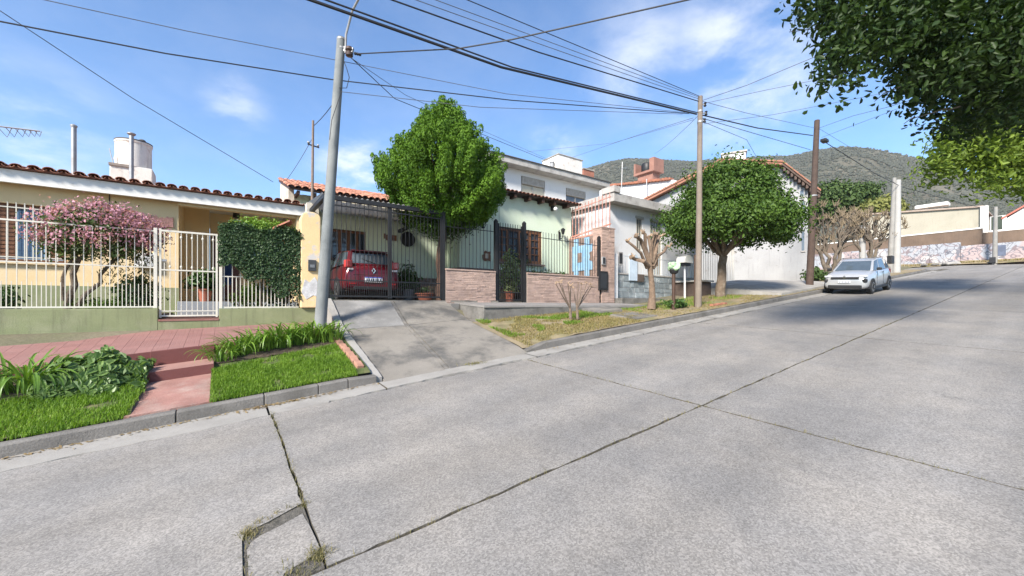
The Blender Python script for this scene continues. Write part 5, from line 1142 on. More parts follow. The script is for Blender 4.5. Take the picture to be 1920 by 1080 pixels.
# mast behind the pillar
ma = thing('service_mast', 'thin rusty service mast with crossbar standing behind the pillar', 'mast', (2.0, 12.6, 4.0))
pb = atY(585, 400, 12.6); pt_ = atY(587, 226, 12.6); m = MB(); m.tube([(pb.x, 12.6, 4.2), pt_], [.04, .03], 8); m.build('mast_tube', pm('rusty_tube', (0.19, 0.14, 0.11), .8, .3, 8), ma)
q = atY(587, 272, 12.6); MB().bar(q+Vector((-.14, 0, 0)), q+Vector((.16, 0, -.04)), .03).build('crossbar', M_BLACK, ma); MB().ball(q+Vector((-.12, 0, .05)), .035, 8, 6).build('insulator', M_GALV, ma); MB().ball(q+Vector((.13, 0, .02)), .035, 8, 6).build('insulator', M_GALV, ma)
MB().box(pb.x-.15, pb.x+.15, 12.45, 12.75, 3.4, 4.6).build('footing', MATS['weathered_plaster'], ma)

# ---- golden cypress
cy = thing('cypress_tree', 'bushy bright green cypress behind the driveway gate', 'tree', (5.3, 11.3, 1.87))
m = MB(); tb = Vector((5.35, 11.3, 1.85)); b1 = branch(m, tb, (5.45, 11.35, 4.2), .13, .10, .02, 6, 3, 9)
top = Vector((5.55, 11.4, 7.3)); branch(m, b1[-1], top, .10, .02, .03, 6, 4)
rd = random.Random(6)
for k in range(26):
    z = rd.uniform(3.7, 6.3); a = rd.uniform(0, 6.28); s = b1[-1].lerp(top, max(0, (z-4.2)/3.1)); r_ = 1.5*(1-abs(z-5)/3.2)
    branch(m, s, s+Vector((math.cos(a)*r_, math.sin(a)*r_, .6+.3*rd.random())), .035, .01, .08, 4, k, 5)
m.build('trunk', pm('cypress_bark', (0.17, 0.10, 0.07), .95, .3, 9, .3, 40, .8, 30), cy, smooth=True)
def plume_crown(c, prof, n, seed, size):
    """upright flame-like sprays over a crown whose radius follows prof (z, radius)"""
    g = np.random.default_rng(seed); P = []; D = []
    zs = np.array([p[0] for p in prof]); rs = np.array([p[1] for p in prof]); k = 0
    while k < n:
        z = g.uniform(zs[0], zs[-1]); r = np.interp(z, zs, rs)
        if g.random() > (r+.15)/(rs.max()+.15): continue
        a = g.uniform(0, 2*np.pi); bul = 1+.13*math.sin(a*4+z*2.7)+.11*math.sin(a*7-z*4.3)
        q = r*bul*(1-.42*g.random()**1.7); p = np.array([c[0]+q*math.cos(a), c[1]+q*math.sin(a), z]); out = np.array([math.cos(a)*.55, math.sin(a)*.55, .95]); out /= np.linalg.norm(out)
        m_ = 110; t = g.random(m_); w = .125*(g.random(m_)**.22)*np.sqrt(np.maximum(.02, 1-(2*t-.75)**2/1.6)); ang = g.uniform(0, 6.28, m_); s1 = np.cross(out, [0, 0, 1.]); s1 /= np.linalg.norm(s1)+1e-9; s2 = np.cross(out, s1)
        P.append(p+out*(t*size*g.uniform(.8, 1.3))[:, None]+(s1*np.cos(ang)[:, None]+s2*np.sin(ang)[:, None])*w[:, None]); D.append(out*.35+(s1*np.cos(ang)[:, None]+s2*np.sin(ang)[:, None])*1.0); k += 1
    return np.concatenate(P), np.concatenate(D)
def needle_cloud(name, P, D, L_, w, mat, parent, seed):
    g = np.random.default_rng(seed); n = len(P); D = D+g.normal(0, .25, D.shape); D /= np.linalg.norm(D, axis=1, keepdims=True)
    b = np.cross(D, g.normal(0, 1, (n, 3))); b /= np.linalg.norm(b, axis=1, keepdims=True); l = (L_*(.6+.8*g.random(n)))[:, None]
    V = np.stack([P-b*w*.3, P+D*l*.55-b*w*.5, P+D*l, P+D*l*.55+b*w*.5, P+b*w*.3], 1).reshape(-1, 3); i = np.arange(n)[:, None]*5
    F_ = np.concatenate([np.concatenate([i, i+4, i+3], 1), np.concatenate([i, i+3, i+1], 1), np.concatenate([i+1, i+3, i+2], 1)])
    return raw_mesh(name, V, F_, mat, parent)
P, D = plume_crown((5.52, 11.4), [(3.95, .45), (4.3, 1.2), (4.9, 1.66), (5.4, 1.68), (5.9, 1.5), (6.4, 1.18), (6.9, .74), (7.35, .34), (7.8, .03)], 1250, 77, .40)
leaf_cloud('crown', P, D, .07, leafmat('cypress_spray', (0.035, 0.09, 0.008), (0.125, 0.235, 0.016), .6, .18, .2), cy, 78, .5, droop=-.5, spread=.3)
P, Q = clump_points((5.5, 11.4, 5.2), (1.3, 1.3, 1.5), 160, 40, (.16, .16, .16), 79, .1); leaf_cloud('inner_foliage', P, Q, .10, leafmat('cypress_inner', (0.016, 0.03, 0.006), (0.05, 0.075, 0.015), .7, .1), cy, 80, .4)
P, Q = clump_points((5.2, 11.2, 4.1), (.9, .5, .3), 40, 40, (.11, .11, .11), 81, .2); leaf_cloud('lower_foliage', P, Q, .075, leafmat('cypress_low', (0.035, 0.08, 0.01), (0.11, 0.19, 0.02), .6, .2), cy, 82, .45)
# ================================================================ cars (front at +x, z = 0 at the tyres)
M_TYRE = pm('tyre', (0.022, 0.022, 0.023), .85, .2, 9); M_RIM = pm('alloy', (0.35, 0.35, 0.36), .35, .1, 5, metal=.8); M_CGLASS = glassmat('car_glass', (0.06, 0.08, 0.10), .03, 1.0); M_TRIM = pm('black_trim', (0.02, 0.02, 0.021), .55, .1, 8)  # car glass: some sky reflection is put into its bluish base
M_PLATE = pm('number_plate', (0.72, 0.73, 0.75), .4, .04, 4); M_PTXT = pm('plate_marks', (0.05, 0.06, 0.09), .5); M_CHROME = pm('chrome', (0.7, 0.7, 0.7), .15, .0, 4, metal=1.0)
def make_car(name, label, paint, st, wheel_x, wr, width, light_front, light_rear, glass, rear_view=False):
    """st: stations (x, z bottom, z sill, z belt, half width sill, half width belt) front to back; roof line from `glass`"""
    t = thing(name, label, 'car', (0, 0, 0), local=True)
    V = []; F_ = []; ring = 12
    for (x, zb, zs, zt, ws, wt) in st:
        zc = lerp(zs, zt, .55); crown = .03
        half = [(0, zb), (ws*.86, zb), (ws, lerp(zb, zs, .6)), (max(ws, wt)*1.0, zc), (wt*.97, zt-.035), (wt*.86, zt), (0, zt+crown)]
        full = half+[(-a, b) for a, b in half[-2:0:-1]]
        V += [(x, a, b) for a, b in full]
    n = 12
    for i in range(len(st)-1):
        for j in range(n):
            a = i*n+j; b = i*n+(j+1) % n; F_.append((a, b, b+n, a+n))
    F_.append(tuple(range(n))); F_.append(tuple((len(st)-1)*n+j for j in range(n-1, -1, -1)))
    body = MB().add(V, F_).build('body', paint, t, smooth=False)
    sd = body.modifiers.new('round', 'SUBSURF'); sd.levels = 2; sd.render_levels = 2
    body.data.polygons.foreach_set('use_smooth', [True]*len(body.data.polygons))
    # cabin: list of (x, z, half width)  base ring then roof ring
    base, roof = glass
    def ring_pts(r): return [(x, w, z) for x, z, w in r]+[(x, -w, z) for x, z, w in reversed(r)]
    k = len(base); B = ring_pts(base); T = ring_pts(roof); m = MB(); N_ = 2*k; fs = [(i, (i+1) % N_, (i+1) % N_+N_, i+N_) for i in range(N_)]
    fs.append(tuple(N_+i for i in range(N_))); m.add(B+T, fs); cab = m.build('cabin', paint, t, bevel=.05, smooth=True)
    def pane(a, b, c, d, nm, ins=(.06, .06, .05, .06)):
        """window laid 6 mm proud of a cabin side (corners low-front, low-back, high-back, high-front)"""
        a, b, c, d = map(Vector, (a, b, c, d)); nr = (b-a).cross(d-a).normalized(); ctr = (a+b+c+d)/4
        if nr.dot(ctr-Vector((0, 0, 1.0))) < 0: nr = -nr
        l, r_, lo, hi = ins
        def bl(s, q): return (a.lerp(b, s)).lerp(d.lerp(c, s), q)
        pts = [bl(l, lo), bl(1-r_, lo), bl(1-r_, 1-hi), bl(l, 1-hi)]; mm = MB(); mm.add([p+nr*.008 for p in pts]+[p-nr*.02 for p in pts], [(0, 1, 2, 3)]+[(i, i+4, (i+1) % 4+4, (i+1) % 4) for i in range(4)])
        return mm.build(nm, M_CGLASS, t)
    for s in (1, -1):
        for i in range(k-1):
            a = (base[i][0], s*base[i][2], base[i][1]); b = (base[i+1][0], s*base[i+1][2], base[i+1][1]); c = (roof[i+1][0], s*roof[i+1][2], roof[i+1][1]); d = (roof[i][0], s*roof[i][2], roof[i][1])
            if abs(base[i][0]-base[i+1][0]) > .2: pane(a, b, c, d, 'side_window', (.08, .05, .03, .12))
    f0, r0 = base[0], roof[0]; pane((f0[0], f0[2], f0[1]), (f0[0], -f0[2], f0[1]), (r0[0], -r0[2], r0[1]), (r0[0], r0[2], r0[1]), 'windscreen', (.06, .06, .02, .10))
    f1, r1 = base[-1], roof[-1]; pane((f1[0], f1[2], f1[1]), (f1[0], -f1[2], f1[1]), (r1[0], -r1[2], r1[1]), (r1[0], r1[2], r1[1]), 'rear_window', (.09, .09, .10, .14))
    w0 = None
    for x in wheel_x:
        for s in (1, -1):
            yc = s*(width/2-.085)
            def cyl(r, y0, y1, prof=None, nn=24):
                mm = MB(); vs = []; pr = prof or [(r*.94, y0), (r, y0+.02*s), (r, y1-.02*s), (r*.94, y1)]; fs = []
                for rr_, yy in pr:
                    vs += [(x+rr_*math.cos(2*math.pi*j/nn), yy, wr+rr_*math.sin(2*math.pi*j/nn)) for j in range(nn)]
                for i in range(len(pr)-1):
                    for j in range(nn): a = i*nn+j; b = i*nn+(j+1) % nn; fs.append((a, b, b+nn, a+nn))
                fs += [tuple(range(nn)), tuple((len(pr)-1)*nn+j for j in range(nn-1, -1, -1))]; return mm.add(vs, fs)
            w = cyl(wr, yc-s*.1, yc+s*.095).build('wheel', M_TYRE, t, smooth=True)
            cyl(wr*.66, yc+s*.05, yc+s*.099, [(wr*.66, yc+s*.05), (wr*.66, yc+s*.099), (wr*.55, yc+s*.0985), (wr*.1, yc+s*.09)]).build('rim', M_RIM, w, smooth=True)
            for q in range(5):
                a = q*2*math.pi/5; mm = MB(); p = Vector((x, yc+s*.098, wr)); d = Vector((math.cos(a), 0, math.sin(a))); mm.bar(p+d*wr*.15, p+d*wr*.6, .05, .012, (0, 1, 0)); mm.build('spoke', M_TRIM, w)
            # arch lip
            mm = MB(); r_o, r_i = wr*1.22, wr*1.04; vs = []; fs = []; yo = s*(width/2+.006); nn = 16
            for i in range(nn+1):
                a = math.pi*(-.06+1.12*i/nn)
                for rr_, yy in ((r_i, yo-s*.14), (r_o, yo-s*.10), (r_o, yo), (r_i, yo)): vs.append((x+rr_*math.cos(a), yy, wr+rr_*math.sin(a)))
            for i in range(nn):
                for j in range(4): a = 4*i+j; b = 4*i+(j+1) % 4; fs.append((a, b, b+4, a+4))
            fs += [(0, 1, 2, 3), (4*nn+3, 4*nn+2, 4*nn+1, 4*nn)]; mm.add(vs, fs).build('wheel_arch', M_TRIM, t)
    return t
def box_part(t, nm, mat, c, s, bevel=.012, rot=None):
    m = MB().box(-s[0]/2, s[0]/2, -s[1]/2, s[1]/2, -s[2]/2, s[2]/2); o = m.build(nm, mat, t, bevel=bevel); o.location = Vector(c)-Vector((0, 0, s[2]/2)) if not rot else Vector(c)
    if rot: o.rotation_euler = rot
    ORG[o.name] = Vector(c)
    return o
M_SILVER = pm('silver_paint', (0.52, 0.525, 0.53), .32, .03, 2, .02, 200, metal=.45, coat=.6); M_REDP = pm('red_paint', (0.10, 0.004, 0.011), .3, .05, 2, .02, 200, metal=.15, coat=.7)
# --- silver hatchback
stS = [(1.84, .32, .42, .62, .60, .52), (1.80, .24, .40, .74, .70, .64), (1.62, .20, .38, .88, .77, .72), (1.1, .20, .36, .96, .79, .74), (.75, .20, .36, 1.00, .79, .755), (0, .20, .36, 1.02, .79, .765), (-.9, .21, .37, 1.03, .79, .765), (-1.5, .24, .40, 1.03, .775, .74), (-1.76, .28, .44, 1.0, .72, .68), (-1.84, .36, .5, .85, .62, .56)]
glS = ([(.92, .97, .70), (.2, 1.0, .735), (-.75, 1.01, .735), (-1.68, 1.02, .67)], [(.22, 1.43, .56), (-.1, 1.50, .575), (-.8, 1.50, .575), (-1.42, 1.43, .54)])
sc = make_car('parked_car', 'silver hatchback parked at the kerb facing downhill', M_SILVER, stS, (1.20, -1.22), .30, 1.58, None, None, glS)
box_part(sc, 'grille', M_TRIM, (1.80, 0, .70), (.10, .95, .10)); box_part(sc, 'lower_grille', M_TRIM, (1.81, 0, .33), (.1, 1.15, .15), .03); box_part(sc, 'bumper_trim', M_TRIM, (1.77, 0, .46), (.12, .7, .06), .02)
for s in (1, -1):
    box_part(sc, 'headlight', pm('headlight', (0.55, 0.56, 0.58), .12, spec=.8), (1.735, s*.60, .74), (.16, .26, .07), .03, (0, 0, -s*.3)); o = box_part(sc, 'fog_light', M_TRIM, (1.74, s*.60, .50), (.16, .26, .17), .05, (0, 0, -s*.25))
    box_part(sc, 'wing_mirror', M_TRIM, (.70, s*.86, 1.05), (.10, .17, .12), .035); box_part(sc, 'door_handle', M_TRIM, (-.15, s*.795, .88), (.16, .025, .03), .008); box_part(sc, 'side_skirt', M_TRIM, (0, s*.775, .25), (1.9, .06, .10), .02); box_part(sc, 'roof_rail', M_TRIM, (-.45, s*.54, 1.53), (1.2, .03, .03), .01)
    box_part(sc, 'tail_light', pm('tail_red', (0.3, 0.01, 0.01), .2), (-1.74, s*.62, .86), (.12, .2, .2), .03)
    for xx in (.62, -.32): box_part(sc, 'door_gap', M_TRIM, (xx, s*.788, .66), (.008, .012, .58), 0)
box_part(sc, 'number_plate', M_PLATE, (1.872, 0, .55), (.02, .40, .11), .004)
for k in range(7): box_part(sc, 'plate_mark', M_PTXT, (1.884, -.15+.05*k, .545), (.004, .026, .06), 0)
m = MB(); 
for s in (0,):
    oD = [(0, .085), (.06, 0), (0, -.085), (-.06, 0)]; iD = [(a*.58, b*.58) for a, b in oD]; V = []
    for xx in (1.85, 1.875): V += [(xx, a, .735+b) for a, b in oD]+[(xx, a, .735+b) for a, b in iD]
    F_ = []
    for i in range(4):
        j = (i+1) % 4; F_ += [(8+i, 8+j, 12+j, 12+i), (i, 4+i, 4+j, j), (i, j, 8+j, 8+i), (4+i, 12+i, 12+j, 4+j)]
m.add(V, F_); m.build('emblem', M_CHROME, sc)
def place_car(o, x, y, heading, sx, sy, z=None):
    """stand a car on a slope sx along X and sy along Y"""
    nrm = Vector((-sx, -sy, 1)).normalized(); f = Vector((math.cos(heading), math.sin(heading), 0)); f = (f-nrm*f.dot(nrm)).normalized(); l = nrm.cross(f)
    o.matrix_world = Matrix.Translation((x, y, z)) @ Matrix((f, l, nrm)).transposed().to_4x4()
place_car(sc, 22.3, 5.62, math.pi, .0922, .05, zr(22.3, 5.62)+.004); sc.scale = (.94, .96, .94)
# --- red hatchback in the carport, seen from behind
stR = [(2.0, .34, .44, .62, .62, .52), (1.9, .25, .42, .78, .76, .66), (1.5, .21, .38, .92, .84, .78), (.9, .2, .37, .98, .865, .81), (0, .2, .37, 1.0, .865, .825), (-.9, .21, .38, 1.02, .865, .82), (-1.55, .23, .40, 1.04, .86, .80), (-1.88, .27, .42, 1.03, .83, .75), (-1.98, .30, .45, .92, .78, .70), (-2.02, .36, .5, .8, .7, .62)]
glR = ([(1.0, .95, .74), (.25, .98, .79), (-.75, 1.0, .79), (-1.90, 1.02, .73)], [(.3, 1.42, .60), (-.05, 1.50, .62), (-.85, 1.51, .62), (-1.55, 1.45, .585)])
rc = make_car('red_car', 'dark red hatchback parked nose in behind the black gate', M_REDP, stR, (1.28, -1.28), .305, 1.73, None, None, glR)
for s in (1, -1):
    box_part(rc, 'tail_light', pm('tail_lamp', (0.45, 0.05, 0.05), .15, spec=.7), (-1.93, s*.69, .92), (.16, .2, .22), .04, (0, 0, s*.35)); box_part(rc, 'reverse_light', pm('clear_lamp', (0.6, 0.55, 0.55), .15), (-2.0, s*.64, .84), (.06, .16, .06), .015, (0, 0, s*.3)); box_part(rc, 'wing_mirror', M_REDP, (.72, s*.95, 1.03), (.10, .18, .13), .04)
    box_part(rc, 'bumper_reflector', MATS['tail_red'], (-2.0, s*.58, .46), (.05, .2, .04), .008)
box_part(rc, 'bumper_crease', M_TRIM, (-2.005, 0, .34), (.06, 1.1, .10), .02); box_part(rc, 'boot_crease', pm('red_shade', (0.13, 0.008, 0.012), .35, coat=.5), (-2.012, 0, .735), (.03, 1.15, .022), .006); box_part(rc, 'plate_recess', M_REDP, (-2.01, 0, .585), (.06, .62, .2), .03)
box_part(rc, 'number_plate', M_PLATE, (-2.046, 0, .59), (.015, .50, .15), .003)
box_part(rc, 'plate_band', pm('plate_blue', (0.05, 0.1, 0.4), .5), (-2.0545, 0, .65), (.004, .50, .03), 0)
for k in range(7): box_part(rc, 'plate_mark', M_PTXT, (-2.0555, -.19+.064*k, .58), (.004, .034, .08), 0)
box_part(rc, 'rear_spoiler', M_REDP, (-1.60, 0, 1.46), (.16, 1.05, .04), .015); box_part(rc, 'rear_wiper', M_TRIM, (-1.86, .1, 1.13), (.02, .4, .02), .004, (.3, 0, 0))
m = MB(); V = []
for xx in (-2.04, -2.02): V += [(xx, a*1.0, .85+b) for a, b in oD]+[(xx, a, .85+b) for a, b in iD]
m.add(V, F_).build('emblem', M_CHROME, rc)
place_car(rc, 3.58, 14.1, math.pi/2, 0, .012, 1.93)
# ================================================================ white two storey house behind
M_WHT = pm('white_plaster', (0.66, 0.645, 0.62), .88, .06, 1.2, .04, 40, .15, 50, tint=(0.6, 0.57, 0.53), tscale=1.5, tlo=.55, thi=.75, streak=(0.42, 0.39, 0.36), streaklo=.62, streakhi=.85)
M_SLAB = pm('weathered_slab', (0.38, 0.36, 0.33), .9, .2, 2.2, .12, 40, .3, 30, tint=(0.25, 0.23, 0.21), tscale=2.5)
M_SHUT = pm('roller_shutter', (0.50, 0.46, 0.36), .8, .1, 2); M_SHBOX = pm('shutter_box', (0.34, 0.31, 0.27), .85, .25, 6, .15, 30)
wh = thing('white_upper_house', 'white two storey house with shuttered windows behind the mint house', 'house', (15, 18, 1.8))
HY = 17.0; ex1 = 18.6
wins = [(atY(977, 331, HY).x, atY(1022, 331, HY).x, 6.9, 8.52), (atY(1061, 350, HY).x, atY(1098, 350, HY).x, 6.9, 8.42)]
m = MB(); xs = [10.6, wins[0][0], wins[0][1], wins[1][0], wins[1][1], ex1]
for i in range(0, 6, 2): m.box(xs[i], xs[i+1], HY, HY+.22, 1.8, 8.78)
for a, b, z0, z1 in wins: m.box(a, b, HY, HY+.22, 1.8, z0); m.box(a, b, HY, HY+.22, z1, 8.78)
m.build('wall', M_WHT, wh); MB().box(10.6, 10.8, HY+.222, 22, 1.8, 8.78).build('wall', M_WHT, wh); MB().box(ex1-.2, ex1, HY+.222, 22, 1.8, 8.78).build('wall', M_WHT, wh)
MB().hexa([(10.3, HY-.6, 8.785), (ex1+.25, HY-.6, 8.785), (ex1+.25, 22, 8.785), (10.3, 22, 8.785), (10.3, HY-.6, 9.08), (ex1+.25, HY-.6, 9.08), (ex1+.25, 22, 9.3), (10.3, 22, 9.3)]).build('roof_slab', M_SLAB, wh, bevel=.02)
MB().box(10.25, ex1+.3, HY-.66, 22, 9.082, 9.12).build('roof_membrane', pm('roof_felt', (0.10, 0.095, 0.09), .9, .2, 3), wh)
for k, (a, b, z0, z1) in enumerate(wins):
    f = MB(); f.box(a, a+.06, HY+.05, HY+.14, z0, z1); f.box(b-.06, b, HY+.05, HY+.14, z0, z1); f.box(a+.06, b-.06, HY+.05, HY+.14, z0, z0+.06); f.box((a+b)/2-.03, (a+b)/2+.03, HY+.05, HY+.14, z0+.06, z1-.42); w = f.build('window', M_SLAB, wh)
    MB().box(a+.06, b-.06, HY-.02, HY+.14, z1-.4, z1).build('shutter_box', M_SHBOX, w, bevel=.01)
    for s in (0, 1):
        x0 = a+.065+s*((b-a)/2-.03); x1 = x0+(b-a)/2-.1
        if k == 0:
            m = MB()
            for q in range(24): z = z0+.07+q*.047; m.box(x0, x1, HY+.09, HY+.105, z, z+.043)
            m.build('shutter', M_SHUT, w, kind='stuff')
        else: MB().box(x0, x1, HY+.09, HY+.10, z0+.06, z1-.42).build('pane', glassmat('grey_glass', (0.10, 0.11, 0.12), .1), w)
cw_ = atY(1036, 300, 19); ce = atY(1092, 300, 19)
ch = thing('roof_tank_housing', 'stained white masonry block on the flat roof of the white house', 'tank housing', ((cw_.x+ce.x)/2, 19.5, 9.2))
MB().box(cw_.x+.5, ce.x, 19, 20.6, 9.1, atY(1075, 297, 19).z).build('block', M_WW, ch, bevel=.03); MB().box(cw_.x, cw_.x+.49, 19.1, 20.4, 9.1, atY(1040, 312, 19).z).build('block', M_WW, ch, bevel=.03); MB().box(cw_.x+.45, ce.x+.04, 18.96, 20.64, atY(1075, 297, 19).z+.002, atY(1075, 297, 19).z+.05).build('capping', M_SHBOX, ch); MB().lathe([(.12, 0), (.12, .35), (.16, .36), (.16, .42)], (cw_.x+.3, 19.4, atY(1040, 312, 19).z), 10).build('vent', M_GALV, ch)
M_BRICK = pm('red_brick', (0.34, 0.14, 0.09), .9, .22, 3, .18, 30, .4, 30, tint=(0.26, 0.13, 0.1), tscale=4)
def box_thing(name, lab, cat, x0, x1, y0, y1, z0, z1, mat, cap=None, part='body'):
    t = thing(name, lab, cat, ((x0+x1)/2, (y0+y1)/2, z0)); MB().box(x0, x1, y0, y1, z0, z1).build(part, mat, t, bevel=.01)
    if cap: MB().box(x0-.05, x1+.05, y0-.05, y1+.05, z1+.001, z1+.07).build('cap', cap, t)
    return t
a = atY(1094, 336, 20.5); b = atY(1114, 322, 20.5); box_thing('brick_chimney', 'small brick chimney right of the white masonry block', 'chimney', a.x, b.x, 20.5, 21.2, 9.0, b.z, M_BRICK, M_SHBOX, 'stack')
# ================================================================ white peeling house with flat roof
M_PEEL = pm('peeling_white', (0.60, 0.60, 0.60), .9, .07, 1.3, .05, 40, .25, 40, tint=(0.50, 0.47, 0.44), tscale=1.1, tlo=.56, thi=.74, streak=(0.36, 0.35, 0.35), streaklo=.58, streakhi=.85)
ph = thing('flat_roofed_house', 'white flat roofed house with grimy concrete parapet and barred window', 'house', (16, 13, 2))
FY = 11.5; n0 = atY(1193, 409, FY); n1 = atY(1205, 470, FY); q0 = atY(1219, 414, FY); q1 = atY(1241, 516, FY)
m = MB(); m.box(13.15, n0.x, FY, FY+.22, 1.8, 6.0); m.box(n1.x, q0.x, FY, FY+.22, 1.8, 6.0); m.box(q1.x, 19.0, FY, FY+.22, 1.8, 6.0); m.box(n0.x, n1.x, FY, FY+.22, 1.8, n1.z); m.box(n0.x, n1.x, FY, FY+.22, n0.z, 6.0); m.box(q0.x, q1.x, FY, FY+.22, 1.8, q1.z); m.box(q0.x, q1.x, FY, FY+.22, q0.z, 6.0); m.build('wall', M_PEEL, ph)
MB().box(13.15, 13.37, FY+.222, 17, 1.8, 6.0).build('wall', M_PEEL, ph); MB().box(18.78, 19.0, FY+.222, 17, 1.8, 6.0).build('wall', M_PEEL, ph)
MB().box(12.95, 19.2, FY-.45, 17, 6.002, 6.36).build('parapet_slab', M_SLAB, ph, bevel=.015); MB().box(12.9, 13.3, FY-.5, FY+.2, 6.362, 6.62).build('parapet_block', M_SLAB, ph, bevel=.02)
for (a, b, nm) in ((n0, n1, 'window'), (q0, q1, 'window')):
    w = MB().box(a.x, b.x, FY+.12, FY+.14, b.z, a.z).build(nm, glassmat('dim_glass', (0.06, 0.065, 0.07), .15), ph)
    f = MB(); f.box(a.x-.06, b.x+.06, FY-.03, FY+.02, a.z, a.z+.1); f.build('lintel', M_SLAB, w)
    nb = max(2, int((b.x-a.x)/.12))
    for k in range(nb):
        x = lerp(a.x, b.x, (k+.5)/nb); MB().bar((x, FY+.03, b.z), (x, FY+.03, a.z), .018).build('bar', M_IRONW, w)
    for k in range(2):
        x = lerp(a.x, b.x, k*.97); MB().box(x, x+.05, FY+.05, FY+.118, b.z, a.z).build('frame', M_SLAB, w)
MB().tube([(13.9, FY-.05, 6.0), (13.9, FY-.05, 6.9), (13.95, FY-.05, 7.9)], .02, 6).build('vent_pipe', M_GALV, ph); MB().bar((13.75, FY-.05, 7.55), (14.3, FY-.05, 7.75), .02).build('pipe_arm', M_GALV, ph)
def slate(name, x0, x1, z0, z1, Y, parent, seed, mat):
    rd = random.Random(seed); V = []; F_ = []; z = z0
    while z < z1-.02:
        h = rd.uniform(.16, .3); h = z1-z if z1-z-h < .1 else h; x = x0
        while x < x1-.01:
            l = rd.uniform(.2, .55); e = x1 if x1-x-l < .12 else x+l; d = rd.uniform(.008, .025); n = len(V); j = [rd.uniform(.004, .03) for _ in range(8)]
            for yy in (Y, Y-d): V += [(x+j[0], yy, z+j[1]), (e-j[2], yy, z+j[3]), (e-j[4], yy, z+h-j[5]), (x+j[6], yy, z+h-j[7])]
            F_ += [(n+4, n+5, n+6, n+7), (n, n+1, n+5, n+4), (n+1, n+2, n+6, n+5), (n+2, n+3, n+7, n+6), (n+3, n, n+4, n+7)]; x = e
        z += h
    return MB().add(V, F_).build(name, mat, parent, kind='stuff')
M_SLATE = pm('grey_slate', (0.22, 0.25, 0.26), .8, .2, 4, .15, 40, .3, 30, tint=(0.36, 0.38, 0.38), tscale=3, island=.25)
sw = thing('slate_front_wall', 'grey slate clad low wall in front of the white flat roofed house', 'wall', (14.5, 10.7, 1.7))
MB().box(12.62, 18.4, 10.72, 10.9, 1.6, 2.98).build('core', pm('grey_mortar', (0.28, 0.29, 0.29), .9), sw); slate('slate_pieces', 12.62, 16.6, 1.85, 2.96, 10.72, sw, 3, M_SLATE); MB().box(12.6, 18.42, 10.68, 10.93, 2.981, 3.04).build('coping', M_SLAB, sw, bevel=.01)
MB().box(12.3, 12.6, 10.55, 10.9, 1.6, 3.75).build('end_post', M_PEEL, sw, bevel=.015)
MB().box(12.35, 15.8, 10.15, 10.715, 1.6, 2.02).build('plinth', M_CONCD, sw, bevel=.015)
fence('pale_fence', 'pale grey bar fence on top of the slate wall', 12.65, 16.8, [(3.75, 3.75, .025)], [12.7+.16*k for k in range(26)], 3.04, lambda x: 3.78, 10.8, pm('pale_grey_iron', (0.45, 0.49, 0.52), .6), .014, bar_w=.014)
a = atY(1176, 526, 10.75); b = atY(1191, 478, 10.75); tag(MB().box(a.x, b.x, 10.64, 10.675, a.z, b.z).build('sheet_panel', pm('pale_blue_sheet', (0.50, 0.58, 0.66), .5), bevel=.005), 'pale blue sheet leaning against the slate wall', 'panel')
dark_box(1159, 473, 1167, 497, 10.62, 'narrow grey meter box on a post of the slate wall', 'meter box', 'meter_box', pm('meter_grey', (0.3, 0.29, 0.28), .5))
a = atY(1194, 528, 10.68); b = atY(1206, 515, 10.68); tag(MB().box(a.x, b.x, 10.62, 10.69, a.z, b.z).build('vent_grate', pm('vent_brown', (0.10, 0.075, 0.06), .7), bevel=.005), 'small dark vent in the slate wall behind the pruned tree', 'vent')
bk = thing('brick_retaining_wall', 'dark brown brick retaining wall beside the white ramp', 'wall', (17.2, 10, 1.9)); MB().box(16.5, 17.35, 9.4, 10.6, 1.7, 2.75).build('wall_block', pm('dark_brick', (0.085, 0.06, 0.048), .95, .3, 4, .2, 30, .4, 20), bk, bevel=.02); MB().box(16.4, 17.4, 9.3, 10.65, 2.751, 2.82).build('coping', M_SLAB, bk)
fence('white_bar_fence', 'tall white bar fence at the top of the pale ramp', 18.5, 22.8, [(2.75, 3.0, .03), (4.55, 4.8, .03)], [18.55+.17*k for k in range(25)], 2.7, lambda x: 4.6+.05*(x-18.5), 11.0, M_IRONW, .02, bar_w=.022)
MB().box(18.45, 19.0, 11.05, 11.2, 2.0, 4.9).build('wall_return', M_PEEL, ph)
mbx = thing('mailbox', 'white domed mailbox beside the concrete pole', 'mailbox', (15.2, 9.6, 2.2)); p = atY(1284, 487, 9.6); m = MB(); m.prism([(p.x-.28, p.z-.14), (p.x+.28, p.z-.14)]+[(p.x+.28*math.cos(q), p.z-.02+.2*math.sin(q)) for q in np.linspace(0, math.pi, 9)], 9.4, 9.8); m.build('hood', M_WHITE, mbx); MB().box(p.x-.2, p.x+.2, 9.45, 9.75, p.z-.26, p.z-.141).build('slot_box', M_BLACK, mbx); MB().tube([(p.x, 9.6, 1.7), (p.x, 9.6, p.z-.26)], .04, 8).build('post', M_PEEL, mbx)
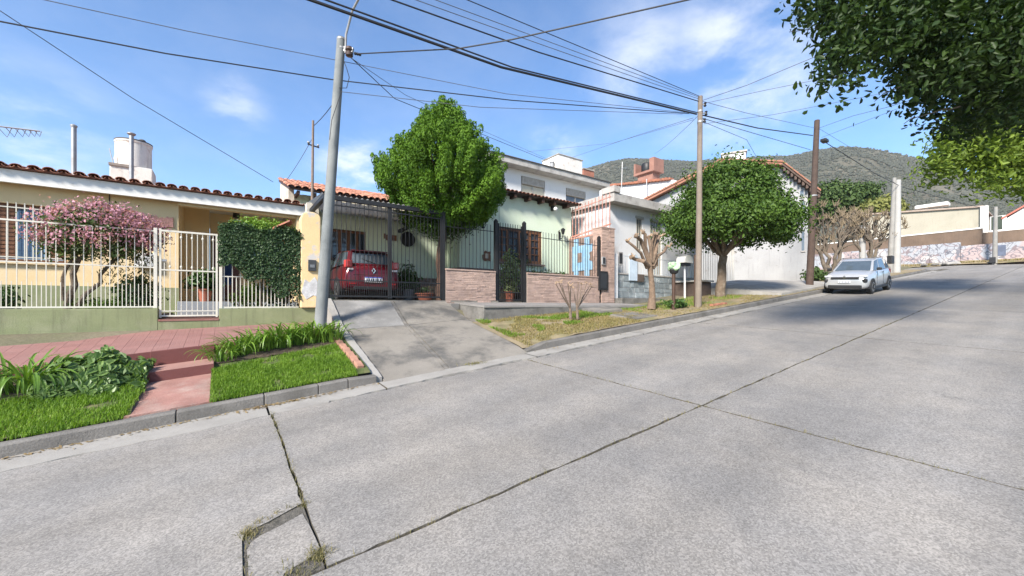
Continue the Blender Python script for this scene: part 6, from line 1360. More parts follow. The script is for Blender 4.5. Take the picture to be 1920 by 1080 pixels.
# ================================================================ gabled white house at the corner, turned a little off the street
GA = R(27); GC = Vector((28.0, 9.36, 0)); GD = Vector((-math.sin(GA), math.cos(GA), 0)); GE = Vector((math.cos(GA), math.sin(GA), 0))
def atG(u, v, off=0.0):
    """(distance along the gable wall, height) where a sight line meets it"""
    r = Vector(ray(u, v)); o = GC-GE*off; nrm = GE; t = o.dot(nrm)/r.dot(nrm); p = r*t; return ((p-o).dot(GD), EYE+p.z)
def G3(s, z, d=0.0): q = GC+GD*s+GE*d; return (q.x, q.y, z)
M_GABLE = pm('grimy_whitewash', (0.33, 0.33, 0.33), .92, .10, .9, .06, 30, .3, 30, tint=(0.26, 0.245, 0.23), tscale=1.3, tlo=.60, thi=.70, streak=(0.20, 0.195, 0.19), streaklo=.56, streakhi=.8)
gb = thing('gabled_house', 'large whitewashed gabled house with orange roof edge behind the round tree', 'house', (26, 13, 3))
rk = [atG(u, v, .5) for u, v in [(1539, 359), (1467, 304), (1353, 300), (1318, 318)]]
s3, z3 = rk[3]; rk.append((s3+4.5, z3-(rk[2][1]-z3)/(s3-rk[2][0])*4.5))
m = MB(); wp = [(.0, 2.8)]+[(.0, rk[0][1]+.02+(rk[1][1]-rk[0][1])*(0-rk[0][0])/(rk[1][0]-rk[0][0])-.22)]+[(s, z-.22) for s, z in rk[1:]]+[(rk[-1][0], 2.8)]
V = [G3(s, z, 0) for s, z in wp]+[G3(s, z, .25) for s, z in wp]; n = len(wp); m.add(V, [tuple(range(n)), tuple(range(2*n-1, n-1, -1))]+[(i, i+n, (i+1) % n+n, (i+1) % n) for i in range(n)]); m.build('gable_wall', M_GABLE, gb)
m = MB(); V = [G3(0, 2.8, .252), G3(0, 2.8, 9), G3(0, wp[1][1], 9), G3(0, wp[1][1], .252), G3(.22, 2.8, .252), G3(.22, 2.8, 9), G3(.22, wp[1][1], 9), G3(.22, wp[1][1], .252)]; m.add(V, [(0, 1, 2, 3), (7, 6, 5, 4), (0, 4, 5, 1), (1, 5, 6, 2), (2, 6, 7, 3), (3, 7, 4, 0)]); m.build('side_wall', M_PEEL, gb)
M_ORG = pm('orange_roof', (0.28, 0.13, 0.085), .85, .2, 3, .12, 30, island=.15); rfo = None
for i in range(4):
    (s0, z0), (s1, z1) = rk[i], rk[i+1]; m = MB(); V = []
    for d in (-.5, 9): V += [G3(s0, z0-.16, d), G3(s1, z1-.16, d), G3(s1, z1, d), G3(s0, z0, d)]
    m.add(V, [(0, 1, 2, 3), (7, 6, 5, 4), (0, 4, 5, 1), (1, 5, 6, 2), (2, 6, 7, 3), (3, 7, 4, 0)]); o = m.build('roof', M_DWOOD if i == 0 else M_ORG, gb); rfo = rfo or o
    L_ = math.hypot(s1-s0, z1-z0); nt = int(L_/.38)
    for k in range(nt):
        t0 = k/nt; t1 = (k+1)/nt-.004; m = MB(); V = []
        for d in (-.56, -.3): V += [G3(lerp(s0, s1, t0), lerp(z0, z1, t0)+.005, d), G3(lerp(s0, s1, t1), lerp(z0, z1, t1)+.005, d), G3(lerp(s0, s1, t1), lerp(z0, z1, t1)+.09, d), G3(lerp(s0, s1, t0), lerp(z0, z1, t0)+.12, d)]
        m.add(V, [(0, 1, 2, 3), (7, 6, 5, 4), (0, 4, 5, 1), (1, 5, 6, 2), (2, 6, 7, 3), (3, 7, 4, 0)]); m.build('verge_tile', M_ORG, o)
(s0, z0), (s1, z1) = rk[0], rk[1]
for k in range(10):
    t = (k+.4)/10; s = lerp(s0, s1, t); z = lerp(z0, z1, t)-.17; m = MB(); V = []
    for d in (-.44, -.005): V += [G3(s-.06, z-.22, d), G3(s+.06, z-.22, d), G3(s+.06, z, d), G3(s-.06, z, d)]
    m.add(V, [(0, 1, 2, 3), (7, 6, 5, 4), (0, 4, 5, 1), (1, 5, 6, 2), (2, 6, 7, 3), (3, 7, 4, 0)]); m.build('purlin', M_DWOOD, gb)
def gwin(u0, v0, u1, v1, nm='window'):
    (sa, za), (sb, zb) = atG(u0, v0, .01), atG(u1, v1, .01); V = []
    for d in (-.012, -.003): V += [G3(sa, zb, d), G3(sb, zb, d), G3(sb, za, d), G3(sa, za, d)]
    w = MB().add(V, [(0, 1, 2, 3), (7, 6, 5, 4), (0, 4, 5, 1), (1, 5, 6, 2), (2, 6, 7, 3), (3, 7, 4, 0)]).build(nm, glassmat('grey_blue_glass', (0.12, 0.15, 0.18), .2), gb)
    V = []
    for d in (-.06, -.013): V += [G3(sa+.05, zb-.08, d), G3(sb-.05, zb-.08, d), G3(sb-.05, zb, d), G3(sa+.05, zb, d)]
    MB().add(V, [(0, 1, 2, 3), (7, 6, 5, 4), (0, 4, 5, 1), (1, 5, 6, 2), (2, 6, 7, 3), (3, 7, 4, 0)]).build('sill', M_SLAB, w)
gwin(1500, 358, 1507, 368); gwin(1503, 378, 1509, 392); gwin(1503, 435, 1508, 470)
ca_ = atG(1354, 300, -1.5); cb_ = atG(1398, 284, -1.5); chm = thing('roof_chimney', 'white rectangular chimney on the gabled house', 'chimney', G3(ca_[0], ca_[1]-.2, 1.5)); V = []
for d in (1.5, 2.6): V += [G3(ca_[0], ca_[1]-.5, d), G3(cb_[0], ca_[1]-.5, d), G3(cb_[0], cb_[1], d), G3(ca_[0], cb_[1], d)]
MB().add(V, [(0, 1, 2, 3), (7, 6, 5, 4), (0, 4, 5, 1), (1, 5, 6, 2), (2, 6, 7, 3), (3, 7, 4, 0)]).build('stack', M_WHT, chm); V = []
for d in (1.42, 2.68): V += [G3(ca_[0]+.08, cb_[1]+.002, d), G3(cb_[0]-.08, cb_[1]+.002, d), G3(cb_[0]-.08, cb_[1]+.1, d), G3(ca_[0]+.08, cb_[1]+.1, d)]
MB().add(V, [(0, 1, 2, 3), (7, 6, 5, 4), (0, 4, 5, 1), (1, 5, 6, 2), (2, 6, 7, 3), (3, 7, 4, 0)]).build('cap', M_SLAB, chm)
# white house further back between them, with tank tower
bh = thing('white_rear_house', 'plain white rear wall with ragged tile edge behind the flat roof', 'house', (25, 19, 3)); pa, pb_, pc = atX(1112, 353, 25.5), atX(1190, 345, 25.5), atX(1262, 337, 25.5)
m = MB(); m.prism([(pa.y, 3), (pa.y, pa.z), (pb_.y, pb_.z), (pc.y, pc.z), (pc.y-.6, pc.z-.3), (pc.y-.6, 3)], 25.5, 32, 'x'); m.build('wall', M_PEEL, bh)
for k in range(28):
    t = k/28; q = pa.lerp(pc, t); z = interp(q.y, [pc.y, pb_.y, pa.y], [pc.z, pb_.z, pa.z]); m = MB(); m.box(25.3, 25.8, q.y-.15, q.y+.14, z-.02, z+.13+.04*random.random()); m.build('edge_tile', M_TERRA, bh, bevel=.03)
tt = thing('brick_tank_tower', 'orange brick tower holding a dark water tank in front of the hill', 'tank tower', (26, 18, 9)); a = atX(1191, 340, 27); b = atX(1229, 301, 27); zs_ = a.z-.8
M_OBR = pm('orange_brick', (0.27, 0.14, 0.105), .9, .15, 3, .14, 30, .3, 30)
yy0, yy1 = b.y, a.y; zz = lambda v: atX(1210, v, 27).z
MB().box(27, 27.9, yy0+.25, yy1-.25, zs_-1, zz(326)).build('shaft', M_OBR, tt); MB().box(26.8, 28.1, yy0, yy1, zz(326)+.002, zz(322)).build('floor_slab', M_OBR, tt); MB().box(26.82, 28.08, yy0+.005, yy0+.42, zz(322)+.002, zz(301)).build('side_wall', M_OBR, tt); MB().box(26.82, 28.08, yy1-.16, yy1-.005, zz(322)+.002, zz(303)).build('side_wall', M_OBR, tt)
MB().lathe([(.40, 0), (.44, .1), (.44, .62), (.36, .75)], (27.4, (yy0+yy1)/2+.12, zz(322)+.01), 16).build('tank', M_BLACK, tt, smooth=True)
def rod(lab, u, vt, vb, X, r, name='roof_rod', cat='rod'):
    a = atX(u, vb, X); b = atX(u, vt, X); return tag(MB().tube([a, b], r, 6).build(name, M_GALV), lab, cat)
rod('thin metal pole below the brick tank tower', 1212.5, 336, 374, 25.2, .035)
# ================================================================ far side of the side street: painted wall, retaining wall, beige building
def _graf(nt, N, L):
    b = N['Principled BSDF']; b.inputs['Roughness'].default_value = .8
    geo = N.new('ShaderNodeNewGeometry'); cur = None
    def noise(sc, det=2, dis=0.0, off=0.0):
        mp = N.new('ShaderNodeMapping'); mp.inputs['Location'].default_value = (off, off*1.3, off*.7); L.new(geo.outputs['Position'], mp.inputs[0])
        n = N.new('ShaderNodeTexNoise'); n.inputs['Scale'].default_value = sc; n.inputs['Detail'].default_value = det; n.inputs['Distortion'].default_value = dis; L.new(mp.outputs[0], n.inputs['Vector']); return n.outputs[0]
    def band(src, c, w):
        s = N.new('ShaderNodeMath'); s.operation = 'SUBTRACT'; s.inputs[1].default_value = c; L.new(src, s.inputs[0]); a = N.new('ShaderNodeMath'); a.operation = 'ABSOLUTE'; L.new(s.outputs[0], a.inputs[0])
        r = N.new('ShaderNodeMapRange'); r.inputs[1].default_value = w; r.inputs[2].default_value = w*1.6; r.inputs[3].default_value = 1; r.inputs[4].default_value = 0; L.new(a.outputs[0], r.inputs[0]); return r.outputs[0]
    col = (0.42, 0.40, 0.385, 1)
    for sc, dis, off, c, w, tint in ((.45, .8, 0, .62, .09, (0.37, 0.29, 0.28, 1)), (.5, .9, 5, .6, .08, (0.32, 0.33, 0.35, 1)), (.8, 1.6, 9, .5, .014, (0.15, 0.15, 0.17, 1)), (.7, 1.2, 14, .48, .015, (0.2, 0.16, 0.165, 1)), (1.0, 1.8, 21, .52, .010, (0.12, 0.12, 0.14, 1))):
        x = N.new('ShaderNodeMix'); x.data_type = 'RGBA'; L.new(band(noise(sc, 1, dis, off), c, w), x.inputs[0])
        if cur is None: x.inputs[6].default_value = col
        else: L.new(cur, x.inputs[6])
        x.inputs[7].default_value = tint; cur = x.outputs[2]
    L.new(cur, b.inputs['Base Color'])
M_GRAF = mixmat('faded_graffiti', _graf)
gw2 = thing('graffiti_wall', 'long white wall covered in faded graffiti at the end of the street', 'wall', (56.2, 10, 5.6))
MB().box(56, 56.3, 6.6, 24, 5.2, 7.62).build('wall_run', M_GRAF, gw2, bevel=.02); MB().box(55.95, 56.29, 2.2, 6.58, 5.2, 7.25).build('wall_run', M_GRAF, gw2, bevel=.02)
for y in (14.5, 11.0, 8.4): MB().box(55.93, 55.998, y, y+.2, 5.2, 7.64).build('pier', M_GRAF, gw2)
MB().box(55.925, 55.948, 3.9, 4.5, 6.1, 7.05).build('painted_panel', pm('dark_blue_paint', (0.10, 0.12, 0.17), .7, .3, 3), gw2)
rw = thing('retaining_wall', 'brown stained retaining wall above the graffiti wall', 'wall', (56.8, 10, 7)); MB().box(56.5, 56.8, 5.3, 24, 5.2, 8.75).build('wall_run', pm('stained_brick', (0.15, 0.105, 0.075), .95, .25, .8, .15, 20, tint=(0.13, 0.095, 0.07), tscale=.7, streak=(0.10, 0.075, 0.055), streaklo=.5), rw, bevel=.02); MB().box(56.45, 56.85, 5.3, 24, 8.751, 8.86).build('coping', M_WHITE, rw); MB().box(56.5, 56.78, 1.9, 5.28, 5.2, 8.35).build('wall_run', MATS['stained_brick'], rw, bevel=.02)
bb = thing('beige_building', 'long stained beige building above the retaining wall', 'building', (60, 10, 8)); zb_ = lambda y: interp(y, [5.3, 10.6, 14], [10.75, 11.3, 11.6])
m = MB(); m.prism([(5.5, 7), (13.6, 7), (13.6, zb_(13.6)), (5.5, zb_(5.5))], 57.2, 66, 'x'); m.build('wall', pm('beige_render', (0.36, 0.33, 0.26), .9, .12, .5, .06, 20, tint=(0.29, 0.27, 0.21), tscale=.5, streak=(0.25, 0.22, 0.17), streaklo=.55), bb); m = MB(); m.prism([(5.3, zb_(5.5)+.01), (13.8, zb_(13.6)+.01), (13.8, zb_(13.6)+.16), (5.3, zb_(5.5)+.16)], 57.0, 66.2, 'x'); m.build('roof_edge', pm('pale_orange_edge', (0.33, 0.26, 0.21), .9), bb)
MB().box(56.95, 57.19, 5.0, 5.48, 7, zb_(5.5)+.1).build('corner_pillar', M_WHITE, bb)
pq_ = atX(1752, 390, 58.5); wt2 = thing('roof_tank', 'flat white water tank lying on the beige building', 'water tank', (58.5, pq_.y, pq_.z)); MB().box(58.2, 59.4, pq_.y-1.0, pq_.y+1.4, pq_.z+.1, pq_.z+.45).build('tank', M_WHITE, wt2, bevel=.1); MB().box(58.5, 59.2, pq_.y+.4, pq_.y+.8, pq_.z-.35, pq_.z+.099).build('support', M_SLAB, wt2)
shs = thing('small_house', 'small white house with red tiled roof at the right edge', 'house', (62, 3.7, 8)); 
MB().box(58, 62, 4.0, 4.98, 7.5, 9.95).build('wall', M_WHT, shs); MB().box(57.97, 57.998, 4.25, 4.9, 8.6, 9.9).build('doorway', pm('dark_green_door', (0.04, 0.055, 0.04), .7), shs); m = MB(); m.prism([(1.9, 8.2), (3.98, 8.2), (3.98, 9.7), (2.9, 10.6), (1.9, 9.9)], 58.2, 64, 'x'); m.build('gable_wall', M_WHT, shs)
m = MB(); m.prism([(4.3, 9.72), (2.9, 10.72), (2.9, 10.58), (4.3, 9.58)], 57.9, 64.2, 'x'); m.build('roof', pm('red_roof', (0.46, 0.14, 0.10), .8, .15, 2), shs); m = MB(); m.prism([(1.5, 9.72), (2.88, 10.72), (2.88, 10.58), (1.5, 9.58)], 57.9, 64.2, 'x'); m.build('roof', MATS['red_roof'], shs); MB().box(58.15, 58.199, 2.2, 2.9, 8.4, 9.6).build('window', M_GLASS, shs)
MB().box(56.6, 56.85, 2.0, 4.9, 8.36, 8.5).build('terrace_edge', M_WHITE, shs)
v4 = sheet('verge', 54.7, 55.96, -3, 24, lambda x, y: lerp(5.44, 5.85, (x-54.7)/1.3)+.05*math.sin(y*1.3), M_DRY, 4, 30, 9, .02)
dp = [(55.3+g_, y, 5.6) for y, g_ in zip(np.random.default_rng(4).uniform(0, 20, 1500), np.random.default_rng(5).uniform(-.4, .6, 1500))]; o = blades('verge_grass', dp, .16, .05, M_DRYG, None, 1.2, seed=28); o['label'] = 'dry grass along the foot of the graffiti wall'; o['category'] = 'grass'
for k, (y, s, lab) in enumerate(((6.9, .5, 'pale stones lying on the far verge left of the hydrant post'), (8.2, .3, 'dark rubble lump on the far verge by the graffiti wall'))):
    t = thing('rubble', lab, 'rubble', (55, y, 5.5)); rd = random.Random(k)
    for q in range(5): MB().ball((55+rd.uniform(-.3, .3), y+rd.uniform(-.8, .8), 5.6), (s*rd.uniform(.4, .8), s*rd.uniform(.5, 1.1), s*.35), 7, 5, .2).build('stone', M_CONCL if k == 0 else M_CONCD, t)
# ================================================================ trees
def tree_thing(name, lab, base): return thing(name, lab, 'tree', base)
rt = tree_thing('round_tree', 'dense round crowned green tree in front of the white gabled house', (16.4, 8.5, zverge(16.4, 8.5)))
m = MB(); b0_ = Vector((16.4, 8.5, zverge(16.4, 8.5)-.05)); b1 = branch(m, b0_, (16.55, 8.45, 3.75), .20, .15, .02, 5, 1, 10); rd = random.Random(1)
for k in range(13):
    a = k*.9+rd.random(); e = Vector((16.8+1.9*math.cos(a)*rd.uniform(.5, 1), 8.3+1.9*math.sin(a)*rd.uniform(.5, 1), rd.uniform(4.6, 6.6))); branch(m, b1[-1] if k else b1[-1], e, .09, .02, .07, 5, k, 7)
m.build('trunk', M_BARK, rt, smooth=True)
M_RND = leafmat('round_tree_leaf', (0.022, 0.055, 0.012), (0.10, 0.175, 0.025), .5, .22, .22, c3=(0.15, 0.24, 0.035))
P, Q = clump_points((16.75, 8.25, 5.75), (1.95, 1.95, 1.72), 300, 62, (.22, .22, .16), 91, .6, -.5, .06); P2_, Q2_ = clump_points((16.75, 8.25, 4.95), (2.5, 2.45, 1.15), 340, 62, (.23, .23, .16), 95, .6, -.6, .09); P = np.concatenate([P, P2_]); Q = np.concatenate([Q, Q2_]); leaf_cloud('crown', P, Q, .125, M_RND, rt, 92, .5, six=True, spread=.4)
pr_ = tree_thing('pruned_tree', 'hard pruned bare tree with stubby branches on the verge', (11.18, 8, 1.6))
M_PRUN = pm('pruned_bark', (0.185, 0.13, 0.09), .95, .3, 9, .25, 40, .9, 30, tint=(0.095, 0.066, 0.048), tscale=5)
def pp(u, v, dy=0.0, Y=8.0): q = atY(u, v, Y); return Vector((q.x+dy*.6, q.y+dy, q.z+dy*.1))
m = MB(); tr = [pp(1221, 580), pp(1223, 555), pp(1222, 530), pp(1219, 507), pp(1218, 495)]; m.tube(tr, [.145, .105, .09, .085, .085], 10)
for (pts, r) in [([(1217, 500), (1204, 490), (1196, 486), (1186, 482)], .07), ([(1213, 503), (1200, 475), (1186, 462), (1177, 452)], .05), ([(1219, 497), (1211, 470), (1203, 450), (1190, 443)], .07), ([(1218, 492), (1212, 462), (1208, 440), (1205, 436)], .06), ([(1221, 492), (1219, 465), (1216, 445)], .06), ([(1222, 492), (1226, 462), (1229, 440)], .075), ([(1223, 494), (1229, 470), (1236, 450), (1240, 443)], .06), ([(1224, 500), (1233, 480), (1246, 472), (1256, 463)], .055), ([(1225, 503), (1232, 496), (1229, 478)], .04), ([(1221, 478), (1222, 455), (1224, 440)], .05)]:
    q = [pp(u, v, random.uniform(-.3, .3)*(i/3)) for i, (u, v) in enumerate(pts)]; m.tube(q, [lerp(r, r*.75, i/(len(q)-1)) for i in range(len(q))], 8); m.ball(q[-1], r*1.05, 7, 5, .15)
m.build('trunk', M_PRUN, pr_, smooth=True)
m = MB(); rd = random.Random(9)
for u, v in [(1190, 443), (1205, 436), (1216, 445), (1229, 440), (1240, 443), (1186, 482), (1177, 452), (1256, 463)]:
    for k in range(5): q = pp(u, v); m.tube([q, q+Vector((rd.uniform(-.12, .12), rd.uniform(-.1, .1), rd.uniform(.02, .14)))], [.022, .012], 5)
m.build('twig_stubs', pm('cut_twig', (0.36, 0.25, 0.16), .9, .2, 8), pr_, kind='stuff')
ps = thing('pruned_shrub', 'small leafless pruned shrub with two stems on the dry verge', 'shrub', (7.3, 7.6, 1.35)); m = MB()
def p7(u, v, d=0.0): q = atY(u, v, 7.6); return Vector((q.x+.5*d, q.y+d, q.z))
rd = random.Random(3); tips = []
for (bu, tops) in ((1070, [(1040, 533), (1047, 530), (1053, 528), (1060, 532), (1068, 536), (1075, 535)]), (1083, [(1078, 540), (1086, 532), (1092, 533), (1100, 531), (1109, 533), (1112, 538)])):
    s = p7(bu, 598); f = p7(bu-1, 578); m.tube([s, f], [.04, .032], 8)
    for u, v in tops:
        e = p7(u, v, rd.uniform(-.2, .2)); mid = f.lerp(e, .5)+Vector((rd.uniform(-.03, .03), 0, -.02)); m.tube([f, mid, e], [.022, .016, .012], 6); tips.append(e)
m.build('stems', pm('grey_bark', (0.16, 0.12, 0.09), .95, .3, 9, .2, 40, .6, 30), ps, smooth=True); m = MB()
for e in tips:
    for k in range(4): m.tube([e, e+Vector((rd.uniform(-.09, .09), rd.uniform(-.07, .07), rd.uniform(-.01, .07)))], [.010, .006], 5)
m.build('twig_stubs', MATS['cut_twig'], ps, kind='stuff')
def pollard(lab, X, Y, z, h, w, seed, n=12):
    t = tree_thing('pollarded_tree', lab, (X, Y, z)); rd = random.Random(seed); m = MB(); tw = MB(); side = Vector((ST, -CT, 0))
    b = Vector((X, Y, z-.1))
    for k in range(4):
        a0 = b+side*(k-1.5)*.17; f = b+side*(k-1.5)*.5+Vector((0, 0, h*.42))+Vector((rd.uniform(-.3, .3), rd.uniform(-.3, .3), 0)); pts = branch(m, a0, f, .12, .07, .07, 5, seed+k, 9)
        for q in range(n):
            st_ = pts[rd.choice((3, 4, 5, 5))]; e = st_+side*rd.uniform(-.8, .8)*w*.36+side*(k-1.5)*w*.18+Vector((rd.uniform(-.7, .7), rd.uniform(-.7, .7), h*rd.uniform(.16, .5))); pp_ = branch(m, st_, e, .042, .026, .10, 5, seed*7+q+k*20, 7); m.ball(e, .048, 6, 5, .2)
            for _ in range(9): s = e+Vector((rd.uniform(-.1, .1), rd.uniform(-.1, .1), 0)); tw.tube([s, s+Vector((rd.uniform(-.22, .22), rd.uniform(-.2, .2), rd.uniform(.12, .45)))], [.024, .012], 4)
    m.build('trunk', M_BARKL, t, smooth=True); tw.build('twigs', pm('straw_twig', (0.20, 0.155, 0.10), .9, .2, 3), t, kind='stuff'); return t
q = atY(1558, 505, 8.7); pollard('large pollarded tree right behind the silver car', q.x, 8.7, q.z, 4.3, 2.7, 5)
q = atY(1630, 493, 8.6); pollard('second pollarded tree left of the far paired poles', q.x, 8.6, q.z, 4.2, 3.0, 8)
def far_tree(lab, c, r, h0, seed, mat, nc=160, size=.5):
    t = tree_thing('leafy_tree', lab, (c[0], c[1], h0)); m = MB(); b = branch(m, (c[0], c[1], h0-.2), (c[0], c[1], c[2]), .25, .12, .04, 4, seed)
    for k in range(6): a = k*1.05; branch(m, b[-2], (c[0]+r[0]*.6*math.cos(a), c[1]+r[1]*.6*math.sin(a), c[2]+r[2]*.3), .1, .03, .08, 4, seed+k, 5)
    m.build('trunk', M_BARK, t); P, Q = clump_points(c, r, nc, 34, (r[0]*.16, r[1]*.16, r[2]*.15), seed, .4, -.8, .12); leaf_cloud('crown', P, Q, size, mat, t, seed, .55)
M_FT = leafmat('far_leaf', (0.028, 0.055, 0.018), (0.085, 0.13, 0.035), .6, .15, .2)
def ftree(lab, u, v, X, rpx, rz, seed, mat=None, h0=None):
    p = atX(u, v, X); t = X/ray(u, v)[0]; r = rpx*t/FPX; far_tree(lab, (p.x, p.y, p.z), (r, r, rz*t/FPX), h0 if h0 is not None else gz(p.x, p.y), seed, mat or M_FT)
ftree('dark green tree behind the first pollarded tree', 1560, 385, 70, 38, 38, 101); ftree('dark green tree behind the pollards towards the hill', 1607, 375, 76, 32, 26, 102); ftree('yellowish bush behind the second pollarded tree', 1650, 398, 66, 32, 22, 103, leafmat('yellow_bush', (0.11, 0.13, 0.03), (0.22, 0.22, 0.06), .7, .2))
small_plant('roadside_bush', 'low green bush at the corner of the gabled house', (27.2, 8.75, zverge(27, 8.7)+.02), (.9, .5, .35), 500, .22, M_FT, 104)
# ================================================================ poles up the street
def pole(lab, base, top, r0, r1, mat, name='utility_pole', bands=(), n=14):
    t = thing(name, lab, 'utility pole', (base.x, base.y, base.z)); b = Vector(base)-Vector((0, 0, .25)); m = MB(); m.tube([b.lerp(top, q) for q in np.linspace(0, 1, 8)], [lerp(r0, r1, q) for q in np.linspace(0, 1, 8)], n); m.build('shaft', mat, t, smooth=True)
    for z in bands: c = Vector(base).lerp(top, z); MB().lathe([(lerp(r0, r1, z)*1.12, -.03), (lerp(r0, r1, z)*1.12, .03)], c, n).build('band', M_GALV, t)
    return t
M_POLB = pm('weathered_pole', (0.19, 0.155, 0.125), .9, .2, 3, .12, 40, .4, 30, tint=(0.18, 0.145, 0.115), tscale=2, streak=(0.12, 0.1, 0.08)); M_POLW = pm('dark_wood_pole', (0.07, 0.047, 0.037), .9, .25, 4, .15, 40, .5, 30, streak=(0.035, 0.025, 0.02))
P2B, P2T = atY(1309, 581, 7.25), atY(1313, 181, 7.25); p2 = pole('slim weathered concrete pole in front of the round tree', P2B, P2T, .105, .075, M_POLB, bands=(.88, .93))
for v, du in ((196, 9), (212, 11), (226, 8)):
    q = atY(1313+du, v, 7.15); MB().lathe([(.02, -.07), (.05, -.05), (.03, 0), (.05, .05), (.02, .07)], q, 8).build('insulator', M_BLACK, p2); MB().bar(atY(1312, v, 7.25), q, .03).build('bracket', M_GALV, p2)
tag(MB().tube([atY(1303, 582, 7.4), atY(1303.5, 478, 7.4)], .035, 8).build('dark_post', M_DWOOD), 'thin dark post standing just left of the slim concrete pole', 'post')
P3B, P3T = atY(1517, 545, 7.3), atY(1532, 226, 7.3); p3 = pole('dark brown leaning wooden pole left of the silver car', P3B, P3T, .155, .11, M_POLW, bands=(.55,)); q = atY(1546, 264, 7.1); MB().box(q.x-.2, q.x+.2, q.y-.12, q.y+.12, q.z-.07, q.z+.07).build('cable_box', M_BLACK, p3, bevel=.03)
P4B, P4T = atY(1680, 517, 7.35), atY(1683.5, 338, 7.35); pole('pale concrete pole, right one of the far pair', P4B, P4T, .23, .17, pm('pale_pole', (0.33, 0.325, 0.31), .85, .1, 2, .08, 30)); p5 = pole('greyer wooden pole, left one of the far pair', atY(1668, 517, 7.5), atY(1677, 334, 7.5), .17, .11, pm('grey_pole', (0.24, 0.23, 0.21), .9, .2, 2)); q = atY(1671, 487, 7.2); MB().box(q.x-.3, q.x+.3, q.y-.1, q.y+.15, q.z-.25, q.z+.25).build('meter_box', M_BLACK, p5, bevel=.02)
q = atX(1865, 495, 54.9); q2 = atX(1867, 388, 54.9); pole('thin far pole in front of the small white house', q, q2, .17, .12, MATS['grey_pole'])
t = thing('hydrant_post', 'short black post on the far verge near the road', 'post', (54.6, atX(1861, 492, 54.6).y, 5.4)); q = atX(1861, 493, 54.6); MB().box(q.x-.1, q.x+.1, q.y-.18, q.y+.18, q.z, q.z+.5).build('case', M_BLACK, t, bevel=.03); MB().tube([(q.x, q.y, q.z-.3), (q.x, q.y, q.z)], .07, 8).build('stand', M_BLACK, t)
ppol = atY(1617, 520, 8.9); tag(MB().tube([ppol-Vector((0, 0, .6)), ppol+Vector((0, 0, 3.6))], [.2, .17], 10).build('short_pole', MATS['pale_pole'], smooth=True), 'short pale post between the two pollarded trees', 'post')
# green basket on a post, bricks by the pole, small plants
gb_ = thing('waste_basket', 'pale green bag bulging from a basket on a dark post', 'waste basket', (11.6, 7.5, 1.6)); pb2 = atY(1263, 577, 7.5); ptp = atY(1264, 506, 7.5); MB().tube([pb2-Vector((0, 0, .2)), (pb2.x, 7.5, ptp.z-.1)], .055, 8).build('post', M_DWOOD, gb_)
P = []; rd = random.Random(12); m = MB(); m.lathe([(.05, -.14), (.12, -.1), (.16, .0), (.14, .06)], (pb2.x+.02, 7.5, ptp.z), 10); m.build('basket', M_BLACK, gb_)
for k in range(9): a = k*.7; m = MB(); m.ball((pb2.x+.02+.10*math.cos(a), 7.5+.10*math.sin(a), ptp.z+.04+.06*(k % 3)), (.11, .10, .09), 8, 6, .18); m.build('bag_fold', pm('pale_green_bag', (0.36, 0.52, 0.32), .5, .15, 8), gb_, smooth=True)
small_plant('verge_weed', 'low leafy weeds at the foot of the slim pole', (12.0, 7.7, zverge(12, 7.7)), (.45, .3, .14), 400, .10, M_PL1, 111)
for k in range(4):
    x = 13.05+.22*k+.05*(k % 2); tag(MB().box(x-.1, x+.1, 6.95, 7.07, zverge(x, 7)+.0, zverge(x, 7)+.07).build('loose_brick', M_BRICK, bevel=.01), ['loose red brick nearest to the foot of the slim pole', 'second loose red brick from the slim pole', 'third loose red brick from the slim pole', 'loose red brick farthest from the slim pole'][k], 'brick', 'loose bricks by the slim pole')
# ================================================================ overhanging tree on the near side
ot = tree_thing('overhanging_tree', 'dark leafy tree overhanging the road at the upper right', (23, -6.2, gz(23, -6.2)))
M_OV = leafmat('overhang_shaded', (0.010, 0.025, 0.006), (0.038, 0.068, 0.012), .5, .22, .22, c3=(0.08, 0.125, 0.02)); M_OVB = leafmat('overhang_sunlit', (0.065, 0.115, 0.013), (0.22, 0.295, 0.04), .5, .3, .25)  # one tree's leaves: shade put into the dark green, sunlight into the bright
m = MB(); b0_ = Vector((23, -6.2, gz(23, -6.2)-.1)); b1 = branch(m, b0_, (22.6, -5.2, 6.6), .36, .27, .03, 5, 2, 10)
ends = [atD(1800, 20, 8.70), atD(1650, 10, 8.70), atD(1560, 120, 8.70), atD(1700, 140, 8.70), atD(1880, 120, 8.70), atD(1850, 300, 13.69), atD(1900, 340, 13.32), atD(1770, 300, 14.43), Vector((22, -7.0, 11)), Vector((24, -8, 11)), Vector((22, -9, 10))]
for k, e in enumerate(ends): pts = branch(m, b1[-1], e, .06, .010, .08, 6, 30+k, 7)
for k, (a, e) in enumerate([((1700, 40), (1480, 60)), ((1650, 90), (1535, 170)), ((1700, 60), (1500, 10)), ((1760, 120), (1640, 190)), ((1800, 200), (1695, 232))]): branch(m, atD(*a, 6.6), atD(*e, 6.1), .014, .005, .05, 5, 60+k, 5)
m.build('trunk', pm('shaded_bark', (0.045, 0.036, 0.028), .95, .3, 8), ot, smooth=True)  # bark darkened, the shade within the crown is in its colour
def px_clumps(spec, seed, per, sig, K=1.4):
    """leaf clusters spread between sample points of the crown (bearing, height, distance, how many)"""
    g = np.random.default_rng(seed); P = []; Q = []
    for u0, v0, u1, v1, t0, t1, n in spec:
        for _ in range(n):
            c = np.array(atD(g.uniform(u0, u1), g.uniform(v0, v1), g.uniform(t0, t1)*K)); k = int(per*g.uniform(.6, 1.4)); p = c+g.normal(0, 1, (k, 3))*sig*g.uniform(.7, 1.3); P.append(p); Q.append((p-c)*2+np.array([-.05, .05, .22]))
    return np.concatenate(P), np.concatenate(Q)
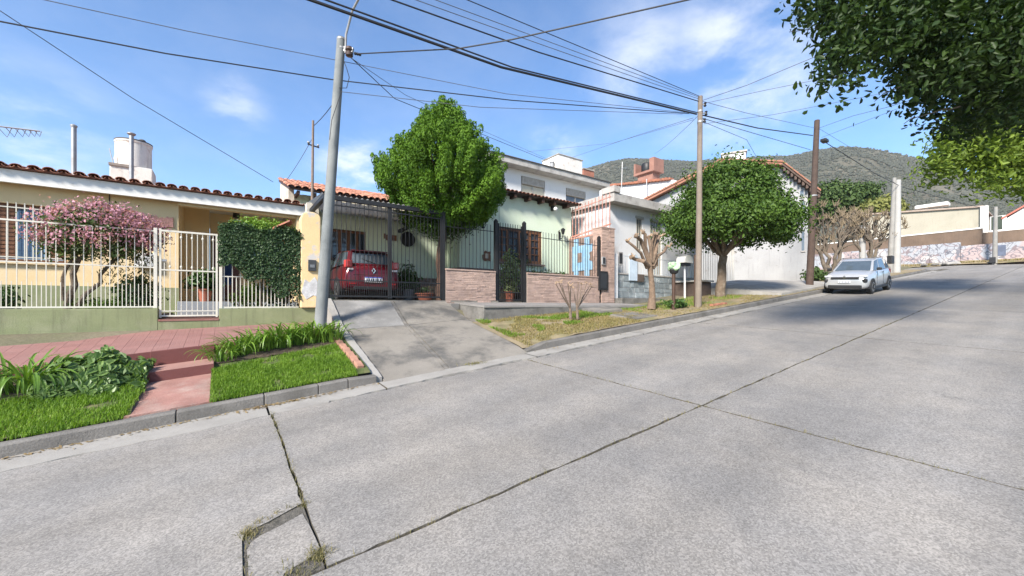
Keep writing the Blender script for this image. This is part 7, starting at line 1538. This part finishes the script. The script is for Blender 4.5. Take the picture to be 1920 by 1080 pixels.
near = [(1505, -60, 1600, 60, 4.0, 5.2, 34), (1560, 40, 1640, 130, 4.0, 5.0, 22), (1600, -60, 1780, 110, 4.0, 5.6, 130), (1690, 60, 1800, 170, 4.2, 5.8, 60), (1760, -60, 1985, 150, 4.0, 6.0, 260), (1800, 90, 1985, 240, 4.6, 6.4, 130), (1560, 120, 1600, 165, 4.0, 4.4, 4), (1690, 150, 1740, 200, 4.6, 5.4, 9), (1740, 150, 1840, 250, 5.4, 6.6, 34), (1985, -60, 2450, 230, 6.0, 8.6, 150)]
P, Q = px_clumps(near, 201, 34, .16)
u_, v_ = [], []
for p in P:
    f = CT*p[0]+ST*p[1]; r_ = ST*p[0]-CT*p[1]; u_.append(CU+FPX*r_/f); v_.append(CV-FPX*(p[2]-EYE)/f)
fringe = np.argsort(np.array(u_)*1.0-np.array(v_)*.4+np.where(np.array(v_) < 0, 900, 0))[:300]; rest = np.setdiff1d(np.arange(len(P)), fringe)
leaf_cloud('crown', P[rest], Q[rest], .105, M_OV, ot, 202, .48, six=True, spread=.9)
lf = MB().add([(-.5, 0, 0), (-.15, .22, .08), (.22, .17, .06), (.5, 0, -.08), (.22, -.17, .06), (-.15, -.22, .08)], [(0, 1, 2, 3), (0, 3, 4, 5)]).build('leaf', M_OV, ot); g = np.random.default_rng(203)
for i in fringe:
    nv = Vector(Q[i]).normalized()+Vector(g.normal(0, .6, 3)); s = .115*g.uniform(.75, 1.3); o = inst(lf, Vector([float(q) for q in P[i]]), ot, None, (s, s, s), 'leaf'); o.rotation_euler = (nv.to_track_quat('Z', 'Y').to_matrix().to_4x4() @ Matrix.Rotation(g.uniform(0, 6.28), 4, 'Z')).to_euler()
bpy.data.objects.remove(lf)
low = [(1760, 250, 1830, 325, 7.2, 8.6, 46), (1780, 220, 1900, 300, 6.8, 8.6, 100), (1840, 280, 1990, 352, 6.6, 8.4, 105), (1880, 190, 1990, 310, 6.4, 8.4, 110), (1742, 300, 1765, 335, 7.6, 8.2, 8)]
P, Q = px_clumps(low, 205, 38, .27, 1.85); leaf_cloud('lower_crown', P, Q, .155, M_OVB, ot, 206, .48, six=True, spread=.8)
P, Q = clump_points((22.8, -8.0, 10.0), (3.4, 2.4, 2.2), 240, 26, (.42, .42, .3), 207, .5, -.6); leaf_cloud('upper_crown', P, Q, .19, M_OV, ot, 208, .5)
# ================================================================ cables
M_CAB = pm('black_cable', (0.016, 0.016, 0.018), .6); M_CABG = pm('grey_cable', (0.09, 0.095, 0.11), .6)
def cable(lab, pts, r, mat=M_CAB, sag=0.0):
    """cable through surveyed points; between them it hangs by `sag`"""
    out = []
    for a, b in zip(pts[:-1], pts[1:]):
        for i in range(12):
            t = i/12; p = Vector(a).lerp(Vector(b), t); p.z -= sag*4*t*(1-t); out.append(p)
    out.append(Vector(pts[-1])); tag(MB().tube(out, r, 5).build('overhead_cable', mat), lab, 'cable', 'overhead cables')
def ext(a, b, k): return Vector(a)+(Vector(b)-Vector(a))*k
Yw = 7.2
A = atY(1306, 214, Yw)
c1 = atY(940, 126, Yw); c0 = atY(580, -1, Yw); cable('lower cable of the thick pair running to the slim pole', [A, c1, c0, ext(c1, c0, 2.2)], .026)
c1 = atY(960, 126, Yw+.1); c0 = atY(612, 0, Yw+.1); cable('upper cable of the thick pair running to the slim pole', [atY(1307, 211, Yw+.1), c1, c0, ext(c1, c0, 2.2)], .016)
c1 = atY(1010, 98, Yw-.3); c0 = atY(730, -2, Yw-.3); cable('medium black cable above the thick pair', [atY(1310, 190, Yw-.3), c1, c0, ext(c1, c0, 2.4)], .014)
c0 = atY(775, -2, Yw-.4); cable('thin grey cable, lower of two above the medium cable', [atY(1312, 186, Yw-.4), c0, ext(atY(1312, 186, Yw-.4), c0, 1.6)], .007, M_CABG, .02)
c0 = atY(812, -2, Yw-.4); cable('thin grey cable, upper of two above the medium cable', [atY(1313, 183, Yw-.4), c0, ext(atY(1313, 183, Yw-.4), c0, 1.6)], .007, M_CABG)
c0 = atY(872, -2, Yw-.5); cable('thin black cable running highest to the slim pole top', [P2T, c0, ext(P2T, c0, 1.6)], .009)
e5 = atD(1288, 0, 6.5); cable('cable from the concrete pole clamp rising across the street', [SP1, atD(860, 91, 7.6), atD(960, 74, 7.3), e5, ext(atD(960, 74, 7.3), e5, 1.8)], .013)
pw = atY(622, 149, 9.35); cable('dark cable crossing the sky from the left edge past the pole', [ext(pw, atY(0, 40, 9.35), 1.3), atY(0, 40, 9.35), atY(310, 100, 9.35), pw, atY(960, 188, 8.2), atY(1292, 213, 7.3)], .012, M_CAB)
pw = atY(632, 113, 9.5); cable('pale thin cable high at the upper left', [ext(pw, atY(85, 0, 9.5), 1.3), atY(85, 0, 9.5), atY(350, 58, 9.5), pw, atY(950, 176, 8.4), atY(1285, 211, 7.35)], .007, M_CABG)
cable('thin cable from the middle of the concrete pole to the slim pole', [atY(640, 172, 9.15), atY(900, 201, 8.4), atY(1280, 214, 7.3)], .007, M_CABG)
cable('thin cable slanting from the upper left down to the garage roof', [ext(atY(510, 340, 14), atY(0, 20, 11), 1.2), atY(0, 20, 11), atY(250, 185, 12.3), atY(512, 341, 14)], .008, M_CABG)
cable('left of two cables falling from the pole to the white house', [atY(658, 108, 9.1), atY(740, 185, 11.5), atY(1030, 303, 17)], .010); cable('right of two cables falling from the pole to the white house', [atY(660, 110, 9.12), atY(760, 178, 11.6), atY(905, 245, 14.2), atY(1032, 301, 17)], .007, M_CABG)
cable('short cable from the concrete pole to the rusty mast', [atY(633, 182, 9.4), atY(588, 236, 12.5)], .009, M_CAB, .05); cable('cable dropping from the rusty mast to the garage roof', [atY(584, 262, 12.6), atY(537, 338, 13.6)], .007, M_CABG, .05)
cable('cable from the slim pole to the masonry block', [atY(1300, 221, 7.3), atY(1200, 252, 12), atY(1070, 296, 19)], .008, M_CABG); cable('lower thin cable from the slim pole to the white house', [atY(1302, 224, 7.3), atY(1150, 268, 12), atY(985, 285, 16.6)], .006, M_CABG); cable('cable from the slim pole down to the tank tower', [atY(1308, 218, 7.3), atX(1228, 288, 27)], .008, M_CABG, .1)
B3 = atY(1524, 254, 7.25); cable('thick cable between the slim pole and the wooden pole', [atY(1318, 216, 7.2), atY(1420, 240, 7.2), B3], .020, M_CAB); cable('upper thin cable between the slim pole and the wooden pole', [atY(1318, 190, 7.2), atY(1400, 212, 7.2), atY(1528, 240, 7.2)], .008, M_CABG); cable('lower cable between the slim pole and the wooden pole', [atY(1318, 222, 7.2), atY(1400, 246, 7.25), atY(1520, 281, 7.3)], .010); cable('cable from the slim pole towards the gabled house', [atY(1318, 228, 7.3), atY(1400, 262, 8), Vector(G3(2.0, rk[0][1]+1.2, -.3))], .008)
cable('cable from the wooden pole down past the paired poles', [atY(1546, 266, 7.2), atY(1640, 325, 7.2), atY(1690, 350, 7.3), atX(1800, 380, 50), atX(1850, 392, 56)], .018)
cable('thin cable from the wooden pole to the paired poles', [atY(1534, 240, 7.2), atY(1600, 280, 7.25), atY(1680, 345, 7.3)], .008, M_CABG)
cable('thin cable from the slim pole rising right to the overhanging tree', [atY(1318, 188, 7.2), atD(1400, 160, 11), atD(1486, 124, 10.5), atD(1640, 60, 9.6)], .008, M_CABG); cable('second thin cable from the slim pole rising right behind the leaves', [atY(1320, 194, 7.2), atD(1440, 168, 11.5), atD(1530, 150, 11), atD(1760, 105, 10.4)], .007, M_CABG)
cable('thin cable from the wooden pole rising right to the leaves', [atY(1536, 240, 7.2), atD(1600, 217, 16), atD(1660, 202, 13), atD(1800, 160, 10)], .008, M_CABG); cable('long thin cable from the wooden pole to the far right', [atY(1540, 258, 7.2), atD(1680, 205, 15), atD(1900, 130, 11)], .007, M_CABG); cable('faint cable passing above the wooden pole towards the right', [atY(1320, 232, 7.2), atD(1450, 215, 14), atD(1630, 180, 13.5), atD(1800, 140, 13)], .007, M_CABG)
# ================================================================ air between here and the hill
def build_haze():
    m = MB().box(-430, 1520, -920, 1520, -60, 262); mat_ = bpy.data.materials.new('haze_air'); mat_.use_nodes = True; nt = mat_.node_tree
    for n in list(nt.nodes): nt.nodes.remove(n)
    out = nt.nodes.new('ShaderNodeOutputMaterial'); pv_ = nt.nodes.new('ShaderNodeVolumePrincipled'); pv_.inputs['Density'].default_value = 0.00018; pv_.inputs['Color'].default_value = (0.80, 0.86, 0.95, 1); pv_.inputs['Anisotropy'].default_value = 0.2
    nt.links.new(pv_.outputs[0], out.inputs['Volume']); o = m.build('haze', mat_); o['kind'] = 'stuff'; o['label'] = 'thin pale haze in the air over street and hill'; o['category'] = 'haze'
build_haze()
